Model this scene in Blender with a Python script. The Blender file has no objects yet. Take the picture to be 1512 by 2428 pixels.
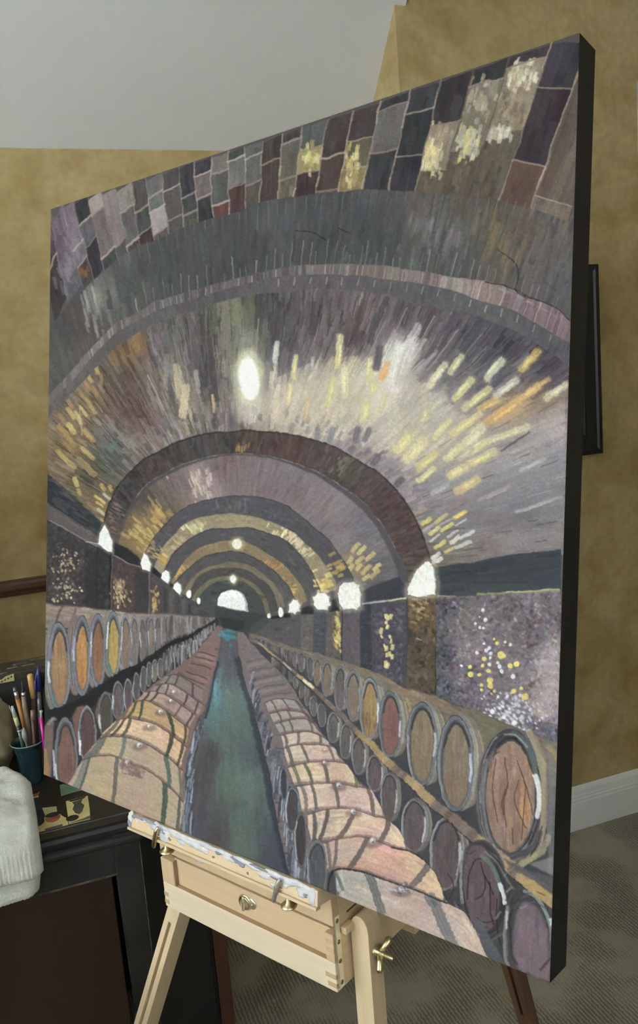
import bpy, bmesh, math, random
import numpy as np
from mathutils import Vector, Matrix

scene = bpy.context.scene
COL = scene.collection
# ================================================================ camera, world, light, exposure
CAMZ = 1.45
PITCH, ROLL = math.radians(-9.2935), math.radians(4.6245)
FOCAL_PX, IMG_H = 1992.0, 2428.0
fw = Vector((0, math.cos(PITCH), math.sin(PITCH))); r0 = Vector((1, 0, 0)); dn0 = fw.cross(r0)
rt = r0*math.cos(ROLL)+dn0*math.sin(ROLL); dn = -r0*math.sin(ROLL)+dn0*math.cos(ROLL)
cam_data = bpy.data.cameras.new('camera'); cam = bpy.data.objects.new('camera', cam_data); COL.objects.link(cam)
cam_data.sensor_fit = 'VERTICAL'; cam_data.sensor_height = 36.0; cam_data.lens = 36.0*FOCAL_PX/IMG_H; cam_data.clip_start = .02
m = Matrix((( rt.x, -dn.x, -fw.x, 0), (rt.y, -dn.y, -fw.y, 0), (rt.z, -dn.z, -fw.z, CAMZ), (0, 0, 0, 1))); cam.matrix_world = m
scene.camera = cam

AZ = math.radians(19.548)                       # the room is turned against the view
U = Vector((math.cos(AZ), math.sin(AZ), 0)); V = Vector((-math.sin(AZ), math.cos(AZ), 0))
def R(u, v, z): return U*u+V*v+Vector((0, 0, z))  # room coordinates -> world

world = bpy.data.worlds.new('overcast_sky'); scene.world = world; world.use_nodes = True
bg = world.node_tree.nodes['Background']; bg.inputs[0].default_value = (.78, .86, 1.0, 1); bg.inputs[1].default_value = .6
def window_light(name, c, x_dir, y_dir, sx, sy, power, color):   # daylight entering through a window opening
    l = bpy.data.lights.new(name, 'AREA'); l.shape = 'RECTANGLE'; l.size = sx; l.size_y = sy; l.energy = power; l.color = color
    o = bpy.data.objects.new(name, l); COL.objects.link(o); z = x_dir.cross(y_dir)
    o.matrix_world = Matrix(((x_dir.x, y_dir.x, z.x, c.x), (x_dir.y, y_dir.y, z.y, c.y), (x_dir.z, y_dir.z, z.z, c.z), (0, 0, 0, 1)))
    return o
UP = Vector((0, 0, 1))
ULEFT, UFAR, VNEAR = -1.9, 3.0, -1.3            # room extents
window_light('daylight_side_window', R(ULEFT+.06, .35, 1.60), V, UP, 1.3, 1.2, 485, (.87, .98, 1.11))
window_light('daylight_rear_window', R(.05, VNEAR+.06, 1.60), -U, UP, 1.4, 1.2, 95, (.88, .98, 1.10))
scene.view_settings.view_transform = 'Standard'; scene.view_settings.look = 'None'
scene.view_settings.exposure = 0.0; scene.view_settings.gamma = 1.0; scene.view_settings.use_curve_mapping = False
scene.cycles.max_bounces = 8; scene.cycles.diffuse_bounces = 5; scene.cycles.caustics_reflective = False; scene.cycles.caustics_refractive = False

# ================================================================ helpers
rnd = random.Random(3)
def srgb(r, g, b): return tuple((c/255/12.92) if c/255 <= .04045 else ((c/255+.055)/1.055)**2.4 for c in (r, g, b))
class MB:
    """collects shapes in world space, becomes one mesh object"""
    def __init__(s): s.v = []; s.f = []
    def add(s, vs, fs):
        n = len(s.v); s.v += [Vector(p) for p in vs]; s.f += [[i+n for i in f] for f in fs]; return s
    def box(s, o, ax, ay, az, x0, x1, y0, y1, z0, z1):
        P = [o+ax*x+ay*y+az*z for z in (z0, z1) for y in (y0, y1) for x in (x0, x1)]
        f = [(0, 2, 3, 1), (4, 5, 7, 6), (0, 1, 5, 4), (2, 6, 7, 3), (0, 4, 6, 2), (1, 3, 7, 5)]
        return s.add(P, f)
    def quad(s, a, b, c, d): return s.add([a, b, c, d], [(0, 1, 2, 3)])
    def tube(s, pts, rad, n=10, cap=True):
        pts = [Vector(p) for p in pts]; rad = rad if hasattr(rad, '__len__') else [rad]*len(pts); base = len(s.v); prev = None
        for i, p in enumerate(pts):
            t = (pts[min(i+1, len(pts)-1)]-pts[max(i-1, 0)]).normalized()
            if prev is None: a = t.orthogonal().normalized()
            else: a = (prev-t*prev.dot(t)).normalized()
            prev = a; b = t.cross(a)
            for k in range(n): an = 2*math.pi*k/n; s.v.append(p+(a*math.cos(an)+b*math.sin(an))*rad[i])
        for i in range(len(pts)-1):
            for k in range(n): s.f.append([base+i*n+k, base+i*n+(k+1) % n, base+(i+1)*n+(k+1) % n, base+(i+1)*n+k])
        if cap: s.f.append([base+k for k in range(n)][::-1]); s.f.append([base+(len(pts)-1)*n+k for k in range(n)])
        return s
    def lathe(s, o, ax, prof, n=24, cap=False):   # prof: (radius, height along ax)
        ax = ax.normalized(); a = ax.orthogonal().normalized(); b = ax.cross(a); base = len(s.v)
        for r, h in prof:
            for k in range(n): an = 2*math.pi*k/n; s.v.append(o+ax*h+(a*math.cos(an)+b*math.sin(an))*r)
        for i in range(len(prof)-1):
            for k in range(n): s.f.append([base+i*n+k, base+i*n+(k+1) % n, base+(i+1)*n+(k+1) % n, base+(i+1)*n+k])
        if cap: s.f.append([base+k for k in range(n)][::-1]); s.f.append([base+(len(prof)-1)*n+k for k in range(n)])
        return s
    def prism(s, pts, d):                          # polygon extruded by vector d
        pts = [Vector(p) for p in pts]; n = len(pts); base = len(s.v); s.v += pts+[p+d for p in pts]
        s.f.append([base+i for i in range(n)][::-1]); s.f.append([base+n+i for i in range(n)])
        for i in range(n): s.f.append([base+i, base+(i+1) % n, base+n+(i+1) % n, base+n+i])
        return s
    def build(s, name, mat, parent=None, bevel=0., smooth=False, seg=2, origin=None):
        me = bpy.data.meshes.new(name); off = parent['_o'] if parent is not None else None
        if parent is not None: o_ = Vector(parent['_o'])
        else: o_ = Vector(origin) if origin is not None else Vector((0, 0, 0))
        bm = bmesh.new(); vs = [bm.verts.new(p-o_) for p in s.v]
        for f in s.f:
            try: bm.faces.new([vs[i] for i in f])
            except ValueError: pass
        bmesh.ops.recalc_face_normals(bm, faces=bm.faces)
        if bevel: bmesh.ops.bevel(bm, geom=[e for e in bm.edges if len(e.link_faces) == 2 and e.calc_face_angle(0) > .5], offset=bevel, segments=seg, affect='EDGES', profile=.6)
        bm.to_mesh(me); bm.free()
        if smooth:
            me.polygons.foreach_set('use_smooth', [True]*len(me.polygons))
        o = bpy.data.objects.new(name, me); COL.objects.link(o); me.materials.append(mat)
        o['_o'] = list(o_)
        if parent is not None: o.parent = parent
        else: o.location = o_
        return o
def part(o): return o
def thing(name, label, cat, loc, group=None):
    o = bpy.data.objects.new(name, None); COL.objects.link(o); o.location = loc; o.empty_display_size = .05
    o['_o'] = list(loc); o['label'] = label; o['category'] = cat
    if group: o['group'] = group
    return o
def tag(o, label, cat, group=None):
    o['label'] = label; o['category'] = cat
    if group: o['group'] = group
    return o
def struct(o, label=None):
    o['kind'] = 'structure'
    if label: o['label'] = label
    return o

# ---- materials
def mat(name, col, rough=.6, spec=.4, metal=0., var=None, vscale=8., vcol=None, bump=None, bscale=40., bdist=.002, stretch=None, detail=5., sheen=0., coat=0.):
    m = bpy.data.materials.new(name); m.use_nodes = True; nt = m.node_tree; bs = nt.nodes['Principled BSDF']
    bs.inputs['Base Color'].default_value = (*col, 1); bs.inputs['Roughness'].default_value = rough; bs.inputs['Specular IOR Level'].default_value = spec; bs.inputs['Metallic'].default_value = metal
    bs.inputs['Sheen Weight'].default_value = sheen; bs.inputs['Coat Weight'].default_value = coat
    tc = nt.nodes.new('ShaderNodeTexCoord'); mp = nt.nodes.new('ShaderNodeMapping'); nt.links.new(tc.outputs['Object'], mp.inputs[0])
    if stretch: mp.inputs['Scale'].default_value = stretch
    if vcol is not None or var:
        n = nt.nodes.new('ShaderNodeTexNoise'); n.inputs['Scale'].default_value = vscale; n.inputs['Detail'].default_value = detail; nt.links.new(mp.outputs[0], n.inputs['Vector'])
        rp = nt.nodes.new('ShaderNodeValToRGB'); rp.color_ramp.elements[0].position = .32; rp.color_ramp.elements[1].position = .68
        c2 = vcol if vcol is not None else tuple(c*(1-var) for c in col); c1 = col if vcol is not None else tuple(min(1, c*(1+var)) for c in col)
        rp.color_ramp.elements[0].color = (*c2, 1); rp.color_ramp.elements[1].color = (*c1, 1); nt.links.new(n.outputs['Fac'], rp.inputs[0]); nt.links.new(rp.outputs[0], bs.inputs['Base Color'])
    if bump:
        n2 = nt.nodes.new('ShaderNodeTexNoise'); n2.inputs['Scale'].default_value = bscale; n2.inputs['Detail'].default_value = 6; nt.links.new(mp.outputs[0], n2.inputs['Vector'])
        b = nt.nodes.new('ShaderNodeBump'); b.inputs['Strength'].default_value = bump; b.inputs['Distance'].default_value = bdist; nt.links.new(n2.outputs['Fac'], b.inputs['Height']); nt.links.new(b.outputs[0], bs.inputs['Normal'])
    return m
def faux_wall(name):                               # rag-rolled ochre glaze
    m = mat(name, (.40, .30, .136), .75, .2); nt = m.node_tree; bs = nt.nodes['Principled BSDF']; tc = nt.nodes['Texture Coordinate']
    def noise(sc, det, dist=0.):
        n = nt.nodes.new('ShaderNodeTexNoise'); n.inputs['Scale'].default_value = sc; n.inputs['Detail'].default_value = det; n.inputs['Distortion'].default_value = dist; nt.links.new(tc.outputs['Object'], n.inputs['Vector']); return n
    a, b, c = noise(2.2, 6, .6), noise(9, 6, .4), noise(60, 3)
    r1 = nt.nodes.new('ShaderNodeValToRGB'); e = r1.color_ramp.elements; e[0].position = .34; e[0].color = (.37, .280, .126, 1); e[1].position = .66; e[1].color = (.48, .378, .196, 1)
    nt.links.new(a.outputs['Fac'], r1.inputs[0])
    r2 = nt.nodes.new('ShaderNodeValToRGB'); e = r2.color_ramp.elements; e[0].position = .30; e[0].color = (.76, .68, .56, 1); e[1].position = .58; e[1].color = (1, 1, 1, 1); nt.links.new(b.outputs['Fac'], r2.inputs[0])
    r3 = nt.nodes.new('ShaderNodeValToRGB'); e = r3.color_ramp.elements; e[0].position = .3; e[0].color = (.9, .9, .9, 1); e[1].position = .7; e[1].color = (1.05, 1.05, 1.05, 1); nt.links.new(c.outputs['Fac'], r3.inputs[0])
    m1 = nt.nodes.new('ShaderNodeMix'); m1.data_type = 'RGBA'; m1.blend_type = 'MULTIPLY'; m1.inputs['Factor'].default_value = 1; nt.links.new(r1.outputs[0], m1.inputs['A']); nt.links.new(r2.outputs[0], m1.inputs['B'])
    m2 = nt.nodes.new('ShaderNodeMix'); m2.data_type = 'RGBA'; m2.blend_type = 'MULTIPLY'; m2.inputs['Factor'].default_value = 1; nt.links.new(m1.outputs['Result'], m2.inputs['A']); nt.links.new(r3.outputs[0], m2.inputs['B'])
    nt.links.new(m2.outputs['Result'], bs.inputs['Base Color'])
    bp = nt.nodes.new('ShaderNodeBump'); bp.inputs['Strength'].default_value = .12; bp.inputs['Distance'].default_value = .002; nt.links.new(c.outputs['Fac'], bp.inputs['Height']); nt.links.new(bp.outputs[0], bs.inputs['Normal'])
    return m
def wood(name, c1, c2, axis, sc=18., rough=.5, spec=.35):      # grain runs along world direction 'axis'
    m = mat(name, c1, rough, spec); nt = m.node_tree; bs = nt.nodes['Principled BSDF']; tc = nt.nodes['Texture Coordinate']; mp = nt.nodes['Mapping']
    ax = Vector(axis).normalized(); q = Vector((1, 0, 0)).rotation_difference(ax).inverted().to_euler(); mp.inputs['Rotation'].default_value = q; 
    sx = nt.nodes.new('ShaderNodeVectorMath'); sx.operation = 'MULTIPLY'; sx.inputs[1].default_value = (.06, 1, 1); nt.links.new(mp.outputs[0], sx.inputs[0])
    n = nt.nodes.new('ShaderNodeTexNoise'); n.inputs['Scale'].default_value = sc*6; n.inputs['Detail'].default_value = 6; n.inputs['Distortion'].default_value = .5; nt.links.new(sx.outputs[0], n.inputs['Vector'])
    n2 = nt.nodes.new('ShaderNodeTexNoise'); n2.inputs['Scale'].default_value = sc*.9; n2.inputs['Detail'].default_value = 3; nt.links.new(sx.outputs[0], n2.inputs['Vector'])
    ad = nt.nodes.new('ShaderNodeMath'); ad.operation = 'ADD'; nt.links.new(n.outputs['Fac'], ad.inputs[0]); nt.links.new(n2.outputs['Fac'], ad.inputs[1])
    hf = nt.nodes.new('ShaderNodeMath'); hf.operation = 'MULTIPLY'; hf.inputs[1].default_value = .5; nt.links.new(ad.outputs[0], hf.inputs[0])
    rp = nt.nodes.new('ShaderNodeValToRGB'); rp.color_ramp.elements[0].position = .36; rp.color_ramp.elements[0].color = (*c2, 1); rp.color_ramp.elements[1].position = .64; rp.color_ramp.elements[1].color = (*c1, 1)
    nt.links.new(hf.outputs[0], rp.inputs[0]); nt.links.new(rp.outputs[0], bs.inputs['Base Color'])
    b = nt.nodes.new('ShaderNodeBump'); b.inputs['Strength'].default_value = .15; b.inputs['Distance'].default_value = .0006; nt.links.new(n.outputs['Fac'], b.inputs['Height']); nt.links.new(b.outputs[0], bs.inputs['Normal'])
    return m

# ---------------------------------------------------------------- the painted picture (a barrel cellar), stroke by stroke
# Strokes are laid down in image pixel coordinates, warped onto the canvas by a homography; the finished paint film (colour and thickness)
# is read off at the vertices of the canvas mesh.
def make_painting():
    rng = np.random.default_rng(7)
    X0, Y0, W, H = 92, 60, 1300, 2290
    C = np.zeros((H, W, 3), np.float32); C[:] = (96, 92, 92)
    T = np.zeros((H, W), np.float32)                    # paint thickness, 0..1
    def cr(pts, k=8):                                   # smooth curve through points
        p = np.array(pts, float)
        if len(p) < 3: return p
        q = np.vstack([2*p[0]-p[1], p, 2*p[-1]-p[-2]]); t = np.linspace(0, 1, k, endpoint=False)[:, None]; out = []
        for i in range(1, len(q)-2):
            a, b, c, d = q[i-1], q[i], q[i+1], q[i+2]
            out.append(.5*((2*b)+(c-a)*t+(2*a-5*b+4*c-d)*t*t+(3*b-a-3*c+d)*t**3))
        return np.vstack(out+[p[-1:]])
    def blur1(m, r):
        if r < 1: return m
        k = np.ones(2*r+1, np.float32)/(2*r+1)
        for ax in (0, 1):
            pad = [(0, 0)]*2; pad[ax] = (r+1, r); c = np.cumsum(np.pad(m, pad, mode='edge'), axis=ax)
            n = m.shape[ax]
            m = ((c[2*r+1:]-c[:-2*r-1]) if ax == 0 else (c[:, 2*r+1:]-c[:, :-2*r-1]))[:n if ax == 0 else None, :n if ax else None]/(2*r+1)
        return m
    def blur(m, r):
        r = int(r); return blur1(blur1(m, r), max(1, r//2)) if r >= 1 else m
    def pmask(pts, soft=0):                             # polygon coverage on its box
        p = np.array(pts, float)-(X0, Y0); m = 3+2*int(soft)
        x0, y0 = np.maximum(np.floor(p.min(0)-m).astype(int), 0); x1, y1 = np.ceil(p.max(0)+m).astype(int)
        x1, y1 = min(x1, W), min(y1, H)
        if x1 <= x0 or y1 <= y0: return None
        ss = 3; w, h = (x1-x0)*ss, (y1-y0)*ss; g = np.zeros((h, w+1), np.int8); q = (p-(x0, y0))*ss
        for (ax, ay), (bx, by) in zip(q, np.roll(q, -1, 0)):
            if ay == by: continue
            if ay > by: ax, ay, bx, by = bx, by, ax, ay
            r0, r1 = max(0, math.ceil(ay-.5)), min(h-1, math.ceil(by-.5)-1)
            if r1 < r0: continue
            r = np.arange(r0, r1+1); xc = ax+(r+.5-ay)*(bx-ax)/(by-ay)
            np.add.at(g, (r, np.clip(np.ceil(xc-.5), 0, w).astype(int)), 1)
        mk = (np.cumsum(g[:, :w], 1) & 1).astype(np.float32).reshape(y1-y0, ss, x1-x0, ss).mean((1, 3))
        return slice(y0, y1), slice(x0, x1), blur(mk, soft)
    def lay(sy, sx, m, col, th=0.):
        c = C[sy, sx]; c += (np.asarray(col, np.float32)-c)*m[..., None]
        if th:
            t = T[sy, sx]; t += (th-t)*m
    def poly(pts, col, a=1., soft=0, clip=None, th=0., smooth=False):
        r = pmask(cr(pts) if smooth else pts, soft)
        if r is None: return
        sy, sx, m = r; m = m*a
        if clip is not None: m = m*clip[sy, sx]
        lay(sy, sx, m, col, th)
    def region(pts, soft=0):
        M = np.zeros((H, W), np.float32); r = pmask(pts, soft)
        if r: M[r[0], r[1]] = r[2]
        return M
    def ell(cx, cy, rx, ry, col, a=1., soft=0, rot=0., clip=None, th=0., part=None):
        t = np.linspace(0, 2*math.pi, 40, endpoint=False) if part is None else np.linspace(part[0], part[1], 24)
        x, y = rx*np.cos(t), ry*np.sin(t); c, s = math.cos(rot), math.sin(rot)
        poly(np.stack([cx+x*c-y*s, cy+x*s+y*c], 1), col, a, soft, clip, th)
    def stroke(pts, w, col, a=.9, clip=None, dry=.35, soft=.9, th=.25, taper=0., rd=.26):
        p = np.array(pts, float)-(X0, Y0); m = w/2+2+soft
        lo, hi = p.min(0)-m, p.max(0)+m
        x0, y0, x1, y1 = max(0, int(lo[0])), max(0, int(lo[1])), min(W, int(hi[0])+1), min(H, int(hi[1])+1)
        if x1 <= x0 or y1 <= y0: return
        yy, xx = np.mgrid[y0:y1, x0:x1].astype(np.float32); best = None; acc = 0.; ph0 = rng.uniform(0, 6.28)
        L = max(1e-3, sum(np.hypot(*(p[i+1]-p[i])) for i in range(len(p)-1)))
        for i in range(len(p)-1):
            d = p[i+1]-p[i]; l = max(1e-3, float(np.hypot(*d))); d = d/l
            ux, uy = xx-p[i, 0], yy-p[i, 1]; t = ux*d[0]+uy*d[1]; v = ux*d[1]-uy*d[0]
            rg = np.sin(v*(1.9 if w < 12 else 1.1)+ph0)*.6+np.sin(v*3.7+ph0*2)*.4; ov = w*.16*rg if w > 5 else 0.
            e0 = (-t-w*.14+ov) if i == 0 else -t; e1_ = (t-l-w*.14-ov) if i == len(p)-2 else t-l
            over = np.maximum(np.maximum(e0, e1_), 0); wb = np.sin(t*.21+ph0)*w*.05+np.sin(t*.53+2*ph0)*w*.035; va = np.abs(v+wb) if w > 4 else np.abs(v)
            dist = np.hypot(np.maximum(va-w*rd, 0), over)+w*rd; s = (np.clip(t, 0, l)+acc)/L
            if best is None: best, V, S = dist, v, s
            else:
                k = dist < best; best = np.where(k, dist, best); V = np.where(k, v, V); S = np.where(k, s, S)
            acc += l
        wid = w/2*(1-taper*S) if taper else w/2
        mk = np.clip((wid-best)/soft+.5, 0, 1)
        if dry and w > 3:
            ph = rng.uniform(0, 60); z = V*(2.4 if w < 14 else 1.5)+ph
            n = np.sin(z)*.5+np.sin(z*2.31+1.7)*.3+np.sin(z*.53+.4)*.4
            mk = mk*np.clip(1-dry*(.45+n)*(.35+.65*np.abs(2*S-1)), 0, 1)
            colv = np.asarray(col, np.float32)*(1+.07*n[..., None])
        else: colv = np.asarray(col, np.float32)
        mk = mk*a
        if clip is not None: mk = mk*clip[y0:y1, x0:x1]
        c = C[y0:y1, x0:x1]; c += (colv-c)*mk[..., None]
        if th:
            t_ = T[y0:y1, x0:x1]; t_ += (th-t_)*mk
    def fbm(sc, oct=4, seed=0, ax=1., ay=1.):
        r = np.random.default_rng(seed); out = np.zeros((H, W), np.float32); amp = 1.
        for o in range(oct):
            gx, gy = max(2, int(W/(sc*ax))+2), max(2, int(H/(sc*ay))+2); g = r.random((gy+1, gx+1)).astype(np.float32)*2-1
            fx, fy = np.linspace(0, gx-1.001, W), np.linspace(0, gy-1.001, H); ix, iy = fx.astype(int), fy.astype(int)
            tx, ty = fx-ix, fy-iy; tx = tx*tx*(3-2*tx); ty = (ty*ty*(3-2*ty))[:, None]
            a_ = g[iy][:, ix]*(1-tx)+g[iy][:, ix+1]*tx; b_ = g[iy+1][:, ix]*(1-tx)+g[iy+1][:, ix+1]*tx
            out += amp*(a_*(1-ty)+b_*ty); amp *= .55; sc /= 2
        return out
    def jit(c, s=6): return np.clip(np.array(c, float)+rng.normal(0, s)+rng.normal(0, s*.35, 3), 0, 255)
    def field(pts):                                     # colours known at some spots, blended between
        P = np.array(pts, float)
        def f(x, y):
            w = 1/(((P[:, 0]-x)**2+(P[:, 1]-y)**2)**1.5+60); return (P[:, 2:]*w[:, None]).sum(0)/w.sum()
        return f
    def scatter(mask, n, colf, dirf, ln, wd, a=.8, js=8, dry=.35, th=.2):
        ys, xs = np.nonzero(mask > .5)
        for k in rng.integers(0, len(xs), n):
            x, y = xs[k]+X0+.5, ys[k]+Y0+.5; c = colf(x, y)
            dx, dy = dirf(x, y); l = rng.uniform(*ln)/2; w = rng.uniform(*wd)
            stroke([(x-dx*l, y-dy*l), (x+dx*l, y+dy*l)], w, jit(c, js), a, mask, dry, .9, th)
    def mottle(mask, n, cols, r=(2, 5), a=.6, th=.3, dirf=None):
        ys, xs = np.nonzero(mask > .5)
        for k in rng.integers(0, len(xs), n):
            x, y = xs[k]+X0, ys[k]+Y0; c = cols[rng.integers(len(cols))]; s = rng.uniform(*r); an = rng.uniform(0, 3.14)
            stroke([(x, y), (x+s*math.cos(an), y+s*math.sin(an))], s*rng.uniform(.7, 1.5), jit(c, 6), a*rng.uniform(.5, 1), mask, 0, 1.2, th)
    unit = lambda x, y: (x/math.hypot(x, y), y/math.hypot(x, y))
    def interp_dir(x, y):
        m = np.interp(x, [120, 173, 323, 581, 760, 1245, 1360], [.32, .276, .158, 0, -.13, -.32, -.37]); return unit(m, 1)
    VC = (560, 1350)
    def vault_dir(x, y):
        d = unit(x-VC[0], y-VC[1]); d = (-d[0], -d[1]) if d[1] < 0 else d; e = interp_dir(x, y); t = min(1, max(0, (y-640)/240))
        return unit(d[0]*t+e[0]*(1-t), d[1]*t+e[1]*(1-t))
    def from_crop(ox, oy, s, pts): return [(ox+x/s, oy+y/s) for x, y in pts]

    # ---- guide curves
    A = cr([(100, 795), (119, 775), (174, 708), (246, 644), (305, 596), (373, 568), (466, 530), (547, 507), (610, 483), (640, 477), (750, 459), (856, 451), (921, 451), (982, 454), (1092, 464), (1193, 479), (1288, 504), (1354, 530), (1395, 552)])
    B1 = cr([(100, 960), (123, 930), (187, 858), (263, 778), (314, 746), (382, 710), (466, 685), (551, 662), (636, 642), (700, 630), (759, 627), (830, 626), (902, 630), (997, 644), (1092, 659), (1164, 669), (1254, 702), (1316, 728), (1350, 757), (1395, 790)])
    B2 = cr([(100, 985), (123, 955), (190, 880), (263, 802), (314, 768), (382, 734), (466, 706), (551, 682), (640, 660), (759, 650), (902, 660), (1030, 679), (1083, 693), (1150, 716), (1221, 737), (1292, 778), (1345, 811), (1395, 840)])
    B3 = cr([(100, 1010), (130, 972), (200, 900), (270, 830), (320, 795), (400, 757), (480, 730), (551, 709), (640, 695), (783, 685), (926, 702), (992, 723), (1116, 745), (1178, 768), (1235, 792), (1307, 838), (1345, 868), (1395, 900)])
    D1 = cr([(240, 1290), (248, 1238), (259, 1197), (278, 1156), (304, 1125), (341, 1090), (374, 1071), (433, 1042), (500, 1027), (581, 1022), (655, 1024), (697, 1032), (759, 1047), (816, 1070), (869, 1103), (926, 1148), (973, 1208), (996, 1252), (1011, 1297), (1023, 1334), (1030, 1410)])
    D2 = cr([(270, 1310), (289, 1240), (307, 1201), (341, 1156), (370, 1134), (426, 1103), (489, 1082), (544, 1075), (618, 1078), (680, 1090), (735, 1108), (783, 1134), (830, 1165), (873, 1198), (905, 1241), (926, 1279), (944, 1316), (962, 1349), (966, 1410)])
    D3 = cr([(274, 1318), (294, 1246), (312, 1208), (345, 1164), (374, 1142), (428, 1112), (489, 1090), (544, 1080), (618, 1084), (680, 1098), (735, 1119), (778, 1146), (822, 1176), (862, 1210), (892, 1248), (912, 1286), (930, 1324), (942, 1356), (952, 1410)])
    E1 = cr([(335, 1330), (346, 1309), (362, 1280), (391, 1243), (426, 1212), (470, 1190), (526, 1178), (562, 1175), (612, 1178), (665, 1193), (698, 1212), (740, 1246), (774, 1273), (798, 1306), (819, 1337), (835, 1367), (842, 1400)])
    E2 = cr([(365, 1345), (383, 1305), (400, 1281), (432, 1249), (470, 1228), (527, 1218), (562, 1219), (590, 1223), (654, 1241), (696, 1264), (720, 1285), (743, 1305), (771, 1340), (792, 1370), (800, 1400)])
    F1 = cr([(385, 1365), (400, 1328), (427, 1296), (463, 1271), (506, 1254), (569, 1251), (622, 1258), (675, 1281), (707, 1309), (728, 1340), (750, 1375), (762, 1405)])
    G1 = cr([(405, 1385), (413, 1366), (442, 1326), (485, 1294), (548, 1282), (590, 1289), (643, 1319), (686, 1353), (715, 1390), (730, 1425)])
    H1 = cr([(408, 1398), (413, 1381), (449, 1347), (489, 1319), (548, 1308), (590, 1316), (633, 1340), (675, 1381), (700, 1423), (705, 1440)])
    I1 = cr([(432, 1412), (438, 1398), (459, 1368), (495, 1345), (552, 1333), (601, 1345), (639, 1374), (665, 1408), (676, 1440)])
    J1 = cr([(444, 1420), (452, 1396), (470, 1370), (506, 1350), (552, 1346), (590, 1354), (629, 1381), (650, 1410), (660, 1446)])
    K1 = cr([(455, 1425), (465, 1405), (485, 1385), (516, 1370), (552, 1366), (590, 1376), (618, 1400), (634, 1428), (640, 1455)])
    L1 = cr([(465, 1432), (476, 1410), (492, 1394), (520, 1380), (552, 1376), (586, 1385), (610, 1406), (624, 1432), (630, 1458)])
    band = lambda a, b, soft=0: region(np.vstack([a, b[::-1]]), soft)

    # ---- top bricks
    top = region(np.vstack([[(90, 60), (1395, 60)], A[::-1]]))
    poly(np.vstack([[(90, 60), (1395, 60)], A[::-1]]), (92, 86, 82))
    ln = [((96, 560), (128, 760)), ((122, 537), (159, 712)), ((148, 493), (198, 682)), ((176, 481), (222, 664)), ((209, 470), (248, 640)), ((241, 457), (281, 618)), ((274, 450), (306, 602)), ((311, 437), (335, 592)), ((346, 428), (367, 574)),
          ((383, 415), (400, 561)), ((424, 400), (435, 547)), ((461, 387), (470, 534)), ((500, 374), (506, 522)), ((539, 363), (543, 510)), ((581, 350), (581, 498)), ((622, 337), (617, 484)), ((670, 321), (658, 474)), ((716, 304), (698, 467)),
          ((775, 286), (748, 463)), ((835, 265), (801, 456)), ((901, 243), (859, 453)), ((972, 216), (919, 453)), ((1045, 193), (982, 457)), ((1122, 166), (1042, 462)), ((1208, 138), (1110, 468)), ((1308, 103), (1183, 478)), ((1392, 100), (1258, 498)), ((1462, 104), (1345, 528))]
    D = (64, 62, 64)
    bricks = [[((82, 70, 78), .4), ((72, 66, 66), 1)], [((104, 91, 104), .48), ((112, 106, 112), .78), ((100, 98, 104), 1)], [((120, 106, 114), .5), ((114, 108, 116), .72), ((78, 70, 68), 1)], [(D, .26), ((94, 92, 98), .55), ((64, 62, 68), 1)],
              [((150, 142, 132), .22), ((112, 102, 100), .82), ((74, 76, 72), 1)], [((132, 120, 118), .8), ((80, 82, 78), 1)], [((134, 128, 120), .33), ((100, 98, 95), .85), ((74, 74, 70), 1)], [((86, 80, 78), .4), ((74, 76, 74), .76), ((74, 58, 58), 1)],
              [((106, 106, 103), .26), ((104, 104, 100), .5), ((152, 144, 140), .86), ((96, 93, 88), 1)], [((80, 77, 76), .26), ((88, 83, 79), .75), ((92, 90, 88), 1)], [((70, 68, 74), .47), ((74, 76, 74), .76), ((88, 88, 80), 1)], [((68, 66, 68), .22), ((112, 102, 100), .58), ((62, 62, 62), 1)],
              [((112, 110, 102), .26), ((88, 90, 87), .76), ((98, 68, 65), 1)], [((74, 78, 74), .12), ((107, 107, 102), .56), ((88, 68, 66), 1)], [((96, 99, 94), .17), ((102, 102, 97), .6), ((94, 84, 78), 1)], [((74, 64, 64), .36), ((82, 71, 67), 1)],
              [((84, 74, 72), .14), ((101, 99, 86), .7), ((106, 100, 82), 1)], [((92, 98, 94), .34), ((150, 138, 96), .66), ((74, 60, 60), 1)], [((80, 70, 68), .5), ((88, 74, 68), .95), ((100, 88, 80), 1)], [((78, 66, 66), .38), ((104, 98, 76), .72), ((132, 117, 78), 1)],
              [((64, 66, 68), .1), ((106, 101, 97), .58), ((66, 66, 69), 1)], [((68, 68, 74), .24), ((63, 65, 65), .66), ((64, 64, 67), 1)], [((66, 60, 64), .4), ((134, 124, 104), .8), ((102, 91, 75), 1)], [((62, 60, 64), .14), ((124, 116, 98), .66), ((94, 86, 74), 1)],
              [((68, 62, 66), .08), ((140, 130, 108), .55), ((98, 90, 76), 1)], [((66, 64, 70), .28), ((68, 58, 62), .74), ((98, 78, 65), 1)], [((106, 95, 84), .91), ((112, 102, 88), 1)]]
    def P(i, t): a, b = np.array(ln[i][0], float), np.array(ln[i][1], float); return a+(b-a)*t
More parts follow.
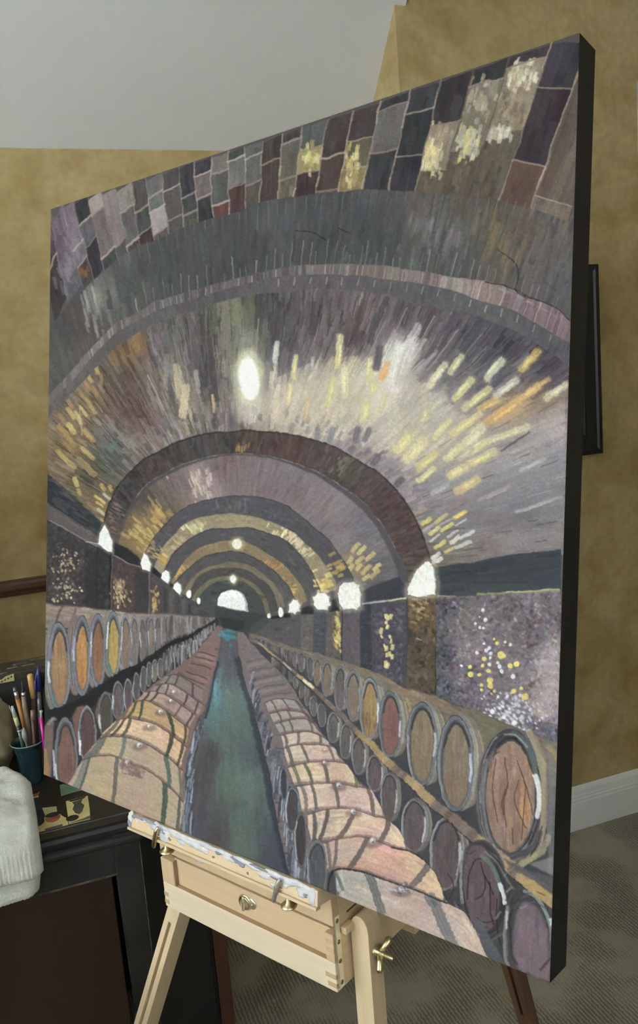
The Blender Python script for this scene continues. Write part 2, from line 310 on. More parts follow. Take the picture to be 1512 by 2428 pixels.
    for i, col in enumerate(bricks):
        t0 = 0.
        for c, t1 in col:
            sk = .035 if i < 9 else (.0 if i > 17 else .015)      # joints tilt with the arch
            q = [P(i, t0+sk), P(i+1, t0-sk), P(i+1, t1-sk), P(i, t1+sk)]
            poly(q, jit(c, 2), 1, 0, top, .25)
            cx, cy = np.mean(q, 0); m = region(q); d = interp_dir(cx, cy); wd = abs(q[1][0]-q[0][0]); hh = abs(q[3][1]-q[0][1])
            for k in range(int(6+hh/7)):
                s, t = rng.uniform(.08, .92, 2); p = (np.array(q[0])*(1-s)+np.array(q[1])*s)*(1-t)+(np.array(q[3])*(1-s)+np.array(q[2])*s)*t
                l = rng.uniform(.1, .3)*hh; stroke([p-np.array(d)*l, p+np.array(d)*l], rng.uniform(3, max(4, wd*.3)), jit(c, 9), .6, m*top, .5, 1, .3)
            t0 = t1
    yl = [(190, 178, 112), (205, 196, 140), (168, 150, 92)]
    def daub(x, y, n, sx, sy, cols, ln_=(8, 20), w=(5, 11), a=.85, clip=None, df=interp_dir, th=.6, js=7):
        for k in range(n):
            px, py = rng.normal(x, sx), rng.normal(y, sy); dx, dy = df(px, py); l = rng.uniform(*ln_)/2
            stroke([(px-dx*l, py-dy*l), (px+dx*l, py+dy*l)], rng.uniform(*w), jit(cols[rng.integers(len(cols))], js), a, clip, .35, 1, th)
    wc = [(200, 192, 165), (178, 168, 142), (215, 208, 185), (160, 148, 118)]
    colm = lambda i: region([P(i, .02), P(i+1, .02), P(i+1, .99), P(i, .99)])*top
    k17, k19, k22, k23, k24 = colm(17), colm(19), colm(22), colm(23), colm(24)
    daub(735, 372, 34, 10, 15, yl, clip=k17); daub(833, 385, 30, 12, 20, yl, clip=k19); daub(845, 425, 14, 12, 10, [(150, 132, 82)], clip=k19)
    daub(1026, 372, 60, 12, 24, [(206, 192, 135), (180, 170, 145), (212, 203, 158)], clip=k22); daub(1044, 318, 24, 12, 12, [(158, 144, 118)], clip=k22); daub(1012, 440, 20, 14, 10, [(104, 92, 76)], clip=k22)
    daub(1130, 235, 60, 18, 22, [(156, 146, 122), (128, 120, 102), (172, 162, 138)], clip=k23); daub(1102, 330, 80, 15, 24, [(186, 178, 150), (196, 182, 116), (166, 160, 146)], clip=k23)
    daub(1236, 182, 80, 18, 16, wc, clip=k24); daub(1208, 262, 70, 18, 26, [(140, 126, 100), (118, 108, 90), (152, 138, 112)], clip=k24); daub(1178, 318, 46, 16, 7, [(188, 180, 162), (168, 158, 138)], clip=k24)
    daub(1085, 415, 50, 18, 24, [(96, 86, 72), (106, 96, 78)], clip=k23); daub(1140, 400, 60, 20, 34, [(100, 90, 76), (88, 82, 70)], clip=k24)
    daub(150, 540, 20, 18, 28, [(135, 118, 130), (120, 106, 118)], (14, 40), (6, 12), .5, top); daub(172, 590, 18, 16, 24, [(140, 132, 138)], (14, 34), (5, 10), .4, top)
    daub(200, 645, 6, 8, 6, [(128, 92, 62)], (5, 10), (5, 9), .8, top); daub(150, 655, 10, 9, 20, [(135, 130, 136)], (10, 30), (5, 9), .6, top)
    mort = (158, 142, 128)
    for i in range(1, len(ln)-1):                                   # mortar lines
        n = 9; pts = [P(i, t)+rng.normal(0, 1.0, 2) for t in np.linspace(-.02, 1.0, n)]; w = 3.2 if i < 16 else 5
        mc = (126, 118, 116) if i < 8 else ((104, 90, 78) if i in (23, 24) else ((150, 132, 112) if i > 21 else mort))
        for k in range(n-1): stroke([pts[k], pts[k+1]], w*rng.uniform(.55, 1.1), jit(mc, 8), rng.uniform(.55, .95), top, 0, 1, .7)
    for i, col in enumerate(bricks):
        for c, t1 in col[:-1]:
            sk = .035 if i < 9 else (.0 if i > 17 else .015)
            a, b = P(i, t1+sk), P(i+1, t1-sk); q = [a, a*.66+b*.34+rng.normal(0, 1.2, 2), a*.33+b*.67+rng.normal(0, 1.2, 2), b]
            if (i in (23, 24) and t1 > .3) or i in (1, 5): continue
            stroke(q, rng.uniform(3, 5.5), jit(mort if i < 20 else (150, 134, 116), 8), rng.uniform(.6, .95), top, 0, 1, .7)

    # ---- first grey arch
    bm = band(A, B1); poly(np.vstack([A, B1[::-1]]), (82, 83, 82))
    gf = field([(130, 860, 92, 92, 86), (160, 780, 78, 80, 76), (190, 740, 84, 74, 72), (205, 790, 92, 76, 74), (215, 720, 130, 128, 120), (250, 700, 118, 120, 112), (230, 820, 112, 112, 104), (300, 680, 82, 86, 82), (400, 620, 78, 81, 79), (450, 660, 80, 82, 80), (560, 590, 76, 78, 78), (620, 640, 78, 80, 80), (680, 540, 88, 90, 90), (700, 600, 76, 78, 76), (800, 500, 84, 86, 88), (780, 570, 72, 76, 76), (900, 500, 84, 86, 88), (900, 570, 74, 78, 78), (1000, 480, 100, 94, 86), (1020, 540, 108, 106, 104), (1000, 610, 86, 88, 84), (1080, 500, 98, 92, 78), (1070, 560, 106, 104, 102), (1090, 620, 90, 90, 86), (1160, 520, 90, 86, 80), (1180, 560, 122, 108, 84), (1180, 630, 108, 100, 88), (1250, 540, 108, 96, 84), (1240, 620, 112, 102, 92), (1300, 580, 108, 98, 92), (1330, 650, 98, 96, 96), (1310, 700, 94, 92, 92)])
    scatter(bm, 1500, gf, interp_dir, (24, 70), (4, 12), .65, 5, .4, .2)
    for x in np.arange(330, 1330, 20.):                             # thin light joints
        x += rng.normal(0, 3); ya = np.interp(x, A[:, 0], A[:, 1]); yb = np.interp(x, B1[:, 0], B1[:, 1]); d = interp_dir(x, (ya+yb)/2)
        for (y0_, y1_, al) in ((ya+2, ya+rng.uniform(20, 60), .35), (yb-rng.uniform(20, 60), yb+14, .75)):
            xx0 = x+d[0]*(y0_-yb)/d[1]; xx1 = x+d[0]*(y1_-yb)/d[1]
            stroke([(xx0, y0_), (xx1, y1_)], rng.uniform(1.6, 3.4), jit((148, 146, 140), 10), al*rng.uniform(.5, 1.1), None, 0, 1, .5, taper=.3)
    daub(225, 745, 18, 18, 30, [(150, 146, 136), (128, 128, 120)], (20, 60), (3, 7), .6, bm); daub(1185, 570, 22, 26, 40, [(132, 112, 82), (124, 104, 78)], (20, 60), (4, 9), .5, bm); daub(1040, 560, 26, 40, 26, [(128, 126, 124)], (16, 50), (4, 9), .4, bm)
    daub(840, 615, 12, 40, 5, [(88, 112, 100)], (6, 16), (4, 8), .5, bm); daub(985, 622, 8, 8, 6, [(86, 108, 96)], (6, 16), (4, 8), .5, bm)

    # ---- thin brick lip and the grey band under it
    poly(np.vstack([B1, B2[::-1]]), (112, 104, 102)); lip = band(B1, B2)
    lf = field([(150, 910, 128, 122, 112), (230, 830, 124, 120, 112), (330, 750, 104, 98, 96), (500, 690, 98, 92, 92), (640, 655, 98, 92, 92), (760, 640, 108, 102, 98), (900, 645, 128, 114, 108), (1000, 662, 138, 122, 114), (1080, 680, 152, 138, 132), (1150, 695, 156, 136, 130), (1200, 715, 132, 112, 114), (1260, 745, 128, 104, 110), (1310, 775, 134, 108, 116), (1345, 795, 128, 104, 112)])
    for x in np.arange(112, 1350, 10.):
        d = interp_dir(x, 700); yb = np.interp(x, B1[:, 0], B1[:, 1]); yc = np.interp(x, B2[:, 0], B2[:, 1])
        stroke([(x, yb+1), (x-d[0]*0, (yb+yc)/2), (x+d[0]/d[1]*(yc-yb)*.5, yc-1)], rng.uniform(7, 13), jit(lf(x, yb), 9), .85, lip, .3, 1, .5)
    for x in np.arange(200, 1345, 17.):
        x += rng.normal(0, 6); yb = np.interp(x, B1[:, 0], B1[:, 1]); yc = np.interp(x, B2[:, 0], B2[:, 1]); d = interp_dir(x, 700)
        stroke([(x+3*d[0], yb+3), (x+d[0]/d[1]*(yc-yb)-0, yc)], rng.uniform(1.5, 4), jit((172, 162, 154), 12), rng.uniform(.15, .7), None, 0, 1, .7)
    poly(np.vstack([B2, B3[::-1]]), (98, 94, 95)); lip2 = band(B2, B3)
    l2 = field([(150, 950, 108, 104, 96), (300, 800, 96, 94, 90), (500, 715, 92, 88, 88), (700, 670, 98, 92, 92), (900, 685, 98, 94, 94), (1000, 705, 90, 90, 92), (1100, 725, 98, 100, 98), (1170, 750, 98, 102, 98), (1250, 785, 92, 90, 96), (1330, 840, 88, 86, 94)])
    scatter(lip2, 340, l2, interp_dir, (10, 26), (5, 11), .7, 5, .3, .3)
    for x in np.arange(660, 1340, 38.):
        yb = np.interp(x, B2[:, 0], B2[:, 1]); d = interp_dir(x, 700); stroke([(x, yb+6), (x+d[0]*16, yb+6+d[1]*16)], 3, jit((160, 155, 150), 8), .6, None, 0, 1, .6)

    def edge(curve, col, w, a=.8, off=0, th=.2, brk=.0, clip=None):
        for k in range(len(curve)-1):
            if rng.random() < brk: continue
            stroke([curve[k]+(0, off), curve[k+1]+(0, off)], w*rng.uniform(.6, 1.3), jit(col, 6), a*rng.uniform(.6, 1), clip, 0, 1, th)
    # ---- the big lit vault
    vr = region(np.vstack([B3, [(1395, 1310), (1030, 1345)], D1[::-1], [(236, 1240), (100, 1120)]]))
    vf = field([(150, 940, 112, 106, 98), (200, 960, 135, 115, 85), (170, 1050, 132, 112, 78), (140, 1110, 115, 100, 78), (220, 1130, 90, 85, 70), (200, 1200, 115, 100, 70), (240, 1230, 140, 118, 78), (300, 830, 122, 98, 70), (270, 900, 95, 85, 75), (300, 960, 98, 80, 74), (330, 1000, 115, 92, 88), (260, 1040, 105, 105, 98), (270, 1090, 92, 96, 88), (330, 1040, 135, 120, 112), (370, 1020, 130, 115, 108),
                (370, 830, 103, 96, 93), (420, 850, 120, 115, 108), (430, 930, 145, 136, 122), (450, 980, 158, 145, 126), (480, 850, 93, 88, 88), (490, 900, 83, 80, 80), (500, 960, 110, 104, 98), (400, 1010, 125, 122, 115), (480, 1000, 120, 112, 105), (540, 760, 108, 108, 92), (540, 850, 120, 118, 105), (590, 780, 112, 112, 98), (560, 960, 140, 130, 120), (600, 980, 165, 152, 138), (560, 1005, 120, 112, 105), (620, 740, 76, 74, 74), (480, 770, 96, 92, 88), (400, 790, 98, 94, 90),
                (650, 730, 86, 83, 84), (660, 820, 86, 84, 88), (690, 880, 105, 101, 101), (700, 940, 160, 148, 132), (720, 990, 165, 152, 138), (660, 980, 165, 150, 135), (760, 740, 93, 86, 88), (780, 820, 106, 98, 98), (800, 880, 170, 160, 140), (790, 940, 180, 168, 148), (800, 1000, 168, 158, 146), (830, 1050, 142, 130, 128), (850, 730, 108, 96, 96), (840, 800, 96, 82, 84), (900, 790, 108, 103, 106), (945, 850, 215, 210, 200), (900, 900, 188, 178, 162), (880, 960, 182, 172, 158), (900, 1020, 164, 154, 148), (960, 760, 96, 86, 90), (1000, 740, 98, 90, 94), (1000, 830, 108, 102, 104), (1000, 900, 140, 132, 125), (980, 980, 176, 166, 154), (960, 1050, 182, 172, 150), (930, 1100, 132, 120, 122),
                (1100, 780, 86, 84, 90), (1080, 850, 98, 94, 98), (1090, 920, 108, 104, 110), (1060, 1000, 168, 158, 146), (1020, 1080, 158, 148, 140), (1000, 1150, 132, 126, 125), (1200, 820, 78, 76, 84), (1180, 900, 90, 88, 96), (1150, 980, 152, 140, 128), (1200, 970, 165, 140, 105), (1150, 1070, 152, 144, 139), (1100, 1130, 142, 134, 131), (1060, 1170, 132, 127, 129), (1300, 850, 80, 76, 84), (1310, 900, 93, 83, 96), (1290, 950, 140, 118, 98), (1300, 1010, 162, 152, 149), (1250, 1080, 152, 147, 146), (1300, 1100, 130, 128, 132), (1200, 1150, 120, 118, 122), (1150, 1220, 118, 112, 114), (1250, 1200, 108, 106, 112), (1310, 1200, 125, 120, 120), (1310, 1270, 128, 122, 118), (1150, 1290, 124, 114, 111), (1060, 1260, 120, 115, 115), (1050, 1320, 120, 112, 100)])
    for yb in range(680, 1340, 20):                                 # underpainting
        for xb in range(104, 1360, 20):
            stroke([(xb, yb), (xb+8, yb+8)], 34, vf(xb, yb), 1, vr, 0, 9, .1)
    scatter(vr, 3600, vf, vault_dir, (26, 80), (4, 13), .6, 7, .45, .25)
    scatter(vr, 1100, vf, vault_dir, (14, 40), (3, 7), .75, 13, .35, .4)
    vfl = lambda x, y: np.minimum(vf(x, y)*(1.09 if x > 640 and y > 880 else 1.03), 235)
    scatter(vr, 1900, vfl, vault_dir, (16, 46), (6, 11), .7, 13, .3, .45)
    smooth_r = region([(1000, 1010), (1340, 930), (1340, 1310), (1040, 1340)])*vr
    scatter(smooth_r, 420, vfl, vault_dir, (50, 140), (8, 20), .5, 5, .45, .2)
    cream = region([(640, 905), (760, 850), (900, 840), (1000, 900), (1120, 1000), (1010, 1110), (940, 1090), (860, 1060), (760, 1030), (640, 1000)])*vr
    scatter(cream, 420, lambda x, y: (196, 186, 166), vault_dir, (20, 60), (5, 12), .42, 10, .4, .5)
    ys, xs = np.nonzero(vr > .5)
    for k in rng.integers(0, len(xs), 1500):
        x, y = xs[k]+X0, ys[k]+Y0; dx, dy = vault_dir(x, y); l = rng.uniform(14, 50); b_ = vf(x, y)
        if (x > 640 and y > 880) and rng.random() < .8: continue
        stroke([(x-dx*l/2, y-dy*l/2), (x+dx*l/2, y+dy*l/2)], rng.uniform(1.4, 2.8), np.clip(b_*(.66 if rng.random() < .55 else 1.28), 0, 240), rng.uniform(.35, .8), vr, 0, 1, .5)
    for x, y, l, w, c in [(480, 780, 60, 12, (84, 78, 78)), (500, 840, 70, 12, (78, 74, 74)), (459, 800, 90, 9, (104, 90, 92)), (560, 730, 70, 22, (118, 118, 96)), (590, 730, 70, 26, (104, 104, 82)), (535, 760, 120, 20, (128, 126, 112)), (612, 740, 70, 14, (72, 74, 64)), (655, 760, 90, 14, (76, 72, 76)), (690, 755, 80, 12, (90, 84, 88)), (850, 760, 90, 16, (92, 76, 78)), (895, 760, 110, 14, (84, 78, 82)), (870, 740, 80, 12, (128, 116, 114)), (920, 760, 100, 12, (124, 114, 112)), (945, 725, 40, 18, (82, 80, 80)), (985, 745, 90, 12, (122, 110, 110)), (1010, 770, 90, 12, (96, 76, 82)), (975, 800, 110, 11, (84, 80, 86)), (1040, 800, 110, 12, (98, 86, 92)), (1075, 800, 120, 14, (118, 110, 112)), (1100, 830, 90, 12, (84, 82, 90)), (415, 960, 60, 12, (102, 92, 88)), (403, 920, 50, 12, (92, 84, 82)), (510, 900, 100, 11, (82, 80, 78)), (505, 960, 70, 9, (88, 84, 82)), (545, 980, 60, 9, (104, 98, 94))]:
        d = vault_dir(x, y); stroke([(x-d[0]*l/2, y-d[1]*l/2), (x+d[0]*l/2, y+d[1]*l/2)], w, jit(c, 4), .75, vr, .4, 1, .4)
    for x, y, l, c in [(880, 830, 150, (150, 140, 134)), (1000, 800, 120, (158, 148, 142)), (930, 800, 160, (150, 140, 136)), (1050, 830, 120, (150, 144, 142)), (610, 800, 90, (140, 138, 120)), (340, 930, 160, (125, 112, 104)), (370, 930, 90, (176, 168, 158)), (385, 960, 110, (150, 142, 134)), (960, 900, 130, (178, 170, 160)), (1110, 830, 90, (128, 124, 126))]:
        d = vault_dir(x, y); stroke([(x-d[0]*l/2, y-d[1]*l/2), (x+d[0]*l/2, y+d[1]*l/2)], 3, c, .8, vr, 0, 1, .6)
    # dark little bricks along the arch
    for k in range(4, len(D1)-26, 1):
        if rng.random() < .55:
            x, y = D1[k]; d = vault_dir(x, y-8); o = rng.uniform(6, 46); l = rng.uniform(8, 18); c = jit((100, 96, 94) if x < 640 else (126, 116, 120), 12)
            stroke([(x-d[0]*o, y-d[1]*o), (x-d[0]*(o+l), y-d[1]*(o+l))], rng.uniform(6, 11), c, .7, vr, .2, 1, .5)
    Yp, Yo, Yc, Yw = (214, 205, 150), (206, 172, 100), (222, 214, 176), (225, 222, 215)
    S1 = [(35, 115, 30, 205, 26, (196, 196, 180)), (30, 215, 25, 300, 24, (180, 176, 166)), (130, 182, 118, 285, 24, Yp), (215, 190, 212, 240, 18, (172, 172, 168)), (352, 90, 335, 230, 32, Yp), (320, 290, 285, 425, 25, Yp), (100, 330, 90, 410, 22, Yp), (190, 370, 175, 490, 16, (210, 180, 130)), (375, 250, 370, 370, 36, Yc), (500, 200, 490, 290, 28, Yp), (545, 140, 530, 230, 38, (86, 80, 86)), (588, 220, 555, 285, 30, (215, 168, 100)), (650, 150, 612, 330, 60, Yw), (700, 120, 640, 300, 40, (205, 200, 192)), (480, 410, 465, 490, 36, Yp), (515, 310, 508, 360, 30, Yp), (572, 370, 550, 440, 26, (208, 198, 155)),
          (870, 220, 795, 320, 36, Yc), (950, 180, 905, 250, 36, (208, 202, 160)), (1150, 205, 1085, 285, 38, (205, 208, 170)), (1330, 160, 1258, 240, 44, (198, 168, 96)), (1300, 190, 1265, 230, 24, (212, 186, 120)), (1220, 300, 1130, 370, 38, (208, 204, 186)), (1385, 290, 1320, 335, 26, (200, 165, 105)), (1330, 330, 1260, 380, 40, (216, 180, 118)), (1000, 300, 925, 385, 40, Yp), (1090, 340, 970, 440, 34, (204, 195, 145)), (1130, 395, 1050, 440, 32, (206, 174, 104)), (1240, 395, 1080, 510, 40, (214, 174, 108)), (810, 430, 760, 490, 40, Yp), (1040, 470, 915, 560, 36, (214, 200, 145)), (890, 505, 825, 580, 34, Yp), (1050, 540, 970, 620, 54, Yc), (1280, 530, 1070, 610, 36, (212, 202, 166)), (1060, 610, 990, 660, 36, Yp),
          (705, 570, 640, 640, 46, Yp), (760, 610, 690, 680, 60, (220, 208, 160)), (815, 670, 745, 730, 40, (210, 196, 130)), (945, 630, 885, 685, 42, Yp), (1110, 655, 1000, 710, 40, (210, 200, 145)), (965, 735, 900, 775, 44, Yp), (1030, 795, 935, 850, 42, (206, 184, 126)), (860, 795, 800, 830, 44, (142, 142, 144)), (810, 740, 745, 795, 30, Yp), (880, 820, 810, 860, 28, (176, 172, 170)), (535, 680, 515, 710, 30, (108, 100, 106)), (655, 790, 632, 812, 30, (92, 88, 90)), (440, 545, 430, 590, 34, (112, 106, 112)), (495, 545, 475, 590, 26, (118, 112, 116)), (310, 545, 300, 600, 30, (130, 132, 136)), (235, 540, 228, 585, 22, (134, 132, 130)),
          (1470, 320, 1375, 385, 36, (214, 206, 172)), (1290, 560, 1150, 645, 8, (98, 90, 88)), (965, 955, 915, 985, 20, (222, 206, 112)), (1360, 690, 1250, 745, 22, (178, 172, 170)), (1190, 825, 1040, 895, 18, (165, 160, 158)), (1450, 880, 1230, 950, 14, (168, 164, 162)), (1000, 640, 950, 690, 30, (196, 186, 160)), (740, 480, 700, 540, 34, (186, 178, 158)), (860, 390, 800, 450, 36, (188, 180, 166)), (660, 400, 620, 470, 40, (190, 182, 166)), (720, 330, 670, 420, 44, (186, 178, 168))]
    ell(800, 955, 190, 75, (200, 190, 168), .38, 34, clip=vr); ell(930, 890, 46, 100, (222, 216, 202), .55, 22, .3, clip=vr); ell(1010, 1010, 110, 70, (190, 182, 164), .3, 34, -.5, clip=vr)
    for x, y, l, w, c in [(955, 830, 130, 18, (228, 226, 218)), (935, 870, 150, 26, (224, 220, 208)), (915, 920, 140, 22, (216, 208, 190)), (975, 850, 110, 10, (210, 206, 198)), (990, 880, 130, 9, (196, 190, 180)), (880, 930, 120, 16, (206, 198, 178)), (845, 920, 120, 14, (204, 194, 172)), (815, 900, 110, 14, (206, 198, 168)), (790, 930, 130, 12, (208, 198, 168)), (760, 940, 110, 12, (200, 190, 168)), (730, 950, 100, 10, (198, 188, 166)), (700, 950, 100, 12, (192, 182, 162)), (670, 960, 90, 12, (196, 184, 160))]:
        d = vault_dir(x, y); stroke([(x-d[0]*l/2, y-d[1]*l/2), (x+d[0]*l/2, y+d[1]*l/2)], w, jit(c, 3), .6, vr, .55, 4, .6, rd=.1)
    for x0, y0, x1, y1, w, c in S1:
        (a, b), (d, e) = from_crop(640, 760, 2.1, [(x0, y0), (x1, y1)]); c = np.array(c, float)
        stroke([(a, b), (d, e)], w/2.1*1.25, c*.55+np.array(vf((a+d)/2, (b+e)/2))*.45, .6, vr, .4, 4, .6, rd=.1)
        stroke([(a, b), (a*.5+d*.5+rng.normal(0, .6), b*.5+e*.5), (d, e)], w/2.1*.92, jit(c, 3), .85, vr, .45, 2.2, .9, rd=.1)
        ox, oy = rng.normal(0, 2, 2); stroke([(a+(d-a)*.2+ox, b+(e-b)*.2+oy), (a+(d-a)*.8+ox, b+(e-b)*.8+oy)], w/2.1*.35, np.minimum(c*1.07+6, 245), .6, vr, .4, 1.2, 1., rd=.1)
    S2 = [(300, 270, 240, 310, 36, (222, 206, 105)), (440, 230, 350, 300, 34, (206, 190, 115)), (615, 205, 530, 255, 24, (220, 190, 100)), (485, 320, 405, 370, 34, (220, 206, 112)), (370, 345, 305, 395, 38, (218, 205, 130)), (430, 470, 355, 515, 34, (220, 206, 110)), (500, 520, 440, 555, 30, (205, 190, 115)), (690, 375, 570, 440, 30, (212, 210, 206)), (655, 470, 530, 510, 34, (206, 204, 202)), (550, 430, 490, 470, 36, (218, 214, 190)), (380, 575, 330, 610, 40, (228, 226, 222)), (400, 620, 330, 650, 40, (230, 228, 222)), (480, 275, 390, 320, 22, (180, 170, 172)), (620, 270, 520, 330, 16, (198, 194, 192)), (320, 315, 250, 370, 26, (186, 172, 176)), (380, 410, 310, 460, 22, (205, 202, 200)), (540, 375, 460, 425, 24, (196, 192, 186)), (290, 180, 140, 220, 30, (150, 140, 115)), (600, 100, 480, 170, 50, (150, 132, 128))]
    for x0, y0, x1, y1, w, c in S2:
        (a, b), (d, e) = from_crop(940, 1160, 3.78, [(x0, y0), (x1, y1)]); stroke([(a, b), (d, e)], w/3.78, jit(c, 3), .9, vr, .35, 1.6, .9, rd=.12)
    S3 = [(340, 290, 350, 340, 28, (190, 165, 100)), (290, 345, 310, 390, 24, (180, 155, 98)), (370, 350, 380, 410, 22, (165, 140, 92)), (270, 390, 300, 440, 26, (176, 132, 92)), (230, 440, 280, 500, 24, (165, 130, 88)), (320, 430, 350, 480, 22, (165, 140, 90)), (170, 520, 190, 560, 26, (172, 132, 98)), (290, 510, 340, 590, 26, (176, 156, 100)), (245, 555, 285, 605, 22, (186, 166, 110)), (165, 570, 205, 625, 26, (192, 172, 106)), (215, 590, 250, 660, 24, (195, 175, 114)), (115, 610, 140, 650, 28, (165, 130, 90)), (170, 670, 200, 715, 34, (202, 182, 112)), (110, 680, 150, 720, 30, (180, 146, 84)), (270, 710, 320, 770, 28, (186, 156, 96)), (160, 740, 210, 800, 30, (166, 142, 90)), (105, 840, 200, 940, 30, (188, 168, 102)), (260, 820, 320, 880, 26, (186, 166, 106)), (150, 790, 200, 840, 28, (160, 138, 90)), (240, 900, 330, 980, 44, (158, 140, 94)), (205, 1015, 220, 1050, 30, (204, 184, 106)), (230, 1085, 240, 1110, 24, (192, 168, 92)), (380, 1055, 400, 1080, 24, (196, 158, 80)), (430, 1065, 440, 1085, 22, (190, 160, 82)), (345, 1125, 400, 1165, 20, (218, 198, 126)), (350, 1165, 390, 1190, 18, (205, 180, 110)), (310, 1190, 350, 1220, 22, (160, 134, 84)), (360, 1210, 400, 1240, 20, (205, 198, 170)), (330, 1240, 380, 1275, 24, (176, 150, 92)), (400, 1110, 430, 1140, 18, (188, 182, 160)), (590, 50, 620, 165, 62, (150, 120, 76)), (640, 120, 670, 230, 44, (128, 98, 74)), (440, 200, 470, 270, 50, (142, 116, 78)), (520, 130, 545, 190, 44, (112, 84, 66)), (860, 300, 885, 480, 46, (184, 170, 138)), (925, 430, 900, 600, 50, (206, 190, 152)), (985, 330, 1005, 450, 32, (176, 166, 152)), (1095, 480, 1100, 580, 18, (206, 178, 136)), (1500, 160, 1490, 260, 26, (192, 192, 184)), (1470, 340, 1465, 430, 30, (206, 198, 174)), (1510, 420, 1470, 680, 26, (206, 196, 164)), (800, 230, 790, 420, 30, (140, 136, 128)), (470, 780, 440, 830, 24, (84, 118, 104)), (240, 560, 255, 730, 6, (196, 176, 124))]
    for x0, y0, x1, y1, w, c in S3:
        (a, b), (d, e) = from_crop(100, 760, 2.7, [(x0, y0), (x1, y1)]); stroke([(a, b), (d, e)], w/2.7, jit(c, 4), .85, vr, .45, 2, .7, rd=.1)
    ell(590, 885, 46, 105, (150, 150, 130), .4, 18, clip=vr); ell(592, 960, 34, 40, (205, 195, 182), .6, 14, clip=vr); ell(590, 893, 32, 66, (212, 210, 178), .85, 9); ell(589, 893, 22, 47, (255, 255, 255), 1, 3, th=.9); ell(594, 915, 20, 34, (255, 255, 255), 1, 3)

    for q in ([(1150, 668), (1200, 680), (1254, 702), (1316, 728), (1352, 760)], [(1178, 590), (1222, 625), (1228, 660), (1222, 690), (1250, 704)], [(1290, 668), (1318, 690)], [(700, 545), (740, 552), (770, 570)], [(800, 540), (830, 552)]): edge(cr(q), (52, 48, 48), 2.6, .85, 0, 0.)
    edge(cr([(1090, 664), (1160, 676), (1250, 708), (1345, 762)]), (150, 148, 146), 5, .5, 4, .9, .4)
    # ---- ledges left and right of the arch
    poly([(100, 1112), (117, 1126), (180, 1182), (238, 1237), (236, 1272), (117, 1196), (100, 1186)], (54, 60, 64), 1, 1, smooth=False); poly([(100, 1186), (117, 1196), (236, 1270), (230, 1296), (117, 1234), (100, 1226)], (98, 92, 90), 1, 1)
    for k in range(120):
        x = rng.uniform(105, 235); y = np.interp(x, [100, 236], [1112+8, 1236])+rng.uniform(-4, 64)*(1 if x < 200 else .8); c = (56, 62, 66) if rng.random() < .6 else (92, 88, 88)
        if y > np.interp(x, [100, 236], [1188, 1272]): c = (112, 104, 102) if rng.random() < .6 else (92, 84, 84)
        if y > np.interp(x, [100, 236], [1224, 1296]): continue
        stroke([(x, y), (x+rng.uniform(12, 30), y+rng.uniform(8, 18))], rng.uniform(3, 7), jit(c, 6), .5, None, .4, 1, .3)
    stroke([(117, 1122), (180, 1172), (236, 1228)], 6, (120, 108, 82), .8)
    rl = [(1034, 1346), (1125, 1332), (1205, 1316), (1330, 1303), (1330, 1402), (1125, 1412), (1034, 1416)]
    poly(rl, (66, 72, 78), 1, 1)
    rm = region(rl); scatter(rm, 150, lambda x, y: (64, 70, 77) if y < 1385 else (74, 80, 82), lambda x, y: unit(1, -.1), (30, 90), (4, 10), .5, 6, .4, .2)
    stroke([(1034, 1415), (1080, 1414)], 4, (190, 180, 130), .9); stroke([(1080, 1417), (1150, 1415)], 4, (198, 196, 192), .8); stroke([(1130, 1409), (1200, 1406), (1325, 1399)], 6, (165, 162, 110), .85, th=.6); stroke([(1200, 1404), (1325, 1396)], 3, (190, 188, 150), .7)

    # ---- inner vault with its shrinking arches
    poly(np.vstack([D2, E1[::-1]]), (126, 114, 114)); iv = band(D2, E1)
    ivf = field([(300, 1240, 112, 96, 74), (330, 1270, 140, 118, 74), (360, 1230, 140, 118, 80), (340, 1190, 92, 86, 78), (390, 1170, 112, 100, 92), (395, 1215, 112, 100, 80), (430, 1150, 122, 106, 104), (470, 1140, 160, 145, 138), (500, 1150, 150, 134, 128), (520, 1110, 124, 108, 108), (560, 1140, 122, 108, 106), (600, 1110, 126, 112, 114), (620, 1160, 124, 110, 110), (700, 1120, 128, 118, 120), (700, 1180, 128, 112, 112), (760, 1180, 134, 120, 120), (800, 1170, 130, 124, 126), (820, 1250, 128, 118, 122), (860, 1260, 122, 118, 122), (880, 1320, 116, 112, 116), (850, 1340, 150, 132, 108), (900, 1370, 108, 104, 106), (930, 1340, 108, 106, 110)])
    ivd = lambda x, y: unit(x-556, y-1440) if y < 1436 else (0, 1)
    for yb in range(1080, 1400, 16):
        for xb in range(280, 960, 16): stroke([(xb, yb), (xb+6, yb+6)], 26, ivf(xb, yb), 1, iv, 0, 7, .1)
    scatter(iv, 1300, ivf, ivd, (14, 44), (3, 8), .55, 7, .4, .25)
    daub(478, 1150, 40, 22, 22, [(192, 178, 165), (172, 156, 146), (196, 180, 150)], (8, 22), (3, 6), .8, iv, ivd); daub(335, 1265, 46, 22, 18, [(176, 148, 88), (160, 132, 76), (186, 164, 108)], (10, 22), (4, 8), .8, iv, ivd); daub(382, 1218, 26, 16, 14, [(180, 148, 80), (165, 138, 84)], (12, 26), (4, 7), .75, iv, ivd)
    for x0, y0, x1, y1 in [(690, 300, 640, 350), (735, 320, 690, 372), (810, 365, 755, 420), (722, 400, 672, 440), (635, 405, 610, 440), (705, 460, 675, 490), (775, 468, 722, 520), (845, 508, 790, 555), (850, 460, 810, 500), (640, 460, 620, 500), (770, 540, 730, 570)]:
        (a, b), (d, e) = from_crop(640, 1200, 3.287, [(x0, y0), (x1, y1)]); stroke([(a, b), (d, e)], 10, jit((206, 188, 122), 5), .85, iv, .3, 1, .8)
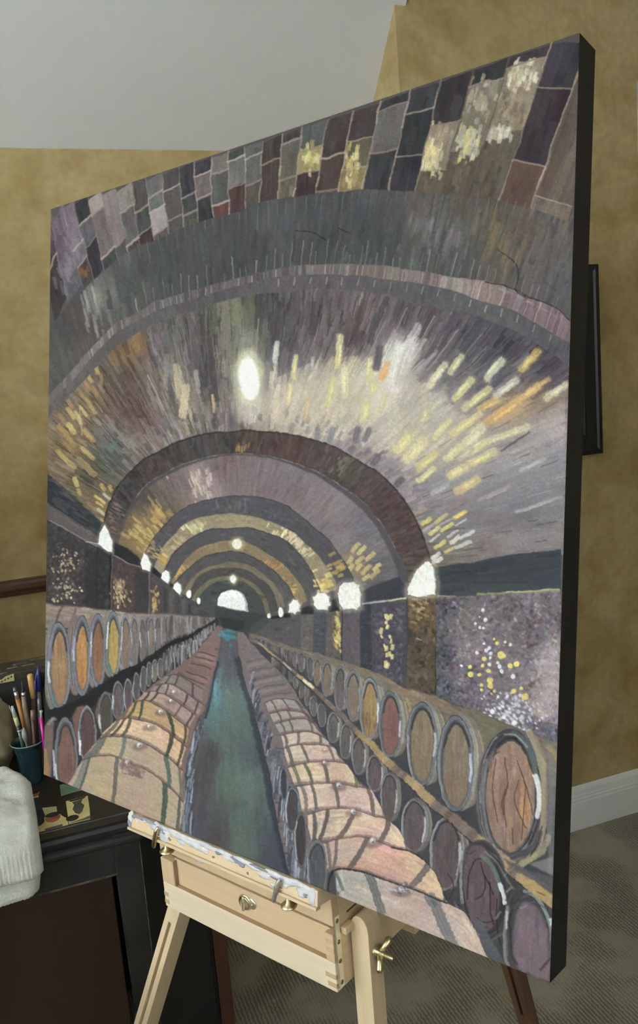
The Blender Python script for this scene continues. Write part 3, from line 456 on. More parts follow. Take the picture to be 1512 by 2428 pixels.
    poly(np.vstack([D2, D3[::-1]]), (82, 80, 82), .85, 1)
    dm = band(D1, D2); poly(np.vstack([D1, D2[::-1]]), (86, 76, 74))
    df = field([(255, 1260, 92, 82, 68), (275, 1210, 74, 70, 66), (300, 1160, 62, 62, 60), (340, 1125, 78, 72, 68), (370, 1110, 88, 72, 68), (420, 1075, 78, 74, 72), (480, 1055, 72, 72, 70), (540, 1045, 74, 74, 70), (580, 1050, 92, 78, 64), (620, 1050, 90, 70, 66), (680, 1060, 96, 72, 68), (740, 1085, 96, 76, 72), (790, 1100, 96, 82, 76), (830, 1125, 92, 88, 78), (880, 1160, 94, 76, 74), (920, 1210, 88, 68, 68), (950, 1260, 90, 72, 70), (985, 1310, 92, 76, 70), (1000, 1370, 92, 78, 66)])
    scatter(dm, 900, df, ivd, (8, 24), (4, 9), .7, 9, .3, .8)
    daub(575, 1062, 10, 12, 5, [(165, 130, 70)], (8, 14), (3, 5), .8, dm, ivd); daub(800, 1105, 14, 14, 10, [(118, 124, 106)], (8, 16), (3, 6), .6, dm, ivd); daub(275, 1220, 30, 12, 26, [(136, 120, 104), (112, 98, 88)], (6, 14), (3, 6), .6, dm, ivd)
    edge(D1, (58, 54, 54), 4, .8, 0, .9); edge(D2[20:-20], (150, 134, 126), 2.6, .6, 1, .6, .35)
    # right pier
    pr_ = [(966, 1405), (1035, 1405), (1035, 1550), (1032, 1652), (1000, 1640), (960, 1628), (963, 1520)]; poly(pr_, (92, 80, 66)); pm = region(pr_)
    scatter(pm, 240, field([(1000, 1430, 122, 98, 62), (1000, 1480, 116, 96, 66), (985, 1520, 92, 84, 70), (1010, 1560, 94, 80, 64), (990, 1600, 100, 92, 76), (1000, 1635, 92, 76, 60)]), lambda x, y: unit(rng.normal(0, 1), 1), (6, 22), (4, 10), .7, 9, .3, .8)
    daub(1005, 1450, 16, 14, 18, [(190, 170, 125), (165, 140, 92)], (5, 12), (4, 7), .8, pm, lambda x, y: (1, .3)); mottle(pm, 60, [(62, 52, 44), (118, 104, 84)], (3, 7), .6, .9)
    stroke([(1034, 1345), (1036, 1440), (1032, 1648)], 4, (50, 46, 46), .8); stroke([(966, 1400), (966, 1500), (960, 1625)], 6, (70, 68, 70), .8)
    # nested arches
    for a, b, c, sc in ((E1, E2, (88, 86, 90), 260), (E2, F1, (150, 138, 108), 260), (F1, G1, (88, 87, 88), 220), (G1, H1, (138, 122, 90), 200), (H1, I1, (90, 88, 88), 160), (I1, J1, (122, 114, 92), 100), (J1, K1, (84, 82, 80), 100), (K1, L1, (116, 110, 86), 70)):
        poly(np.vstack([a, b[::-1]]), c, 1, 0); m = band(a, b); scatter(m, sc, lambda x, y: c, lambda x, y: unit(rng.normal(0, .25)+(y-1440)*-.9, (x-556)*.9+1e-3), (6, 20), (2.5, 6), .5, 8, .2, .3)
    m = band(E1, E2); daub(400, 1250, 40, 24, 18, [(112, 98, 98), (92, 80, 88), (128, 116, 114)], (8, 18), (2, 4), .6, m, ivd); daub(545, 1198, 20, 22, 8, [(118, 118, 118), (104, 106, 104)], (8, 18), (3, 5), .6, m, ivd); daub(640, 1215, 30, 40, 14, [(98, 102, 110), (82, 84, 92)], (4, 10), (2, 4), .6, m, ivd)
    daub(800, 1335, 18, 12, 16, [(196, 172, 98), (176, 150, 88)], (8, 14), (5, 9), .8, m, ivd)
    m = band(E2, F1); daub(452, 1250, 40, 18, 9, [(205, 194, 152), (190, 178, 132)], (6, 14), (3, 7), .8, m, ivd); daub(685, 1268, 40, 24, 14, [(218, 206, 172), (204, 190, 150)], (6, 14), (3, 7), .85, m, ivd); daub(425, 1285, 20, 16, 14, [(186, 170, 122)], (6, 14), (3, 6), .7, m, ivd); daub(720, 1300, 24, 12, 14, [(205, 188, 145)], (6, 12), (3, 6), .7, m, ivd)
    daub(768, 1378, 26, 9, 14, [(216, 196, 118), (200, 178, 100)], (6, 12), (5, 9), .85, None, ivd); daub(350, 1300, 30, 16, 10, [(158, 132, 78), (176, 152, 96)], (6, 14), (3, 6), .7, None, ivd)
    daub(382, 1322, 24, 7, 10, [(196, 164, 84), (176, 140, 70)], (5, 11), (3, 6), .8, None, ivd)
    m = band(G1, H1); daub(660, 1350, 50, 16, 22, [(178, 128, 78), (196, 148, 92), (160, 118, 74)], (6, 12), (3, 6), .8, m, ivd); daub(425, 1352, 34, 9, 12, [(205, 160, 84), (190, 150, 76)], (6, 12), (3, 6), .85, m, ivd); daub(500, 1300, 20, 24, 6, [(152, 130, 92)], (6, 12), (3, 5), .6, m, ivd); daub(695, 1400, 14, 5, 8, [(200, 158, 86)], (6, 10), (3, 5), .8, m, ivd)
    for cv in (E1, F1, H1): edge(cv, (66, 64, 68), 3, .6, 0, .3)
    edge(E2, (128, 114, 98), 2, .5)
    # end wall
    poly(np.vstack([L1, [(640, 1475), (598, 1505), (520, 1500), (470, 1470)]]), (78, 84, 82)); daub(552, 1410, 60, 34, 18, [(70, 76, 74), (84, 90, 86), (62, 66, 66)], (6, 16), (3, 7), .5, None, lambda x, y: unit(1, .2)); daub(470, 1440, 14, 12, 8, [(60, 62, 62)], (6, 16), (3, 7), .7, None, lambda x, y: unit(1, .5))
    poly([(514, 1437), (516, 1420), (525, 1408), (538, 1401), (550, 1399), (566, 1402), (578, 1410), (587, 1424), (590, 1448), (570, 1449), (552, 1446), (530, 1441)], (176, 176, 178)); poly([(515, 1436), (517, 1420), (526, 1408), (539, 1401), (551, 1400), (566, 1404), (576, 1413), (583, 1426), (584, 1447), (552, 1444)], (252, 252, 253), 1, 0, th=.8)
    poly([(508, 1440), (552, 1449), (604, 1450), (632, 1462), (598, 1480), (590, 1500), (556, 1500), (530, 1494), (512, 1470)], (68, 74, 74), 1, 1); poly([(520, 1465), (560, 1470), (582, 1474), (574, 1490), (556, 1500), (530, 1492)], (54, 62, 62), .9, 1)
    for x, y, rx, ry in ((562, 1291, 11, 12), (552, 1374, 7, 10)): ell(x, y, rx*1.7, ry*1.5, (186, 176, 120), .5, 3); ell(x, y, rx, ry, (253, 253, 248), 1, 1, th=.9)

    # ---- walls under the ledge, right
    wall_r = [(1034, 1416), (1125, 1412), (1330, 1402), (1330, 1770), (1240, 1735), (1130, 1690), (1034, 1652)]; poly(wall_r, (98, 93, 100)); wm = region(wall_r)
    wf = field([(1050, 1450, 82, 82, 88), (1100, 1480, 112, 106, 108), (1180, 1450, 98, 94, 98), (1260, 1480, 100, 95, 100), (1310, 1450, 104, 98, 104), (1050, 1550, 76, 78, 86), (1110, 1540, 120, 112, 118), (1170, 1560, 112, 104, 108), (1250, 1530, 106, 100, 104), (1310, 1560, 148, 138, 140), (1050, 1640, 78, 82, 92), (1110, 1620, 104, 98, 108), (1180, 1640, 108, 102, 110), (1260, 1620, 120, 113, 116), (1310, 1640, 160, 148, 148), (1120, 1680, 98, 94, 104), (1200, 1680, 118, 114, 122), (1290, 1680, 150, 140, 140), (1280, 1730, 98, 96, 108), (1310, 1745, 92, 90, 104)])
    wf0 = wf; wf = lambda x, y: wf0(x, y)*1.10+np.array([5, 3, 1])
    for yb in range(1405, 1770, 14):
        for xb in range(1036, 1330, 14): stroke([(xb, yb), (xb+5, yb+5)], 22, wf(xb, yb), 1, wm, 0, 6, .2)
    ys, xs = np.nonzero(wm > .5)
    for k in rng.integers(0, len(xs), 2600):
        x, y = xs[k]+X0, ys[k]+Y0; stroke([(x, y), (x+rng.normal(0, 4), y+rng.normal(0, 4))], rng.uniform(3, 8), jit(wf(x, y), 22), .6, wm, 0, 1.4, .7)
    for k in range(170):
        y = rng.uniform(1640, 1735); x = rng.normal(1215-(1690-y)*-.25, 34); stroke([(x, y), (x+2, y+2)], rng.uniform(3, 7), jit((205, 204, 212), 10), .75, wm, 0, 1, .9)
    mottle(region([(1280, 1540), (1330, 1540), (1330, 1720), (1260, 1700)])*wm, 150, [(176, 164, 160), (160, 150, 150)], (3, 8), .6, .8)
    for x, y, r in [(775, 1080, 15), (798, 1166, 17), (705, 1197, 13), (748, 1232, 14), (780, 1238, 12), (745, 1138, 7), (785, 1380, 12), (805, 1440, 17), (842, 1468, 15), (722, 1462, 15), (835, 1570, 17), (590, 1578, 12), (910, 1555, 15), (1022, 1390, 14), (975, 1365, 12), (830, 1420, 16), (925, 1590, 18), (945, 1630, 18), (1045, 1670, 20), (960, 1940, 13), (930, 1958, 13), (912, 1855, 12), (1000, 1850, 13), (860, 1990, 20), (835, 2035, 16), (1060, 2090, 20), (1020, 1960, 12), (965, 2040, 18), (840, 1510, 12)]:
        (a, b), = from_crop(940, 1160, 3.78, [(x, y)]); ell(a, b, r/3.78*1.05, r/3.78*1.1, (232, 230, 234), .92, 0, th=1)
    for x, y, r in [(940, 1482, 36), (965, 1490, 22), (1022, 1578, 24), (1078, 1560, 24), (900, 1375, 17), (872, 1340, 14), (788, 1518, 22), (660, 1585, 19), (670, 1660, 26), (775, 1580, 17), (745, 1665, 20), (840, 1720, 28), (842, 1765, 26), (768, 1760, 16), (1050, 1805, 24), (1115, 1782, 17), (1150, 1855, 29), (825, 1630, 20), (878, 1810, 14), (768, 1800, 12)]:
        (a, b), = from_crop(940, 1160, 3.78, [(x, y)]); ell(a, b, r/3.78, r/3.78, jit((224, 210, 120), 6), .95, 0, th=1)
    def panel(x0, y0, x1, y1, c, n=60, sp=14):
        q = [(x0, y0), (x1, y0), (x1, y1), (x0, y1)]; poly(q, c, 1, 1); mottle(region(q), n, [tuple(np.clip(np.array(c)+sp, 0, 255)), tuple(np.clip(np.array(c)-sp, 0, 255)), c], (2, 5), .6, .4)
    panel(640, 1458, 716, 1560, (92, 89, 90), 90); panel(714, 1452, 746, 1560, (104, 101, 94), 40); panel(745, 1444, 774, 1580, (80, 87, 92), 50); panel(772, 1444, 811, 1580, (104, 96, 90), 70); panel(811, 1440, 856, 1590, (98, 93, 97), 90); panel(854, 1428, 964, 1640, (84, 82, 90), 300, 20); panel(854, 1432, 880, 1600, (64, 68, 76), 60)
    mottle(region([(885, 1440), (955, 1440), (955, 1620), (890, 1600)]), 160, [(112, 104, 116), (124, 114, 122), (74, 72, 80)], (3, 7), .55, .6)
    stroke([(811, 1448), (809, 1570)], 3, (52, 54, 56), .8); stroke([(744, 1460), (744, 1560)], 2, (70, 74, 76), .7)
    daub(800, 1500, 36, 4, 28, [(214, 194, 116), (186, 162, 92)], (4, 10), (4, 8), .85, None, lambda x, y: unit(.2, 1)); daub(790, 1500, 20, 8, 30, [(132, 112, 96)], (4, 10), (3, 6), .5, None, lambda x, y: unit(.2, 1))
    for x, y in [(910, 850), (945, 850), (905, 900), (915, 930), (870, 960), (865, 1010), (930, 1010), (940, 1040), (885, 1080), (900, 1100), (950, 1090), (930, 1140), (910, 1150), (950, 1160), (905, 1220), (920, 1230)]:
        (a, b), = from_crop(640, 1200, 3.287, [(x, y)]); stroke([(a, b), (a+rng.normal(0, 2), b+rng.uniform(3, 9))], rng.uniform(5, 10), jit((226, 212, 140), 6), .9, None, .2, 1, 1)
    poly([(859, 1402), (893, 1384), (947, 1368), (964, 1390), (964, 1416), (859, 1428)], (64, 68, 76), 1, 1); stroke([(858, 1431), (910, 1426), (962, 1417)], 4, (188, 188, 182), .85, th=.7); stroke([(925, 1424), (962, 1416)], 4, (200, 196, 150), .8)
    poly([(778, 1424), (806, 1418), (806, 1448), (780, 1450)], (48, 50, 54), 1, 1); poly([(714, 1442), (744, 1434), (744, 1456), (716, 1458)], (50, 52, 56), 1, 1); poly([(640, 1463), (690, 1452), (690, 1462), (644, 1468)], (44, 46, 50), 1, 1)
    lamps = [[(982, 1362), (990, 1350), (1000, 1340), (1009, 1333), (1017, 1331), (1024, 1337), (1029, 1350), (1031, 1375), (1032, 1410), (1012, 1412), (993, 1415), (978, 1411), (969, 1407), (968, 1396), (974, 1384)], [(806, 1390), (815, 1382), (838, 1381), (850, 1388), (855, 1408), (854, 1436), (846, 1443), (815, 1444), (806, 1430), (803, 1408)], [(745, 1416), (756, 1406), (770, 1405), (779, 1414), (781, 1432), (775, 1444), (752, 1444), (744, 1434)], [(686, 1434), (696, 1422), (706, 1424), (712, 1434), (711, 1448), (700, 1454), (686, 1452)]]
    for q in lamps:
        cx, cy = np.mean(q, 0); poly([(cx+(x-cx)*1.35, cy+(y-cy)*1.25) for x, y in q], (190, 184, 165), .45, 4); poly(q, (253, 253, 252), 1, 0, th=1)
        for k in range(14): x, y = q[rng.integers(len(q))]; stroke([(x, y), (x+(cx-x)*.3+rng.normal(0, 3), y+(cy-y)*.3+rng.normal(0, 3))], rng.uniform(2, 5), (246, 244, 238), .8, None, .3, 1, 1)
    for x, y, rx, ry in ((666, 1452, 6, 11), (637, 1461, 4.5, 6)): ell(x, y, rx, ry, (250, 250, 248), 1, 0, th=.9)

    # ---- walls under the ledge, left
    lw = [(100, 1226), (117, 1236), (228, 1296), (262, 1312), (262, 1450), (100, 1438)]; poly(lw, (68, 66, 66)); lm = region(lw); mottle(lm, 700, [(84, 80, 80), (58, 57, 58), (74, 70, 70), (92, 86, 84)], (2, 6), .6, .5)
    mottle(region([(120, 1310), (200, 1310), (205, 1425), (115, 1425)])*lm, 240, [(98, 84, 80), (84, 70, 68), (112, 98, 92)], (2, 5), .6, .5); poly([(205, 1300), (235, 1310), (235, 1440), (198, 1436)], (52, 54, 56), .6, 4)
    poly([(234, 1300), (266, 1308), (262, 1446), (232, 1442)], (62, 61, 60), 1, 1); mottle(region([(234, 1300), (266, 1308), (262, 1446), (232, 1442)]), 90, [(78, 74, 72), (48, 48, 48)], (2, 6), .5, .7); stroke([(262, 1310), (260, 1444)], 5, (42, 42, 42), .8); stroke([(232, 1302), (229, 1440)], 3, (46, 48, 50), .7)
    for k in range(95):
        x, y = rng.normal(158, 17), rng.choice([rng.normal(1330, 16), rng.normal(1395, 16)]); stroke([(x, y), (x+rng.normal(0, 1.5), y+rng.uniform(0, 4))], rng.uniform(2, 5.5), jit([(200, 188, 150), (176, 160, 112), (150, 138, 118)][rng.integers(3)], 8), .8, lm, 0, 1, .9)
    stroke([(117, 1234), (170, 1262), (230, 1296)], 3, (140, 134, 128), .7); stroke([(205, 1284), (235, 1290)], 3, (186, 182, 176), .7)
    poly([(272, 1286), (300, 1300), (336, 1328), (334, 1346), (300, 1334), (270, 1316)], (52, 52, 54), 1, 1); stroke([(270, 1316), (300, 1333), (332, 1343)], 3, (142, 138, 132), .75)
    q2 = [(266, 1316), (300, 1335), (340, 1348), (355, 1360), (355, 1456), (262, 1448)]; poly(q2, (84, 72, 70)); mottle(region(q2), 260, [(98, 84, 80), (72, 62, 62)], (2, 5), .6, .5); poly([(322, 1345), (354, 1358), (354, 1454), (320, 1450)], (66, 65, 66), .85, 2)
    daub(286, 1408, 70, 9, 16, [(190, 172, 122), (160, 138, 98), (206, 192, 150)], (3, 7), (2, 5), .8, None, lambda x, y: unit(.1, 1), .9); daub(285, 1380, 20, 8, 10, [(150, 130, 104)], (3, 7), (2, 4), .6, None, lambda x, y: unit(.1, 1))
    stroke([(265, 1318), (262, 1446)], 3, (112, 102, 96), .6)
    q3 = [(353, 1352), (384, 1366), (400, 1384), (470, 1432), (512, 1462), (512, 1470), (352, 1456)]; poly(q3, (82, 80, 80)); mottle(region(q3), 120, [(98, 94, 92), (66, 65, 66)], (2, 5), .5, .4)
    for x, w, c in ((368, 14, (96, 82, 74)), (390, 8, (66, 66, 66)), (405, 12, (108, 98, 90)), (420, 8, (76, 74, 74)), (436, 9, (100, 96, 92)), (450, 6, (62, 62, 62)), (464, 8, (92, 90, 88))): stroke([(x, 1372+(x-353)*.65), (x, 1455)], w, c, .8, region(q3), .3)
    daub(366, 1425, 30, 5, 14, [(206, 178, 100), (176, 148, 84)], (3, 8), (2, 5), .8, None, lambda x, y: unit(.1, 1), .9); stroke([(354, 1362), (352, 1452)], 3, (128, 116, 104), .7)
    poly([(357, 1343), (384, 1362), (384, 1374), (358, 1358)], (46, 46, 48), 1, 1); poly([(400, 1378), (412, 1388), (412, 1398), (402, 1390)], (44, 44, 46), 1, 1)
    for q in ([(251, 1244), (259, 1259), (268, 1285), (266, 1309), (256, 1308), (235, 1290), (238, 1264)], [(344, 1310), (351, 1317), (359, 1338), (357, 1357), (338, 1349), (333, 1335)], [(393, 1351), (400, 1356), (403, 1370), (399, 1385), (383, 1371), (386, 1358)], [(420, 1380), (429, 1388), (431, 1400), (427, 1412), (410, 1396), (413, 1386)]):
        cx, cy = np.mean(q, 0); poly([(cx+(x-cx)*1.25, cy+(y-cy)*1.2) for x, y in q], (186, 180, 162), .4, 3); poly(q, (253, 253, 252), 1, 0, th=1)
    ell(449, 1409, 6, 9, (250, 250, 246)); ell(472, 1425, 4, 8, (250, 250, 246))

    # ---- barrel helper: a painted end (rim, gap, face) on an upright oval
    def barrel(cx, cy, rx, ry, face, rim=(118, 122, 124), dark=(50, 50, 52), hl=None, hr=None, low=None, th=.5, clip=None, gap=.17, tilt=0.):
        ell(cx, cy, rx, ry, dark, 1, 0, tilt, clip, th); ell(cx, cy, rx*.97, ry*.985, rim, 1, 0, tilt, clip, th); ell(cx+rx*.03, cy, rx*(1-gap*1.25), ry*(1-gap*.62), tuple(np.array(dark)*.6+np.array(rim)*.4), .85, 2 if rx > 12 else 1, tilt, clip, th)
        lu_ = .3*face[0]+.59*face[1]+.11*face[2]; face = tuple(min(235, (lu_+(c-lu_)*.88)*1.06+3) for c in face)
        fx, fy = rx*(1-gap*1.6), ry*(1-gap*.9); fcx, fcy = cx+rx*.05, cy+ry*.035
        ell(fcx, fcy, fx, fy, face, 1, 1 if rx > 14 else 0, tilt, clip, th)
        if rx > 6:
            t = np.linspace(0, 2*math.pi, 30, endpoint=False); m = region(np.stack([fcx+fx*np.cos(t), fcy+fy*np.sin(t)], 1))
            if clip is not None: m = m*clip
            for k in range(int(8+rx*1.4)):
                x = fcx+rng.uniform(-1, 1)*fx; y = fcy+rng.uniform(-.8, .8)*fy; l = rng.uniform(.2, .6)*fy; c = np.array(face)*rng.uniform(.82, 1.16)
                if low is not None and y > cy+fy*.25: c = np.array(low)*rng.uniform(.9, 1.1)
                stroke([(x, y-l/2), (x+rng.normal(0, .6), y+l/2)], rng.uniform(2, max(3, rx*.16)), c, .5, m, .35, 1, th)
        for h, sgn in ((hl, -1), (hr, 1)):
            if h is None: continue
            a0, a1, c, w = h; t = np.linspace(a0, a1, 7); stroke(np.stack([cx+sgn*rx*.88*np.sqrt(np.maximum(0, 1-t*t)), cy+t*ry*.95], 1), w*.85, c, .9, clip, .5, 1.6, .9)
        t = np.linspace(-.9, .9, 9)
        for sgn in (-1, 1): stroke(np.stack([cx+sgn*rx*.95*np.sqrt(1-t*t), cy+t*ry*.98], 1), max(1.2, rx*.07), jit((150, 152, 152), 8), .5, clip, 0, 1, .5)
        t = np.linspace(math.pi*1.15, math.pi*1.85, 8); stroke(np.stack([fcx+fx*1.05*np.cos(t), fcy+fy*1.02*np.sin(t)], 1), max(1.5, rx*.14), (58, 56, 58), .7, clip, 0, 1.2, .4)

    # ---- left stacks
    lb = [(100, 1430), (113, 1432), (196, 1439), (260, 1445), (330, 1455), (420, 1460), (512, 1462), (520, 1476), (516, 1488), (455, 1555), (395, 1602), (345, 1640), (275, 1704), (190, 1810), (185, 1870), (95, 1850)]
    poly(lb, (60, 60, 62)); lbm = region(lb)
    poly([(100, 1430), (196, 1439), (300, 1452), (512, 1464), (500, 1476), (400, 1520), (320, 1520), (280, 1480), (200, 1475), (100, 1490)], (142, 126, 116), 1, 2)
    scatter(region([(100, 1432), (196, 1440), (300, 1452), (300, 1490), (100, 1500)]), 200, field([(120, 1450, 150, 128, 116), (180, 1450, 160, 138, 126), (240, 1455, 150, 142, 128), (290, 1460, 165, 158, 142), (115, 1480, 122, 118, 100)]), lambda x, y: unit(1, .15), (10, 30), (3, 7), .7, 8)
    stroke([(148, 1434), (139, 1452), (136, 1475)], 6, (88, 92, 82), .8); stroke([(178, 1442), (170, 1470)], 5, (104, 100, 90), .7); stroke([(255, 1446), (250, 1470)], 5, (96, 96, 86), .7)
    for k in range(210):                                            # far barrel ends turn into streaks
        t = rng.random()**1.2; x = 345+t*165; yt = 1458+t*6; yb = np.interp(x, [338, 400, 451, 511], [1572, 1524, 1504, 1468]); l = rng.uniform(.3, .9)*(yb-yt); y = yt+rng.uniform(0, 1)*(yb-yt-l)
        stroke([(x, y), (x+rng.normal(0, .6), y+l)], rng.uniform(1.8, 4.5), jit([(128, 122, 118), (104, 100, 98), (88, 86, 86), (150, 146, 142)][rng.integers(4)], 8), .7, lbm, .2, 1, .4)
    WH = (226, 228, 232)
    for cx, cy, rx, ry, c in ((126, 1580, 24, 106, (132, 128, 112)), (178, 1553, 22, 97, (134, 118, 112)), (220, 1541, 17, 90, (140, 128, 116)), (258, 1527, 15, 80, (132, 130, 116)), (290, 1524, 11, 70, (150, 146, 136)), (311, 1520, 9, 63, (146, 142, 134))):
        ell(cx, cy, rx, ry, c, .95, 1, clip=lbm)
        for k in range(9): x = cx-rx*rng.uniform(-.1, .75); stroke([(x+6, cy-ry*.7), (x, cy), (x+5, cy+ry*.7)], rng.uniform(2, 4), jit([(150, 148, 140), (104, 110, 104), (170, 158, 140), (96, 92, 90)][rng.integers(4)], 8), .6, lbm, .2, 1, .5)
    for a in [(374, 1506, 7, 46, (112, 104, 98)), (358, 1513, 8, 52, (120, 108, 96)), (339, 1518, 8.5, 57, (108, 98, 92))]: barrel(*a, rim=(140, 140, 142), hl=(-.3, .3, WH, 2))
    barrel(319, 1521, 10, 64, (118, 106, 96), rim=(138, 138, 146), hl=(-.5, .1, (205, 205, 214), 3)); barrel(299, 1526, 12, 71, (124, 104, 86), rim=(140, 142, 146), hl=(-.6, .2, (200, 204, 206), 3))
    barrel(270, 1529, 18, 81, (158, 130, 66), rim=(116, 126, 126), hl=(-.7, .1, WH, 5), hr=(.1, .8, (150, 156, 156), 4), low=(176, 150, 78), gap=.22); barrel(233, 1543, 19, 91, (134, 92, 62), rim=(124, 124, 138), hl=(-.5, .15, WH, 5), hr=(.2, .8, (112, 124, 122), 4), gap=.23)
    barrel(195, 1555, 22, 98, (172, 122, 62), rim=(116, 122, 130), hl=(-.45, .1, (205, 205, 226), 7), hr=(-.2, .8, (140, 142, 148), 4), low=(168, 116, 60), gap=.25); barrel(140, 1581, 28, 107, (152, 116, 76), rim=(122, 128, 138), hl=(-.1, .35, WH, 7), hr=(-.3, .9, (134, 138, 144), 6), low=(158, 112, 72), gap=.2)
    for x, y0, y1 in ((122, 1500, 1560), (177, 1495, 1540), (217, 1480, 1520)): stroke([(x+4, y0), (x, (y0+y1)/2), (x-1, y1)], 5, (138, 134, 168), .6)
    for x, y in ((127, 1668), (262, 1590), (125, 1655)): stroke([(x, y-14), (x+4, y+6)], 5, (74, 136, 128), .7)
    dk = cr([(100, 1700), (140, 1694), (200, 1668), (260, 1625), (300, 1597), (338, 1577), (400, 1529), (451, 1508), (513, 1469)])
    for k in range(len(dk)-1): stroke([dk[k], dk[k+1]], np.interp(dk[k][0], [100, 200, 300, 400, 513], [30, 32, 22, 9, 4]), (48, 48, 50), .9, lbm, 0, 3, .2)
    for k in range(150):
        t = rng.random(); x = 385+t*125; yt = np.interp(x, [380, 400, 451, 511], [1548, 1534, 1512, 1473]); yb = np.interp(x, [380, 395, 455, 516], [1615, 1604, 1557, 1486]); l = rng.uniform(.35, .8)*(yb-yt); y = yt+rng.uniform(.02, .98)*(yb-yt-l)
        stroke([(x, y), (x+rng.normal(0, .8), y+l)], rng.uniform(1.8, 4.5), jit([(138, 136, 134), (108, 106, 104), (84, 82, 82), (164, 164, 164)][rng.integers(4)], 8), .75, lbm, .2, 1, .4)
    for a in [(380, 1586, 7, 26, (98, 92, 84)), (367, 1592, 7, 28, (110, 102, 90)), (354, 1600, 7, 30, (92, 88, 84)), (341, 1611, 8, 33, (94, 88, 86)), (324, 1630, 9, 37, (92, 84, 84)), (304, 1652, 11, 45, (96, 80, 82))]: barrel(*a, rim=(142, 144, 146), hl=(-.5, .6, (186, 192, 192), 2.4), clip=lbm)
    barrel(279, 1661, 15, 46, (104, 88, 88), rim=(126, 134, 134), hl=(-.3, .4, (205, 214, 216), 5), hr=(.2, .8, (96, 150, 146), 3), clip=lbm)
    poly([(226, 1690), (236, 1656), (252, 1640), (266, 1646), (240, 1660), (236, 1740)], (120, 104, 84), .9, 1, lbm); barrel(250, 1695, 16, 56, (84, 76, 66), rim=(116, 118, 116), hl=(.0, .6, WH, 6), clip=lbm)
    poly([(172, 1700), (182, 1678), (200, 1672), (196, 1700), (184, 1780)], (132, 96, 86), .9, 1, lbm); barrel(207, 1742, 22, 70, (92, 70, 68), rim=(126, 132, 134), hl=(-.1, .6, (176, 196, 206), 6), clip=lbm); stroke([(190, 1758), (189, 1790)], 6, WH, .9, lbm)
    poly([(104, 1726), (116, 1706), (132, 1700), (128, 1740), (122, 1850), (100, 1850)], (116, 100, 88), 1, 1, lbm); poly([(100, 1770), (112, 1780), (120, 1850), (98, 1850)], (158, 124, 80), .9, 1, lbm); barrel(157, 1803, 27, 104, (118, 86, 74), rim=(112, 118, 116), hl=(.1, .5, WH, 5), clip=lbm, gap=.2); stroke([(128, 1780), (130, 1840)], 5, (206, 208, 212), .85, lbm); stroke([(116, 1716), (124, 1704), (134, 1706)], 7, (150, 150, 128), .7, lbm)

    # ---- lying barrels of the two front rows
    def lying(topc, botc, base, spots, hoops, n=90, bung=None, lowshade=(120, 96, 92)):
        up_ = lambda c: tuple(min(235, ((.3*c[0]+.59*c[1]+.11*c[2])*.26+v*.74)*1.09+4) for v in c); base = up_(base); spots = [(x, y, up_(c)) for x, y, c in spots]
        tc, bc = cr(topc, 6), cr(botc, 6); q = np.vstack([tc, bc[::-1]]); poly(q, base, 1, 0, th=.35); m = region(q); f = field([(x, y, *c) for x, y, c in spots])
        def at(cv, s): i = s*(len(cv)-1); k = min(int(i), len(cv)-2); return cv[k]+(cv[k+1]-cv[k])*(i-k)
        for k in range(n):
            s, t = rng.uniform(0, .9), rng.uniform(0, 1); p = at(tc, s)*(1-t)+at(bc, s)*t; p2 = at(tc, min(1, s+rng.uniform(.08, .25)))*(1-t)+at(bc, min(1, s+.15))*t
            stroke([p, p2], rng.uniform(3, 9), jit(f(*p), 7), .55, m, .4, 1, .4)
        for s in np.linspace(0, .97, 26): stroke([at(bc, s)-(0, 3), at(bc, s+.03)-(0, 3)], rng.uniform(4, 8), lowshade, .5, m, 0, 2.5, .3)
        for s, w, c in hoops:
            pts = [at(tc, s)*(1-t)+at(bc, s)*t+(math.sin(t*3.14)*w*.35, 0) for t in np.linspace(0, 1, 6)]; stroke(pts, w, c, .92, m, .25, 1, .6)
        stroke(tc, 2.5, (92, 74, 72), .75, None, 0, 1, .7)
        if bung is not None:
            x, y, r = bung; ell(x, y+r*.8, r*3, r*1.4, (120, 98, 94), .55, 3, clip=m); ell(x, y, r, r, (176, 172, 170), 1, 0, th=1); ell(x-r*.2, y-r*.2, r*.55, r*.55, (222, 220, 220), 1, 0, th=1); ell(x+r*.3, y+r*.35, r*.4, r*.4, (112, 100, 98), .8)
    fr = [(516, 1484), (485, 1525), (455, 1555), (395, 1600), (345, 1640), (275, 1704), (195, 1800), (180, 1890), (440, 1990), (440, 1900), (446, 1780), (466, 1710), (485, 1680), (500, 1620), (516, 1560), (528, 1490)]
    poly(fr, (128, 106, 98)); frm = region(fr)
    scatter(frm, 260, lambda x, y: (132, 108, 100) if y > 1560 else (128, 100, 94), lambda x, y: unit(1, .3), (8, 24), (3, 7), .6, 9)
    GR, BR_ = (74, 84, 70), (84, 70, 64)
    for (xa, ya, xb, yb) in ((470, 1545, 508, 1556), (462, 1557, 504, 1570), (452, 1572, 498, 1586), (442, 1590, 490, 1610), (420, 1596, 482, 1622)):  # far rows
        stroke([(xa, ya), ((xa+xb)/2, (ya+yb)/2-2), (xb, yb)], 3, (92, 78, 72), .8, frm); stroke([(xa, ya+7), ((xa+xb)/2, (ya+yb)/2+5), (xb, yb+7)], 8, jit((152, 122, 112), 8), .7, frm)
    lying([(395, 1602), (420, 1600), (450, 1612), (481, 1632)], [(372, 1628), (410, 1628), (450, 1648), (478, 1668)], (122, 106, 100), [(400, 1612, (126, 112, 104)), (460, 1635, (120, 106, 102))], [(.12, 4, GR), (.35, 4, GR), (.75, 4, BR_)], 30)
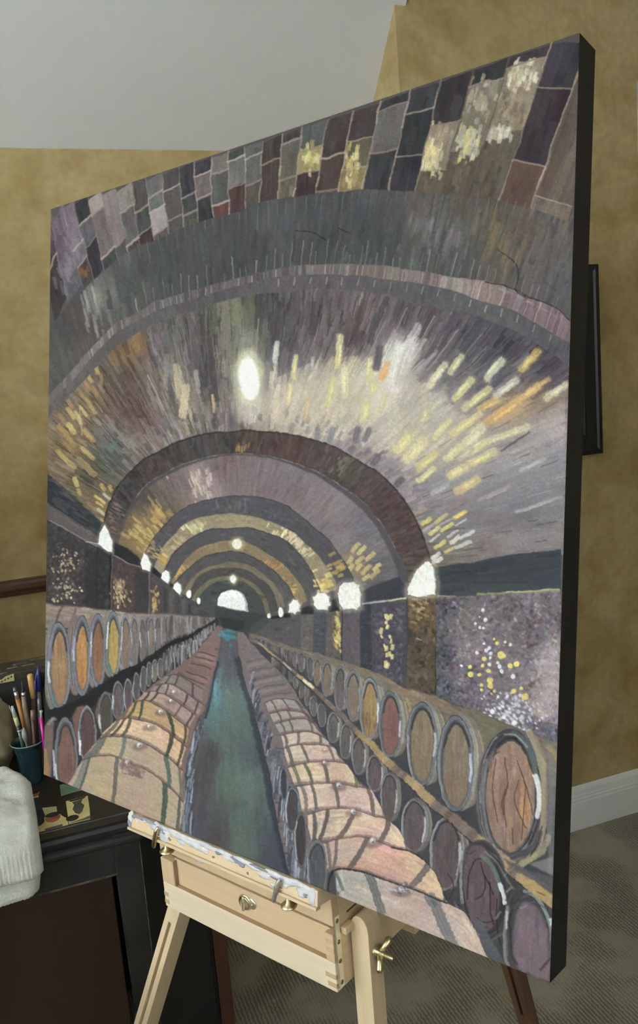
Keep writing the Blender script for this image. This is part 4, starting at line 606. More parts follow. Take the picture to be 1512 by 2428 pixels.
    lying([(370, 1626), (400, 1622), (440, 1640), (480, 1668)], [(345, 1650), (390, 1650), (430, 1668), (470, 1700)], (142, 116, 110), [(385, 1635, (158, 136, 126)), (440, 1655, (140, 112, 108))], [(.14, 4, BR_), (.32, 4, BR_), (.72, 5, BR_), (.92, 4, BR_)], 36, (412, 1641, 4))
    lying([(344, 1640), (379, 1642), (420, 1664), (464, 1696)], [(322, 1668), (356, 1666), (400, 1688), (448, 1728)], (152, 122, 108), [(350, 1650, (170, 142, 112)), (410, 1672, (150, 118, 106)), (440, 1700, (146, 120, 112))], [(.12, 5, BR_), (.3, 5, BR_), (.75, 5, (112, 92, 84)), (.95, 5, BR_)], 40, (405, 1661, 4.5))
    lying([(315, 1666), (335, 1662), (353, 1664), (391, 1684), (448, 1728)], [(294, 1704), (320, 1702), (376, 1722), (408, 1742), (440, 1768)], (168, 130, 84), [(325, 1680, (178, 146, 72)), (345, 1685, (180, 148, 84)), (380, 1700, (172, 124, 88)), (420, 1730, (186, 150, 96))], [(.1, 6, (78, 82, 54)), (.3, 6, (66, 78, 60)), (.78, 8, (62, 74, 60)), (.96, 6, (84, 76, 56))], 60, (381, 1688, 5))
    lying([(272, 1708), (300, 1702), (320, 1703), (376, 1722), (408, 1743), (440, 1772)], [(238, 1748), (270, 1744), (304, 1748), (347, 1765), (395, 1794), (430, 1822)], (196, 156, 118), [(290, 1715, (205, 172, 128)), (320, 1715, (210, 176, 132)), (350, 1735, (200, 158, 118)), (390, 1755, (198, 150, 112)), (425, 1790, (196, 166, 112))], [(.05, 9, (112, 108, 84)), (.17, 6, BR_), (.32, 8, (92, 84, 70)), (.8, 10, (64, 74, 56)), (.95, 7, (88, 74, 58))], 80, (355, 1723, 5.5))
    lying([(236, 1752), (262, 1744), (304, 1748), (347, 1765), (393, 1792), (434, 1826)], [(196, 1800), (225, 1792), (263, 1792), (304, 1806), (347, 1824), (379, 1847), (414, 1879), (432, 1899)], (166, 140, 110), [(260, 1765, (172, 150, 96)), (290, 1770, (168, 144, 112)), (330, 1785, (164, 140, 112)), (380, 1815, (160, 138, 108)), (415, 1850, (150, 136, 108))], [(.05, 12, (104, 114, 108)), (.14, 6, (110, 112, 98)), (.36, 9, (112, 122, 120)), (.8, 10, (84, 108, 96)), (.96, 7, (112, 116, 88))], 90, (331, 1766, 6))
    lying([(194, 1804), (225, 1792), (263, 1791), (304, 1806), (347, 1824), (379, 1847), (414, 1879), (434, 1902)], [(150, 1880), (200, 1900), (260, 1925), (320, 1950), (360, 1965), (400, 1980), (430, 1990)], (166, 138, 112), [(225, 1830, (156, 138, 88)), (225, 1860, (172, 150, 92)), (270, 1840, (172, 142, 118)), (320, 1860, (168, 138, 114)), (300, 1890, (164, 130, 110)), (370, 1880, (160, 146, 100)), (395, 1910, (162, 146, 92)), (415, 1920, (150, 142, 108))], [(.05, 14, (132, 134, 128)), (.1, 6, (92, 100, 92)), (.34, 9, (104, 104, 92)), (.76, 12, (70, 92, 76)), (.93, 7, (92, 96, 88))], 140, (304, 1808, 7))
    mottle(region([(290, 1800), (350, 1815), (340, 1850), (290, 1835)]), 60, [(112, 96, 92), (136, 112, 102)], (3, 8), .45, .4)

    # ---- aisle
    ai = [(528, 1492), (557, 1497), (566, 1561), (584, 1621), (602, 1684), (622, 1759), (634, 1820), (655, 1950), (700, 2110), (420, 1990), (445, 1900), (466, 1820), (481, 1734), (491, 1671), (501, 1621), (519, 1561)]
    poly(ai, (76, 92, 86), 1, 1); am = region(ai)
    aif = field([(540, 1560, 84, 84, 86), (545, 1590, 82, 84, 86), (510, 1640, 86, 118, 122), (500, 1680, 82, 112, 112), (545, 1650, 88, 112, 104), (530, 1750, 82, 104, 92), (575, 1700, 86, 108, 98), (500, 1780, 74, 74, 74), (480, 1850, 72, 72, 74), (540, 1850, 84, 110, 94), (590, 1850, 86, 110, 100), (610, 1800, 74, 86, 88), (470, 1920, 76, 76, 78), (520, 1920, 80, 88, 82), (570, 1950, 84, 108, 94), (620, 1950, 76, 88, 86), (650, 2000, 66, 74, 82), (520, 1985, 74, 72, 72), (580, 2020, 82, 98, 88), (640, 2050, 66, 74, 80), (440, 1960, 74, 82, 92)])
    aif0 = aif; aif = lambda x, y: aif0(x, y)*1.10+np.array([6, 1, 3])
    for yb in range(1490, 2110, 12):
        for xb in range(425, 700, 12): stroke([(xb, yb), (xb+3, yb+8)], 20, aif(xb, yb), 1, am, 0, 6, .1)
    scatter(am, 420, aif, lambda x, y: unit((x-540)/(y-1380+1)*.9, 1), (30, 110), (4, 12), .4, 4, .4, .15)
    daub(541, 1507, 18, 8, 5, [(84, 142, 150), (74, 126, 136)], (6, 14), (4, 8), .9, None, lambda x, y: unit(1, .2)); daub(549, 1540, 6, 3, 12, [(80, 120, 128)], (8, 16), (3, 6), .5, am); daub(512, 1640, 12, 4, 16, [(98, 148, 154)], (14, 30), (4, 7), .6, am, lambda x, y: unit(-.2, 1))
    stroke([(516, 1570), (500, 1640), (488, 1700)], 6, (52, 56, 62), .7, None, 0, 2); stroke([(568, 1565), (590, 1650), (612, 1740), (632, 1820), (652, 1930), (690, 2090)], 22, (56, 62, 72), .7, None, 0, 6)
    for k in range(100):                                            # left row barrel ends along the aisle
        t = rng.random()**.8; y = 1700+t*265; x = np.interp(y, [1700, 1780, 1900, 1970], [476, 452, 440, 436])+rng.uniform(-6, 16)*(.5+t*.7); l = rng.uniform(20, 60)*(.4+t*.8)
        stroke([(x+4, y-l/2), (x, y), (x-2, y+l/2)], rng.uniform(2, 5), jit([(128, 134, 150), (88, 96, 108), (170, 178, 190), (62, 68, 76)][rng.integers(4)], 8), .65, None, .2, 1, .5)

    # ---- right front row
    rf = [(560, 1496), (575, 1500), (620, 1550), (680, 1610), (720, 1670), (760, 1735), (806, 1790), (850, 1850), (915, 1935), (965, 2005), (1035, 2070), (1060, 2140), (1170, 2300), (760, 2120), (690, 2090), (660, 1960), (640, 1830), (622, 1759), (602, 1684), (584, 1621), (568, 1560)]
    poly(rf, (124, 114, 112)); rfm = region(rf)
    scatter(rfm, 320, field([(570, 1520, 134, 112, 108), (600, 1570, 132, 118, 116), (640, 1620, 128, 122, 116), (680, 1660, 132, 124, 116), (610, 1640, 116, 112, 116), (640, 1740, 92, 96, 110), (650, 1850, 76, 82, 94), (700, 1690, 140, 128, 120), (720, 2060, 80, 82, 88)]), lambda x, y: unit(1, .15), (8, 24), (3, 8), .6, 9)
    for k in range(170):                                            # barrel ends seen as streaks along the aisle
        t = rng.random(); y = 1600+t*480; x = np.interp(y, [1600, 1684, 1759, 1830, 1960, 2090], [588, 608, 630, 648, 674, 706])+rng.uniform(-4, 22)*(.5+t); l = rng.uniform(16, 70)*(.4+t*.9)
        stroke([(x+4, y-l/2), (x, y-l*.1), (x-2, y+l/2)], rng.uniform(2, 5), jit([(122, 128, 144), (84, 90, 104), (176, 182, 194), (58, 62, 70)][rng.integers(4)], 8), .65, rfm, .2, 1, .5)
    for (xa, ya, xb, yb) in ((584, 1572, 628, 1562), (592, 1592, 646, 1582), (600, 1612, 662, 1600), (612, 1632, 676, 1622), (620, 1652, 690, 1642)): stroke([(xa, ya), ((xa+xb)/2, (ya+yb)/2-3), (xb, yb)], 3, (104, 94, 92), .7, rfm); stroke([(xa+4, ya+8), (xb, yb+8)], 8, jit((148, 132, 126), 6), .6, rfm)
    lying([(628, 1666), (660, 1656), (700, 1660), (722, 1680)], [(640, 1692), (680, 1684), (720, 1690), (740, 1710)], (142, 130, 122), [(650, 1670, (148, 136, 128)), (700, 1675, (146, 134, 124))], [(.15, 4, (104, 98, 94)), (.4, 4, (104, 98, 94)), (.7, 4, (104, 98, 94))], 30)
    lying([(640, 1692), (680, 1684), (722, 1690), (745, 1712)], [(652, 1716), (690, 1706), (732, 1704), (756, 1734)], (150, 138, 128), [(660, 1700, (156, 144, 134)), (715, 1700, (152, 140, 128))], [(.15, 4, (104, 98, 94)), (.35, 4, (104, 98, 94)), (.7, 5, (104, 98, 94))], 34)
    lying([(652, 1716), (690, 1705), (731, 1704), (757, 1734)], [(664, 1742), (700, 1737), (740, 1738), (772, 1752)], (146, 134, 126), [(670, 1728, (148, 136, 126)), (730, 1722, (156, 144, 132))], [(.12, 5, (108, 102, 98)), (.3, 5, (108, 102, 98)), (.68, 5, (108, 102, 98))], 40)
    lying([(664, 1744), (700, 1736), (738, 1736), (771, 1751), (790, 1774)], [(674, 1774), (710, 1768), (760, 1766), (800, 1786)], (180, 158, 138), [(690, 1754, (192, 172, 148)), (740, 1752, (180, 156, 136)), (775, 1766, (164, 146, 132))], [(.06, 7, (104, 104, 96)), (.3, 6, (116, 106, 94)), (.65, 6, (112, 100, 92)), (.88, 7, (124, 116, 108))], 50)
    lying([(674, 1773), (710, 1766), (761, 1766), (791, 1772), (808, 1796)], [(684, 1814), (727, 1809), (771, 1806), (815, 1809), (830, 1830)], (186, 156, 138), [(700, 1785, (196, 172, 140)), (750, 1785, (190, 156, 140)), (790, 1795, (182, 152, 138))], [(.06, 8, (98, 102, 92)), (.28, 6, (110, 98, 88)), (.62, 6, (128, 106, 98)), (.9, 8, (122, 116, 110))], 60, (771, 1779, 3))
    lying([(684, 1818), (727, 1809), (771, 1806), (815, 1809), (841, 1829), (852, 1858)], [(700, 1860), (756, 1855), (803, 1858), (844, 1863), (882, 1875)], (190, 156, 126), [(700, 1835, (198, 178, 128)), (735, 1830, (202, 176, 146)), (780, 1830, (194, 152, 124)), (780, 1848, (196, 152, 112)), (825, 1840, (196, 172, 126))], [(.05, 8, (112, 116, 92)), (.18, 7, (92, 98, 80)), (.37, 8, (98, 96, 82)), (.76, 8, (112, 110, 84)), (.93, 7, (132, 120, 108))], 80, (769, 1809, 4.5))
    lying([(706, 1864), (756, 1855), (803, 1858), (844, 1863), (882, 1870), (904, 1905)], [(716, 1924), (780, 1918), (838, 1919), (887, 1934), (918, 1942)], (192, 160, 142), [(735, 1885, (196, 174, 146)), (780, 1880, (194, 164, 146)), (820, 1885, (188, 152, 138)), (815, 1910, (182, 142, 136)), (870, 1895, (196, 168, 148))], [(.04, 8, (118, 120, 106)), (.13, 7, (104, 98, 88)), (.35, 8, (108, 96, 88)), (.74, 9, (112, 98, 92)), (.95, 8, (128, 120, 114))], 90, (804, 1862, 6.5))
    lying([(728, 1932), (780, 1918), (838, 1919), (887, 1934), (916, 1940), (946, 1963), (966, 2004)], [(738, 1994), (762, 1990), (815, 1985), (873, 1986), (931, 2007), (975, 2020)], (196, 162, 132), [(750, 1945, (150, 140, 134)), (775, 1945, (204, 178, 140)), (820, 1960, (208, 174, 136)), (880, 1950, (206, 170, 142)), (850, 1985, (156, 124, 124)), (925, 1965, (214, 188, 148)), (950, 1990, (204, 168, 144))], [(.05, 9, (96, 92, 90)), (.12, 4, (205, 190, 175)), (.16, 9, (92, 82, 80)), (.35, 11, (108, 92, 86)), (.7, 12, (112, 94, 88)), (.96, 8, (118, 116, 114))], 110, (839, 1925, 7))
    lying([(756, 2000), (815, 1985), (873, 1986), (931, 2007), (975, 2018), (1012, 2044), (1033, 2068), (1058, 2130)], [(776, 2062), (809, 2059), (858, 2065), (931, 2091), (989, 2111), (1062, 2142)], (190, 146, 122), [(790, 2010, (172, 150, 136)), (830, 2010, (200, 168, 142)), (840, 2045, (196, 138, 116)), (900, 2030, (200, 140, 118)), (930, 2040, (206, 150, 122)), (960, 2040, (206, 176, 120)), (900, 2075, (172, 128, 126)), (1010, 2075, (206, 172, 128)), (1030, 2110, (196, 164, 134))], [(.04, 9, (128, 112, 106)), (.1, 8, (122, 102, 96)), (.28, 13, (104, 100, 92)), (.74, 15, (118, 108, 104)), (.97, 9, (92, 90, 90))], 150, (885, 1993, 8))
    lying([(776, 2110), (782, 2070), (809, 2059), (858, 2065), (931, 2091), (989, 2111), (1059, 2140), (1097, 2159), (1117, 2186), (1136, 2223), (1165, 2290)], [(776, 2130), (800, 2140), (860, 2170), (920, 2200), (1000, 2240), (1060, 2270), (1165, 2310)], (174, 150, 132), [(800, 2090, (150, 152, 140)), (840, 2100, (176, 162, 142)), (900, 2110, (166, 138, 122)), (940, 2130, (176, 146, 132)), (960, 2170, (184, 150, 138)), (1020, 2180, (168, 150, 138)), (1050, 2200, (176, 156, 140)), (1080, 2190, (196, 172, 146)), (1110, 2230, (190, 162, 142)), (1130, 2260, (186, 160, 130))], [(.12, 16, (108, 116, 104)), (.2, 8, (190, 186, 172))], 240, (953, 2107, 9))
    stroke([(874, 2072), (884, 2090), (892, 2120), (905, 2160)], 20, (104, 110, 106), .85, None, .3, 1.5, .7); stroke([(1018, 2126), (1034, 2150), (1052, 2195), (1074, 2245)], 26, (112, 114, 118), .85, None, .3, 1.5, .7); stroke([(1024, 2135), (1030, 2145)], 10, (78, 104, 94), .7)
    daub(955, 2108, 26, 12, 8, [(192, 192, 196), (130, 122, 124), (96, 90, 92)], (4, 12), (3, 6), .7, None, lambda x, y: unit(1, .4), 1)
    for cv in ([(782, 2070), (809, 2058), (858, 2065), (931, 2091), (989, 2111), (1059, 2140)], [(931, 2007), (975, 2019), (1012, 2044), (1033, 2070), (1058, 2132)]): edge(cr(cv, 10), (60, 52, 50), 4, .9, 0, 1)
    barrel(674, 1858, 9, 42, (64, 66, 72), rim=(112, 120, 126), dark=(58, 60, 66), hl=(-.8, .1, (176, 184, 190), 2.4)); barrel(694, 1920, 17, 56, (76, 72, 74), rim=(116, 124, 124), dark=(56, 58, 62), hl=(-.8, .5, (196, 204, 208), 3), hr=(-.9, .1, (98, 138, 132), 5)); barrel(714, 1992, 15, 66, (74, 66, 68), rim=(112, 110, 110), dark=(56, 56, 60), hl=(-.7, .7, (190, 194, 198), 3))
    barrel(751, 2060, 25, 72, (82, 88, 92), rim=(126, 124, 124), dark=(66, 70, 76), hl=(-.4, .6, (160, 166, 170), 3)); poly([(776, 2070), (790, 2062), (797, 2078), (797, 2125), (772, 2116)], (74, 74, 78), .9, 2); stroke([(776, 2112), (779, 2085), (790, 2064)], 4, (46, 44, 46), .9); stroke([(800, 2082), (801, 2112)], 5, (205, 208, 206), .8, th=1); stroke([(796, 2066), (806, 2084), (812, 2110)], 8, (84, 96, 88), .7, th=.9)

    # ---- right stacks
    rb = [(590, 1500), (643, 1515), (695, 1533), (753, 1548), (806, 1565), (861, 1583), (922, 1608), (957, 1632), (1034, 1649), (1076, 1674), (1127, 1682), (1184, 1708), (1241, 1731), (1335, 1764), (1335, 2345), (1163, 2285), (1136, 2223), (1117, 2186), (1097, 2159), (1062, 2142), (1058, 2128), (1033, 2068), (1012, 2044), (966, 2004), (946, 1963), (915, 1936), (882, 1872), (850, 1850), (806, 1790), (760, 1735), (720, 1672), (680, 1612), (620, 1552), (575, 1500)]
    poly(rb, (74, 75, 79)); rbm = region(rb); mottle(rbm, 500, [(82, 82, 86), (68, 70, 74), (88, 88, 92)], (6, 16), .4, .3)
    topb = np.array([(590, 1500), (643, 1515), (695, 1533), (753, 1548), (806, 1565), (861, 1583), (922, 1608), (957, 1632), (1034, 1649), (1076, 1674), (1127, 1682), (1184, 1708), (1241, 1731), (1335, 1764)], float)
    off = np.interp(topb[:, 0], [590, 760, 960, 1100, 1335], [18, 46, 100, 120, 110]); tb = np.vstack([topb, (topb+np.stack([off*0, off], 1))[::-1]]); poly(tb, (122, 112, 96), 1, 2, rbm); tbm = region(tb)*rbm
    scatter(tbm, 420, field([(640, 1525, 112, 106, 98), (760, 1565, 128, 118, 100), (870, 1600, 134, 122, 98), (950, 1650, 152, 130, 98), (1040, 1670, 140, 116, 94), (1060, 1720, 120, 110, 96), (1130, 1710, 118, 112, 92), (1160, 1740, 128, 126, 94), (1250, 1750, 112, 104, 92), (1300, 1800, 150, 132, 96)]), lambda x, y: unit(1, .45), (10, 34), (3, 8), .65, 8)
    for x0, y0, x1, y1, w, c in ((900, 1612, 916, 1690, 12, (118, 124, 122)), (918, 1625, 945, 1700, 7, (112, 116, 104)), (950, 1650, 962, 1740, 12, (112, 122, 120)), (962, 1655, 972, 1720, 6, (172, 150, 100)), (1040, 1675, 1055, 1740, 7, (104, 100, 96)), (1120, 1700, 1140, 1790, 9, (112, 114, 104)), (1135, 1705, 1155, 1760, 9, (120, 116, 92)), (1250, 1735, 1290, 1800, 12, (104, 104, 108))): stroke([(x0, y0), ((x0+x1)/2+6, (y0+y1)/2-8), (x1, y1)], w, c, .7, rbm, .3, 1, .5)
    for k in range(120):
        t = rng.random(); x = 600+t*125; yt = np.interp(x, topb[:, 0], topb[:, 1])+8+t*6; yb = np.interp(x, [600, 620, 678, 733], [1512, 1528, 1574, 1618]); l = (yb-yt)*rng.uniform(.4, .9)
        if l > 2: stroke([(x, yt+2), (x+1, yt+l)], rng.uniform(2, 5), jit([(112, 106, 104), (88, 84, 86), (76, 74, 76), (134, 128, 124)][rng.integers(4)], 7), .7, rbm, .2, 1, .4)
    def hoops(cx, cy, rx, ry, cs, th=.6):              # the barrel's body with its hoops, seen behind its end
        for f_, k_, c in cs:
            ell(cx+rx*f_, cy-ry*.02, rx*.98, ry*k_, jit(c, 4), .9, 1, clip=rbm, th=th)
            t = np.linspace(-.75, .55, 8); stroke(np.stack([cx+rx*f_+rx*.95*np.sqrt(1-t*t), cy+t*ry*k_*.97], 1), max(1.5, rx*.10), np.minimum(np.array(c)*1.22+10, 215), .6, rbm, .4, 1.2, .8)
    for a in ((775, 1609, 14, 44), (806, 1632, 15, 54), (837, 1650, 18, 62), (876, 1682, 23, 75), (924, 1718, 28, 80), (999, 1763, 37, 101), (1080, 1811, 43, 116)): hoops(*a, [(.62, .93, (142, 126, 100)), (.46, .96, (108, 108, 104)), (.30, .985, (146, 134, 108)), (.16, 1., (118, 124, 126))])
    R1 = [(700, 1562, 6, 21, (104, 96, 92)), (716, 1570, 8, 25, (100, 92, 88)), (736, 1584, 8, 30, (98, 90, 88)), (752, 1594, 9, 35, (122, 100, 80)), (775, 1609, 14, 44, (118, 104, 86)), (806, 1632, 15, 54, (100, 92, 88)), (837, 1650, 18, 62, (122, 108, 90))]
    for a in R1: barrel(*a, rim=(126, 128, 132), hr=(-.5, .6, (160, 164, 170), 2.5), clip=rbm)
    barrel(876, 1682, 23, 75, (150, 122, 74), rim=(138, 142, 146), hr=(-.2, .4, (214, 218, 226), 6), low=(118, 88, 82), clip=rbm); barrel(924, 1718, 28, 80, (128, 88, 80), rim=(112, 118, 120), hr=(-.1, .35, (206, 212, 218), 6), low=(140, 96, 82), clip=rbm)
    barrel(999, 1763, 37, 101, (128, 112, 86), rim=(110, 114, 116), hl=(-.2, .7, (160, 164, 164), 5), hr=(-.25, .3, (188, 196, 204), 8), low=(134, 112, 84), clip=rbm); barrel(1080, 1811, 43, 116, (124, 110, 90), rim=(108, 112, 116), hl=(-.5, .6, (140, 142, 148), 5), hr=(-.2, .35, (196, 204, 220), 9), low=(130, 108, 86), clip=rbm)
    ell(1212, 1884, 84, 162, (112, 108, 104), 1, 2, clip=rbm); barrel(1207, 1882, 74, 153, (142, 116, 98), rim=(92, 92, 96), dark=(60, 58, 60), clip=rbm, th=.8, gap=.14)
    for k in range(60):
        x = 1207+rng.uniform(-50, 52); y = 1880+rng.uniform(-90, 90); c = [(154, 126, 106), (138, 114, 98), (160, 124, 96), (146, 112, 98)][rng.integers(4)]
        if x > 1236: c = (184, 136, 84)
        stroke([(x, y-30), (x+rng.normal(0, 3), y), (x+rng.normal(0, 5), y+30)], rng.uniform(4, 10), jit(c, 8), .5, region([(1160, 1790), (1207, 1752), (1250, 1790), (1264, 1880), (1250, 1970), (1207, 2008), (1165, 1970), (1152, 1880)]), .4, 1, .8)
    for q in ([(1195, 1795), (1204, 1860), (1196, 1900), (1200, 1960)], [(1205, 1858), (1192, 1900), (1194, 1930)], [(1225, 1800), (1245, 1870), (1240, 1930), (1236, 1990)], [(1235, 1830), (1258, 1900), (1262, 1930)], [(1175, 1800), (1168, 1870), (1180, 1950)], [(1185, 1780), (1172, 1790)], [(1215, 1960), (1216, 2000)], [(1228, 1850), (1222, 1900), (1244, 1960)]): stroke(cr(q), 2.2, (84, 62, 54), .8, None, 0, 1, .0)
    for k in range(70):
        a0 = rng.uniform(0, 6.28); ln_ = rng.uniform(.25, .9); rr = rng.uniform(.90, 1.1); t = np.linspace(a0, a0+ln_, 7); c = [(70, 68, 72), (104, 104, 108), (128, 126, 126), (88, 92, 92), (52, 48, 50)][rng.integers(5)]
        stroke(np.stack([1209+68*rr*np.cos(t), 1882+146*rr*np.sin(t)], 1), rng.uniform(2, 7), jit(c, 6), .65, rbm, .3, 1, rng.uniform(.2, 1.))
    stroke(cr([(1268, 1838), (1278, 1880), (1278, 1910), (1272, 1935)]), 12, (232, 234, 236), .95, None, .2, 1.2, 1); stroke(cr([(1218, 1735), (1248, 1760), (1264, 1800), (1268, 1830)]), 13, (96, 108, 104), .85, None, .3, 1.2, .9); stroke(cr([(1196, 1740), (1225, 1745), (1250, 1770)]), 4, (165, 166, 166), .8)
    stroke(cr([(1155, 1800), (1148, 1880), (1152, 1950), (1175, 2010), (1205, 2030)]), 6, (128, 128, 132), .7); stroke(cr([(1256, 1735), (1280, 1790), (1292, 1880), (1286, 1970), (1262, 2030), (1235, 2050)]), 17, (168, 156, 122), .85, None, .35, 1.5, .9); stroke(cr([(1268, 1745), (1292, 1800)]), 10, (142, 120, 98), .7); stroke(cr([(1280, 1975), (1266, 2010), (1240, 2022), (1210, 2030)]), 16, (82, 82, 88), .85, None, .3, 1.2, .8); stroke(cr([(1284, 1960), (1272, 2000), (1258, 2030)]), 3, (62, 52, 50), .8)
    poly([(1292, 1750), (1312, 1756), (1330, 1760), (1330, 2080), (1300, 2070), (1296, 1900)], (118, 116, 112), .7, 3); stroke([(1300, 1770), (1318, 1790), (1318, 1800)], 14, (164, 142, 92), .8); stroke([(1304, 1790), (1308, 1900), (1300, 2000)], 12, (128, 126, 124), .6); poly([(1255, 2050), (1310, 2030), (1315, 2075), (1290, 2066)], (148, 146, 148), .7, 2); stroke([(1240, 2048), (1285, 2020), (1300, 1985)], 14, (172, 162, 122), .7)
    # lower right row
    R2 = [(700, 1618, 6, 16), (716, 1640, 6, 18), (730, 1656, 7, 20), (744, 1674, 9, 25), (762, 1696, 10, 29), (788, 1726, 15, 38), (819, 1758, 15, 43), (850, 1791, 17, 46), (888, 1833, 21, 44), (922, 1890, 21, 60), (981, 1958, 30, 66), (1056, 2024, 40, 88)]
    for k, a in enumerate(R2):
        if k > 4: hoops(*a, [(.42, .95, (132, 122, 104)), (.26, .98, (96, 96, 98)), (.14, 1., (128, 126, 122))])
        c = (96, 84, 84) if k > 7 else (98, 92, 88); barrel(*a, c, rim=(128, 128, 126), dark=(56, 56, 60), hr=(-.3, .6, (196, 198, 196) if k > 4 else (140, 140, 138), max(2, a[2]*.2)), hl=(-.9, .3, (150, 152, 152), max(1.5, a[2]*.14)), clip=rbm, gap=.16 if k < 9 else .12)
    for k in range(60):
        t = rng.random(); x = 640+t*95; yt = np.interp(x, [620, 678, 733], [1540, 1588, 1636]); stroke([(x, yt), (x+1, yt+rng.uniform(8, 26))], rng.uniform(2, 4), jit([(112, 108, 106), (84, 82, 84), (132, 130, 126)][rng.integers(3)], 7), .6, rbm, .2, 1, .4)
    bmq = np.array([(612, 1524), (620, 1530), (678, 1578), (733, 1623), (781, 1668), (816, 1704), (871, 1756), (922, 1809), (980, 1858), (1042, 1916), (1127, 1984), (1184, 2032), (1255, 2089), (1330, 2140)], float)
    bc = cr(bmq, 8); bw = np.interp(bc[:, 0], [612, 733, 871, 1042, 1184, 1330], [4, 9, 15, 22, 28, 34])
    for k in range(len(bc)-1):
        u = bc[k][0]; c = (168, 145, 102) if (math.sin(u*.045)+math.sin(u*.021+1)) > .1 else (124, 110, 100)
        stroke([bc[k]+(0, bw[k]*.45), bc[k+1]+(0, bw[k]*.45)], bw[k]*.5, (58, 56, 58), .8, rbm, 0, 1.5, .4); stroke([bc[k], bc[k+1]], bw[k], jit(c, 6), .95, rbm, .15, 1.2, .8)
    stroke([(720, 1612), (742, 1630)], 6, (222, 218, 200), .9, None, .2, 1, 1); stroke([(672, 1572), (690, 1588)], 4, (196, 190, 160), .8)
    poly([(1190, 2030), (1260, 2068), (1312, 2078), (1316, 2125), (1266, 2088), (1220, 2062)], (98, 95, 100), .9, 2, rbm); poly([(1232, 2088), (1266, 2086), (1312, 2124), (1313, 2158), (1285, 2137), (1254, 2112)], (178, 152, 98), .95, 1, rbm, .8)
    # the two big barrels bottom right
    ell(1146, 2106, 60, 118, (80, 80, 82), 1, 2, -.08, rbm); ell(1146, 2106, 54, 112, (64, 64, 68), 1, 1, -.08, rbm); ell(1141, 2106, 42, 104, (108, 92, 96), 1, 2, -.1, rbm, .8)
    for k in range(36): x, y = 1141+rng.uniform(-30, 30), 2106+rng.uniform(-75, 75); stroke([(x, y-16), (x+rng.normal(0, 3), y+16)], rng.uniform(4, 9), jit((112, 94, 98), 8), .5, None, .4, 1, .9)
    for q in ([(1140, 2045), (1150, 2090), (1144, 2120), (1128, 2130)], [(1160, 2090), (1162, 2140), (1170, 2190)], [(1150, 2075), (1168, 2120)], [(1130, 2175), (1150, 2186), (1172, 2180)], [(1178, 2130), (1178, 2200), (1184, 2240)], [(1108, 2130), (1114, 2070), (1125, 2040), (1140, 2036)]): stroke(cr(q), 3, (58, 48, 50), .85, None, 0, 1, .0)
    stroke(cr([(1140, 2030), (1162, 2045), (1178, 2080), (1186, 2110)]), 10, (104, 132, 116), .85, None, .3, 1.2, .9); stroke(cr([(1184, 2095), (1194, 2120), (1196, 2140)]), 10, (226, 232, 238), .95, None, .2, 1, 1); stroke(cr([(1150, 2018), (1176, 2040), (1200, 2080), (1220, 2110)]), 5, (132, 140, 112), .7); stroke(cr([(1095, 2020), (1092, 2080), (1094, 2140)]), 7, (168, 170, 172), .75)
    poly(cr([(1205, 2160), (1212, 2120), (1232, 2104), (1262, 2118), (1290, 2160), (1308, 2210), (1318, 2260), (1318, 2345), (1240, 2310), (1205, 2280), (1200, 2220)]), (78, 78, 80), 1, 2, rbm); poly(cr([(1222, 2170), (1240, 2140), (1268, 2150), (1290, 2190), (1300, 2240), (1300, 2320), (1240, 2296), (1216, 2260)]), (122, 106, 112), 1, 3, rbm, .7)
    for k in range(46): x, y = 1262+rng.uniform(-36, 36), 2230+rng.uniform(-60, 70); stroke([(x, y-20), (x+rng.normal(0, 2), y+20)], rng.uniform(5, 11), jit((128, 112, 117) if y > 2190 else (98, 90, 94), 7), .5, rbm, .4, 1, .7)
    stroke(cr([(1244, 2112), (1270, 2126), (1290, 2160), (1304, 2200), (1308, 2230)]), 8, (140, 158, 150), .9, None, .3, 1, .9); stroke([(1304, 2180), (1309, 2206)], 7, (222, 230, 232), .9); stroke(cr([(1202, 2150), (1196, 2200), (1196, 2260), (1204, 2290)]), 8, (150, 152, 150), .8, None, .3, 1, .9); stroke(cr([(1214, 2130), (1208, 2180), (1214, 2260), (1226, 2285)]), 6, (62, 60, 62), .7)
    stroke(cr([(1130, 2190), (1150, 2240), (1180, 2285)]), 34, (104, 110, 112), .7, rbm, .3, 3, .7); stroke([(1200, 2160), (1200, 2200)], 5, (206, 208, 208), .7); stroke(cr([(1308, 2200), (1310, 2270), (1300, 2320)]), 14, (140, 112, 118), .6, rbm); stroke(cr([(1060, 2140), (1075, 2100), (1060, 2070)]), 3, (60, 54, 54), .7)

    for k in range(150):
        x, y = rng.uniform(1085, 1318), rng.uniform(2010, 2310)
        if y > 1836+(x-104)*.4128-6: continue
        near = min(abs(math.hypot((x-1146)/54, (y-2106)/112)-1), abs(math.hypot((x-1262)/56, (y-2225)/105)-1))
        if near > .22: continue
        c = [(58, 56, 58), (120, 122, 122), (92, 104, 100), (150, 152, 150), (104, 92, 96)][rng.integers(5)]; a_ = math.atan2((y-2106), (x-1146))+1.57 if x < 1200 else math.atan2((y-2225), (x-1262))+1.57; l = rng.uniform(10, 34)
        stroke([(x-math.cos(a_)*l*.4, y-math.sin(a_)*l*.9), (x+math.cos(a_)*l*.4, y+math.sin(a_)*l*.9)], rng.uniform(2, 6), jit(c, 7), .6, rbm, .35, 1.2, rng.uniform(.1, 1.))
    # ---- hand wobble: nothing in a painting is drawn with a ruler
    yy, xx = np.mgrid[0:H, 0:W].astype(np.float32)
    wx = xx+.7*fbm(9, 2, 21)+1.8*fbm(46, 2, 22); wy = yy+.8*fbm(9, 2, 23)+1.8*fbm(46, 2, 24)
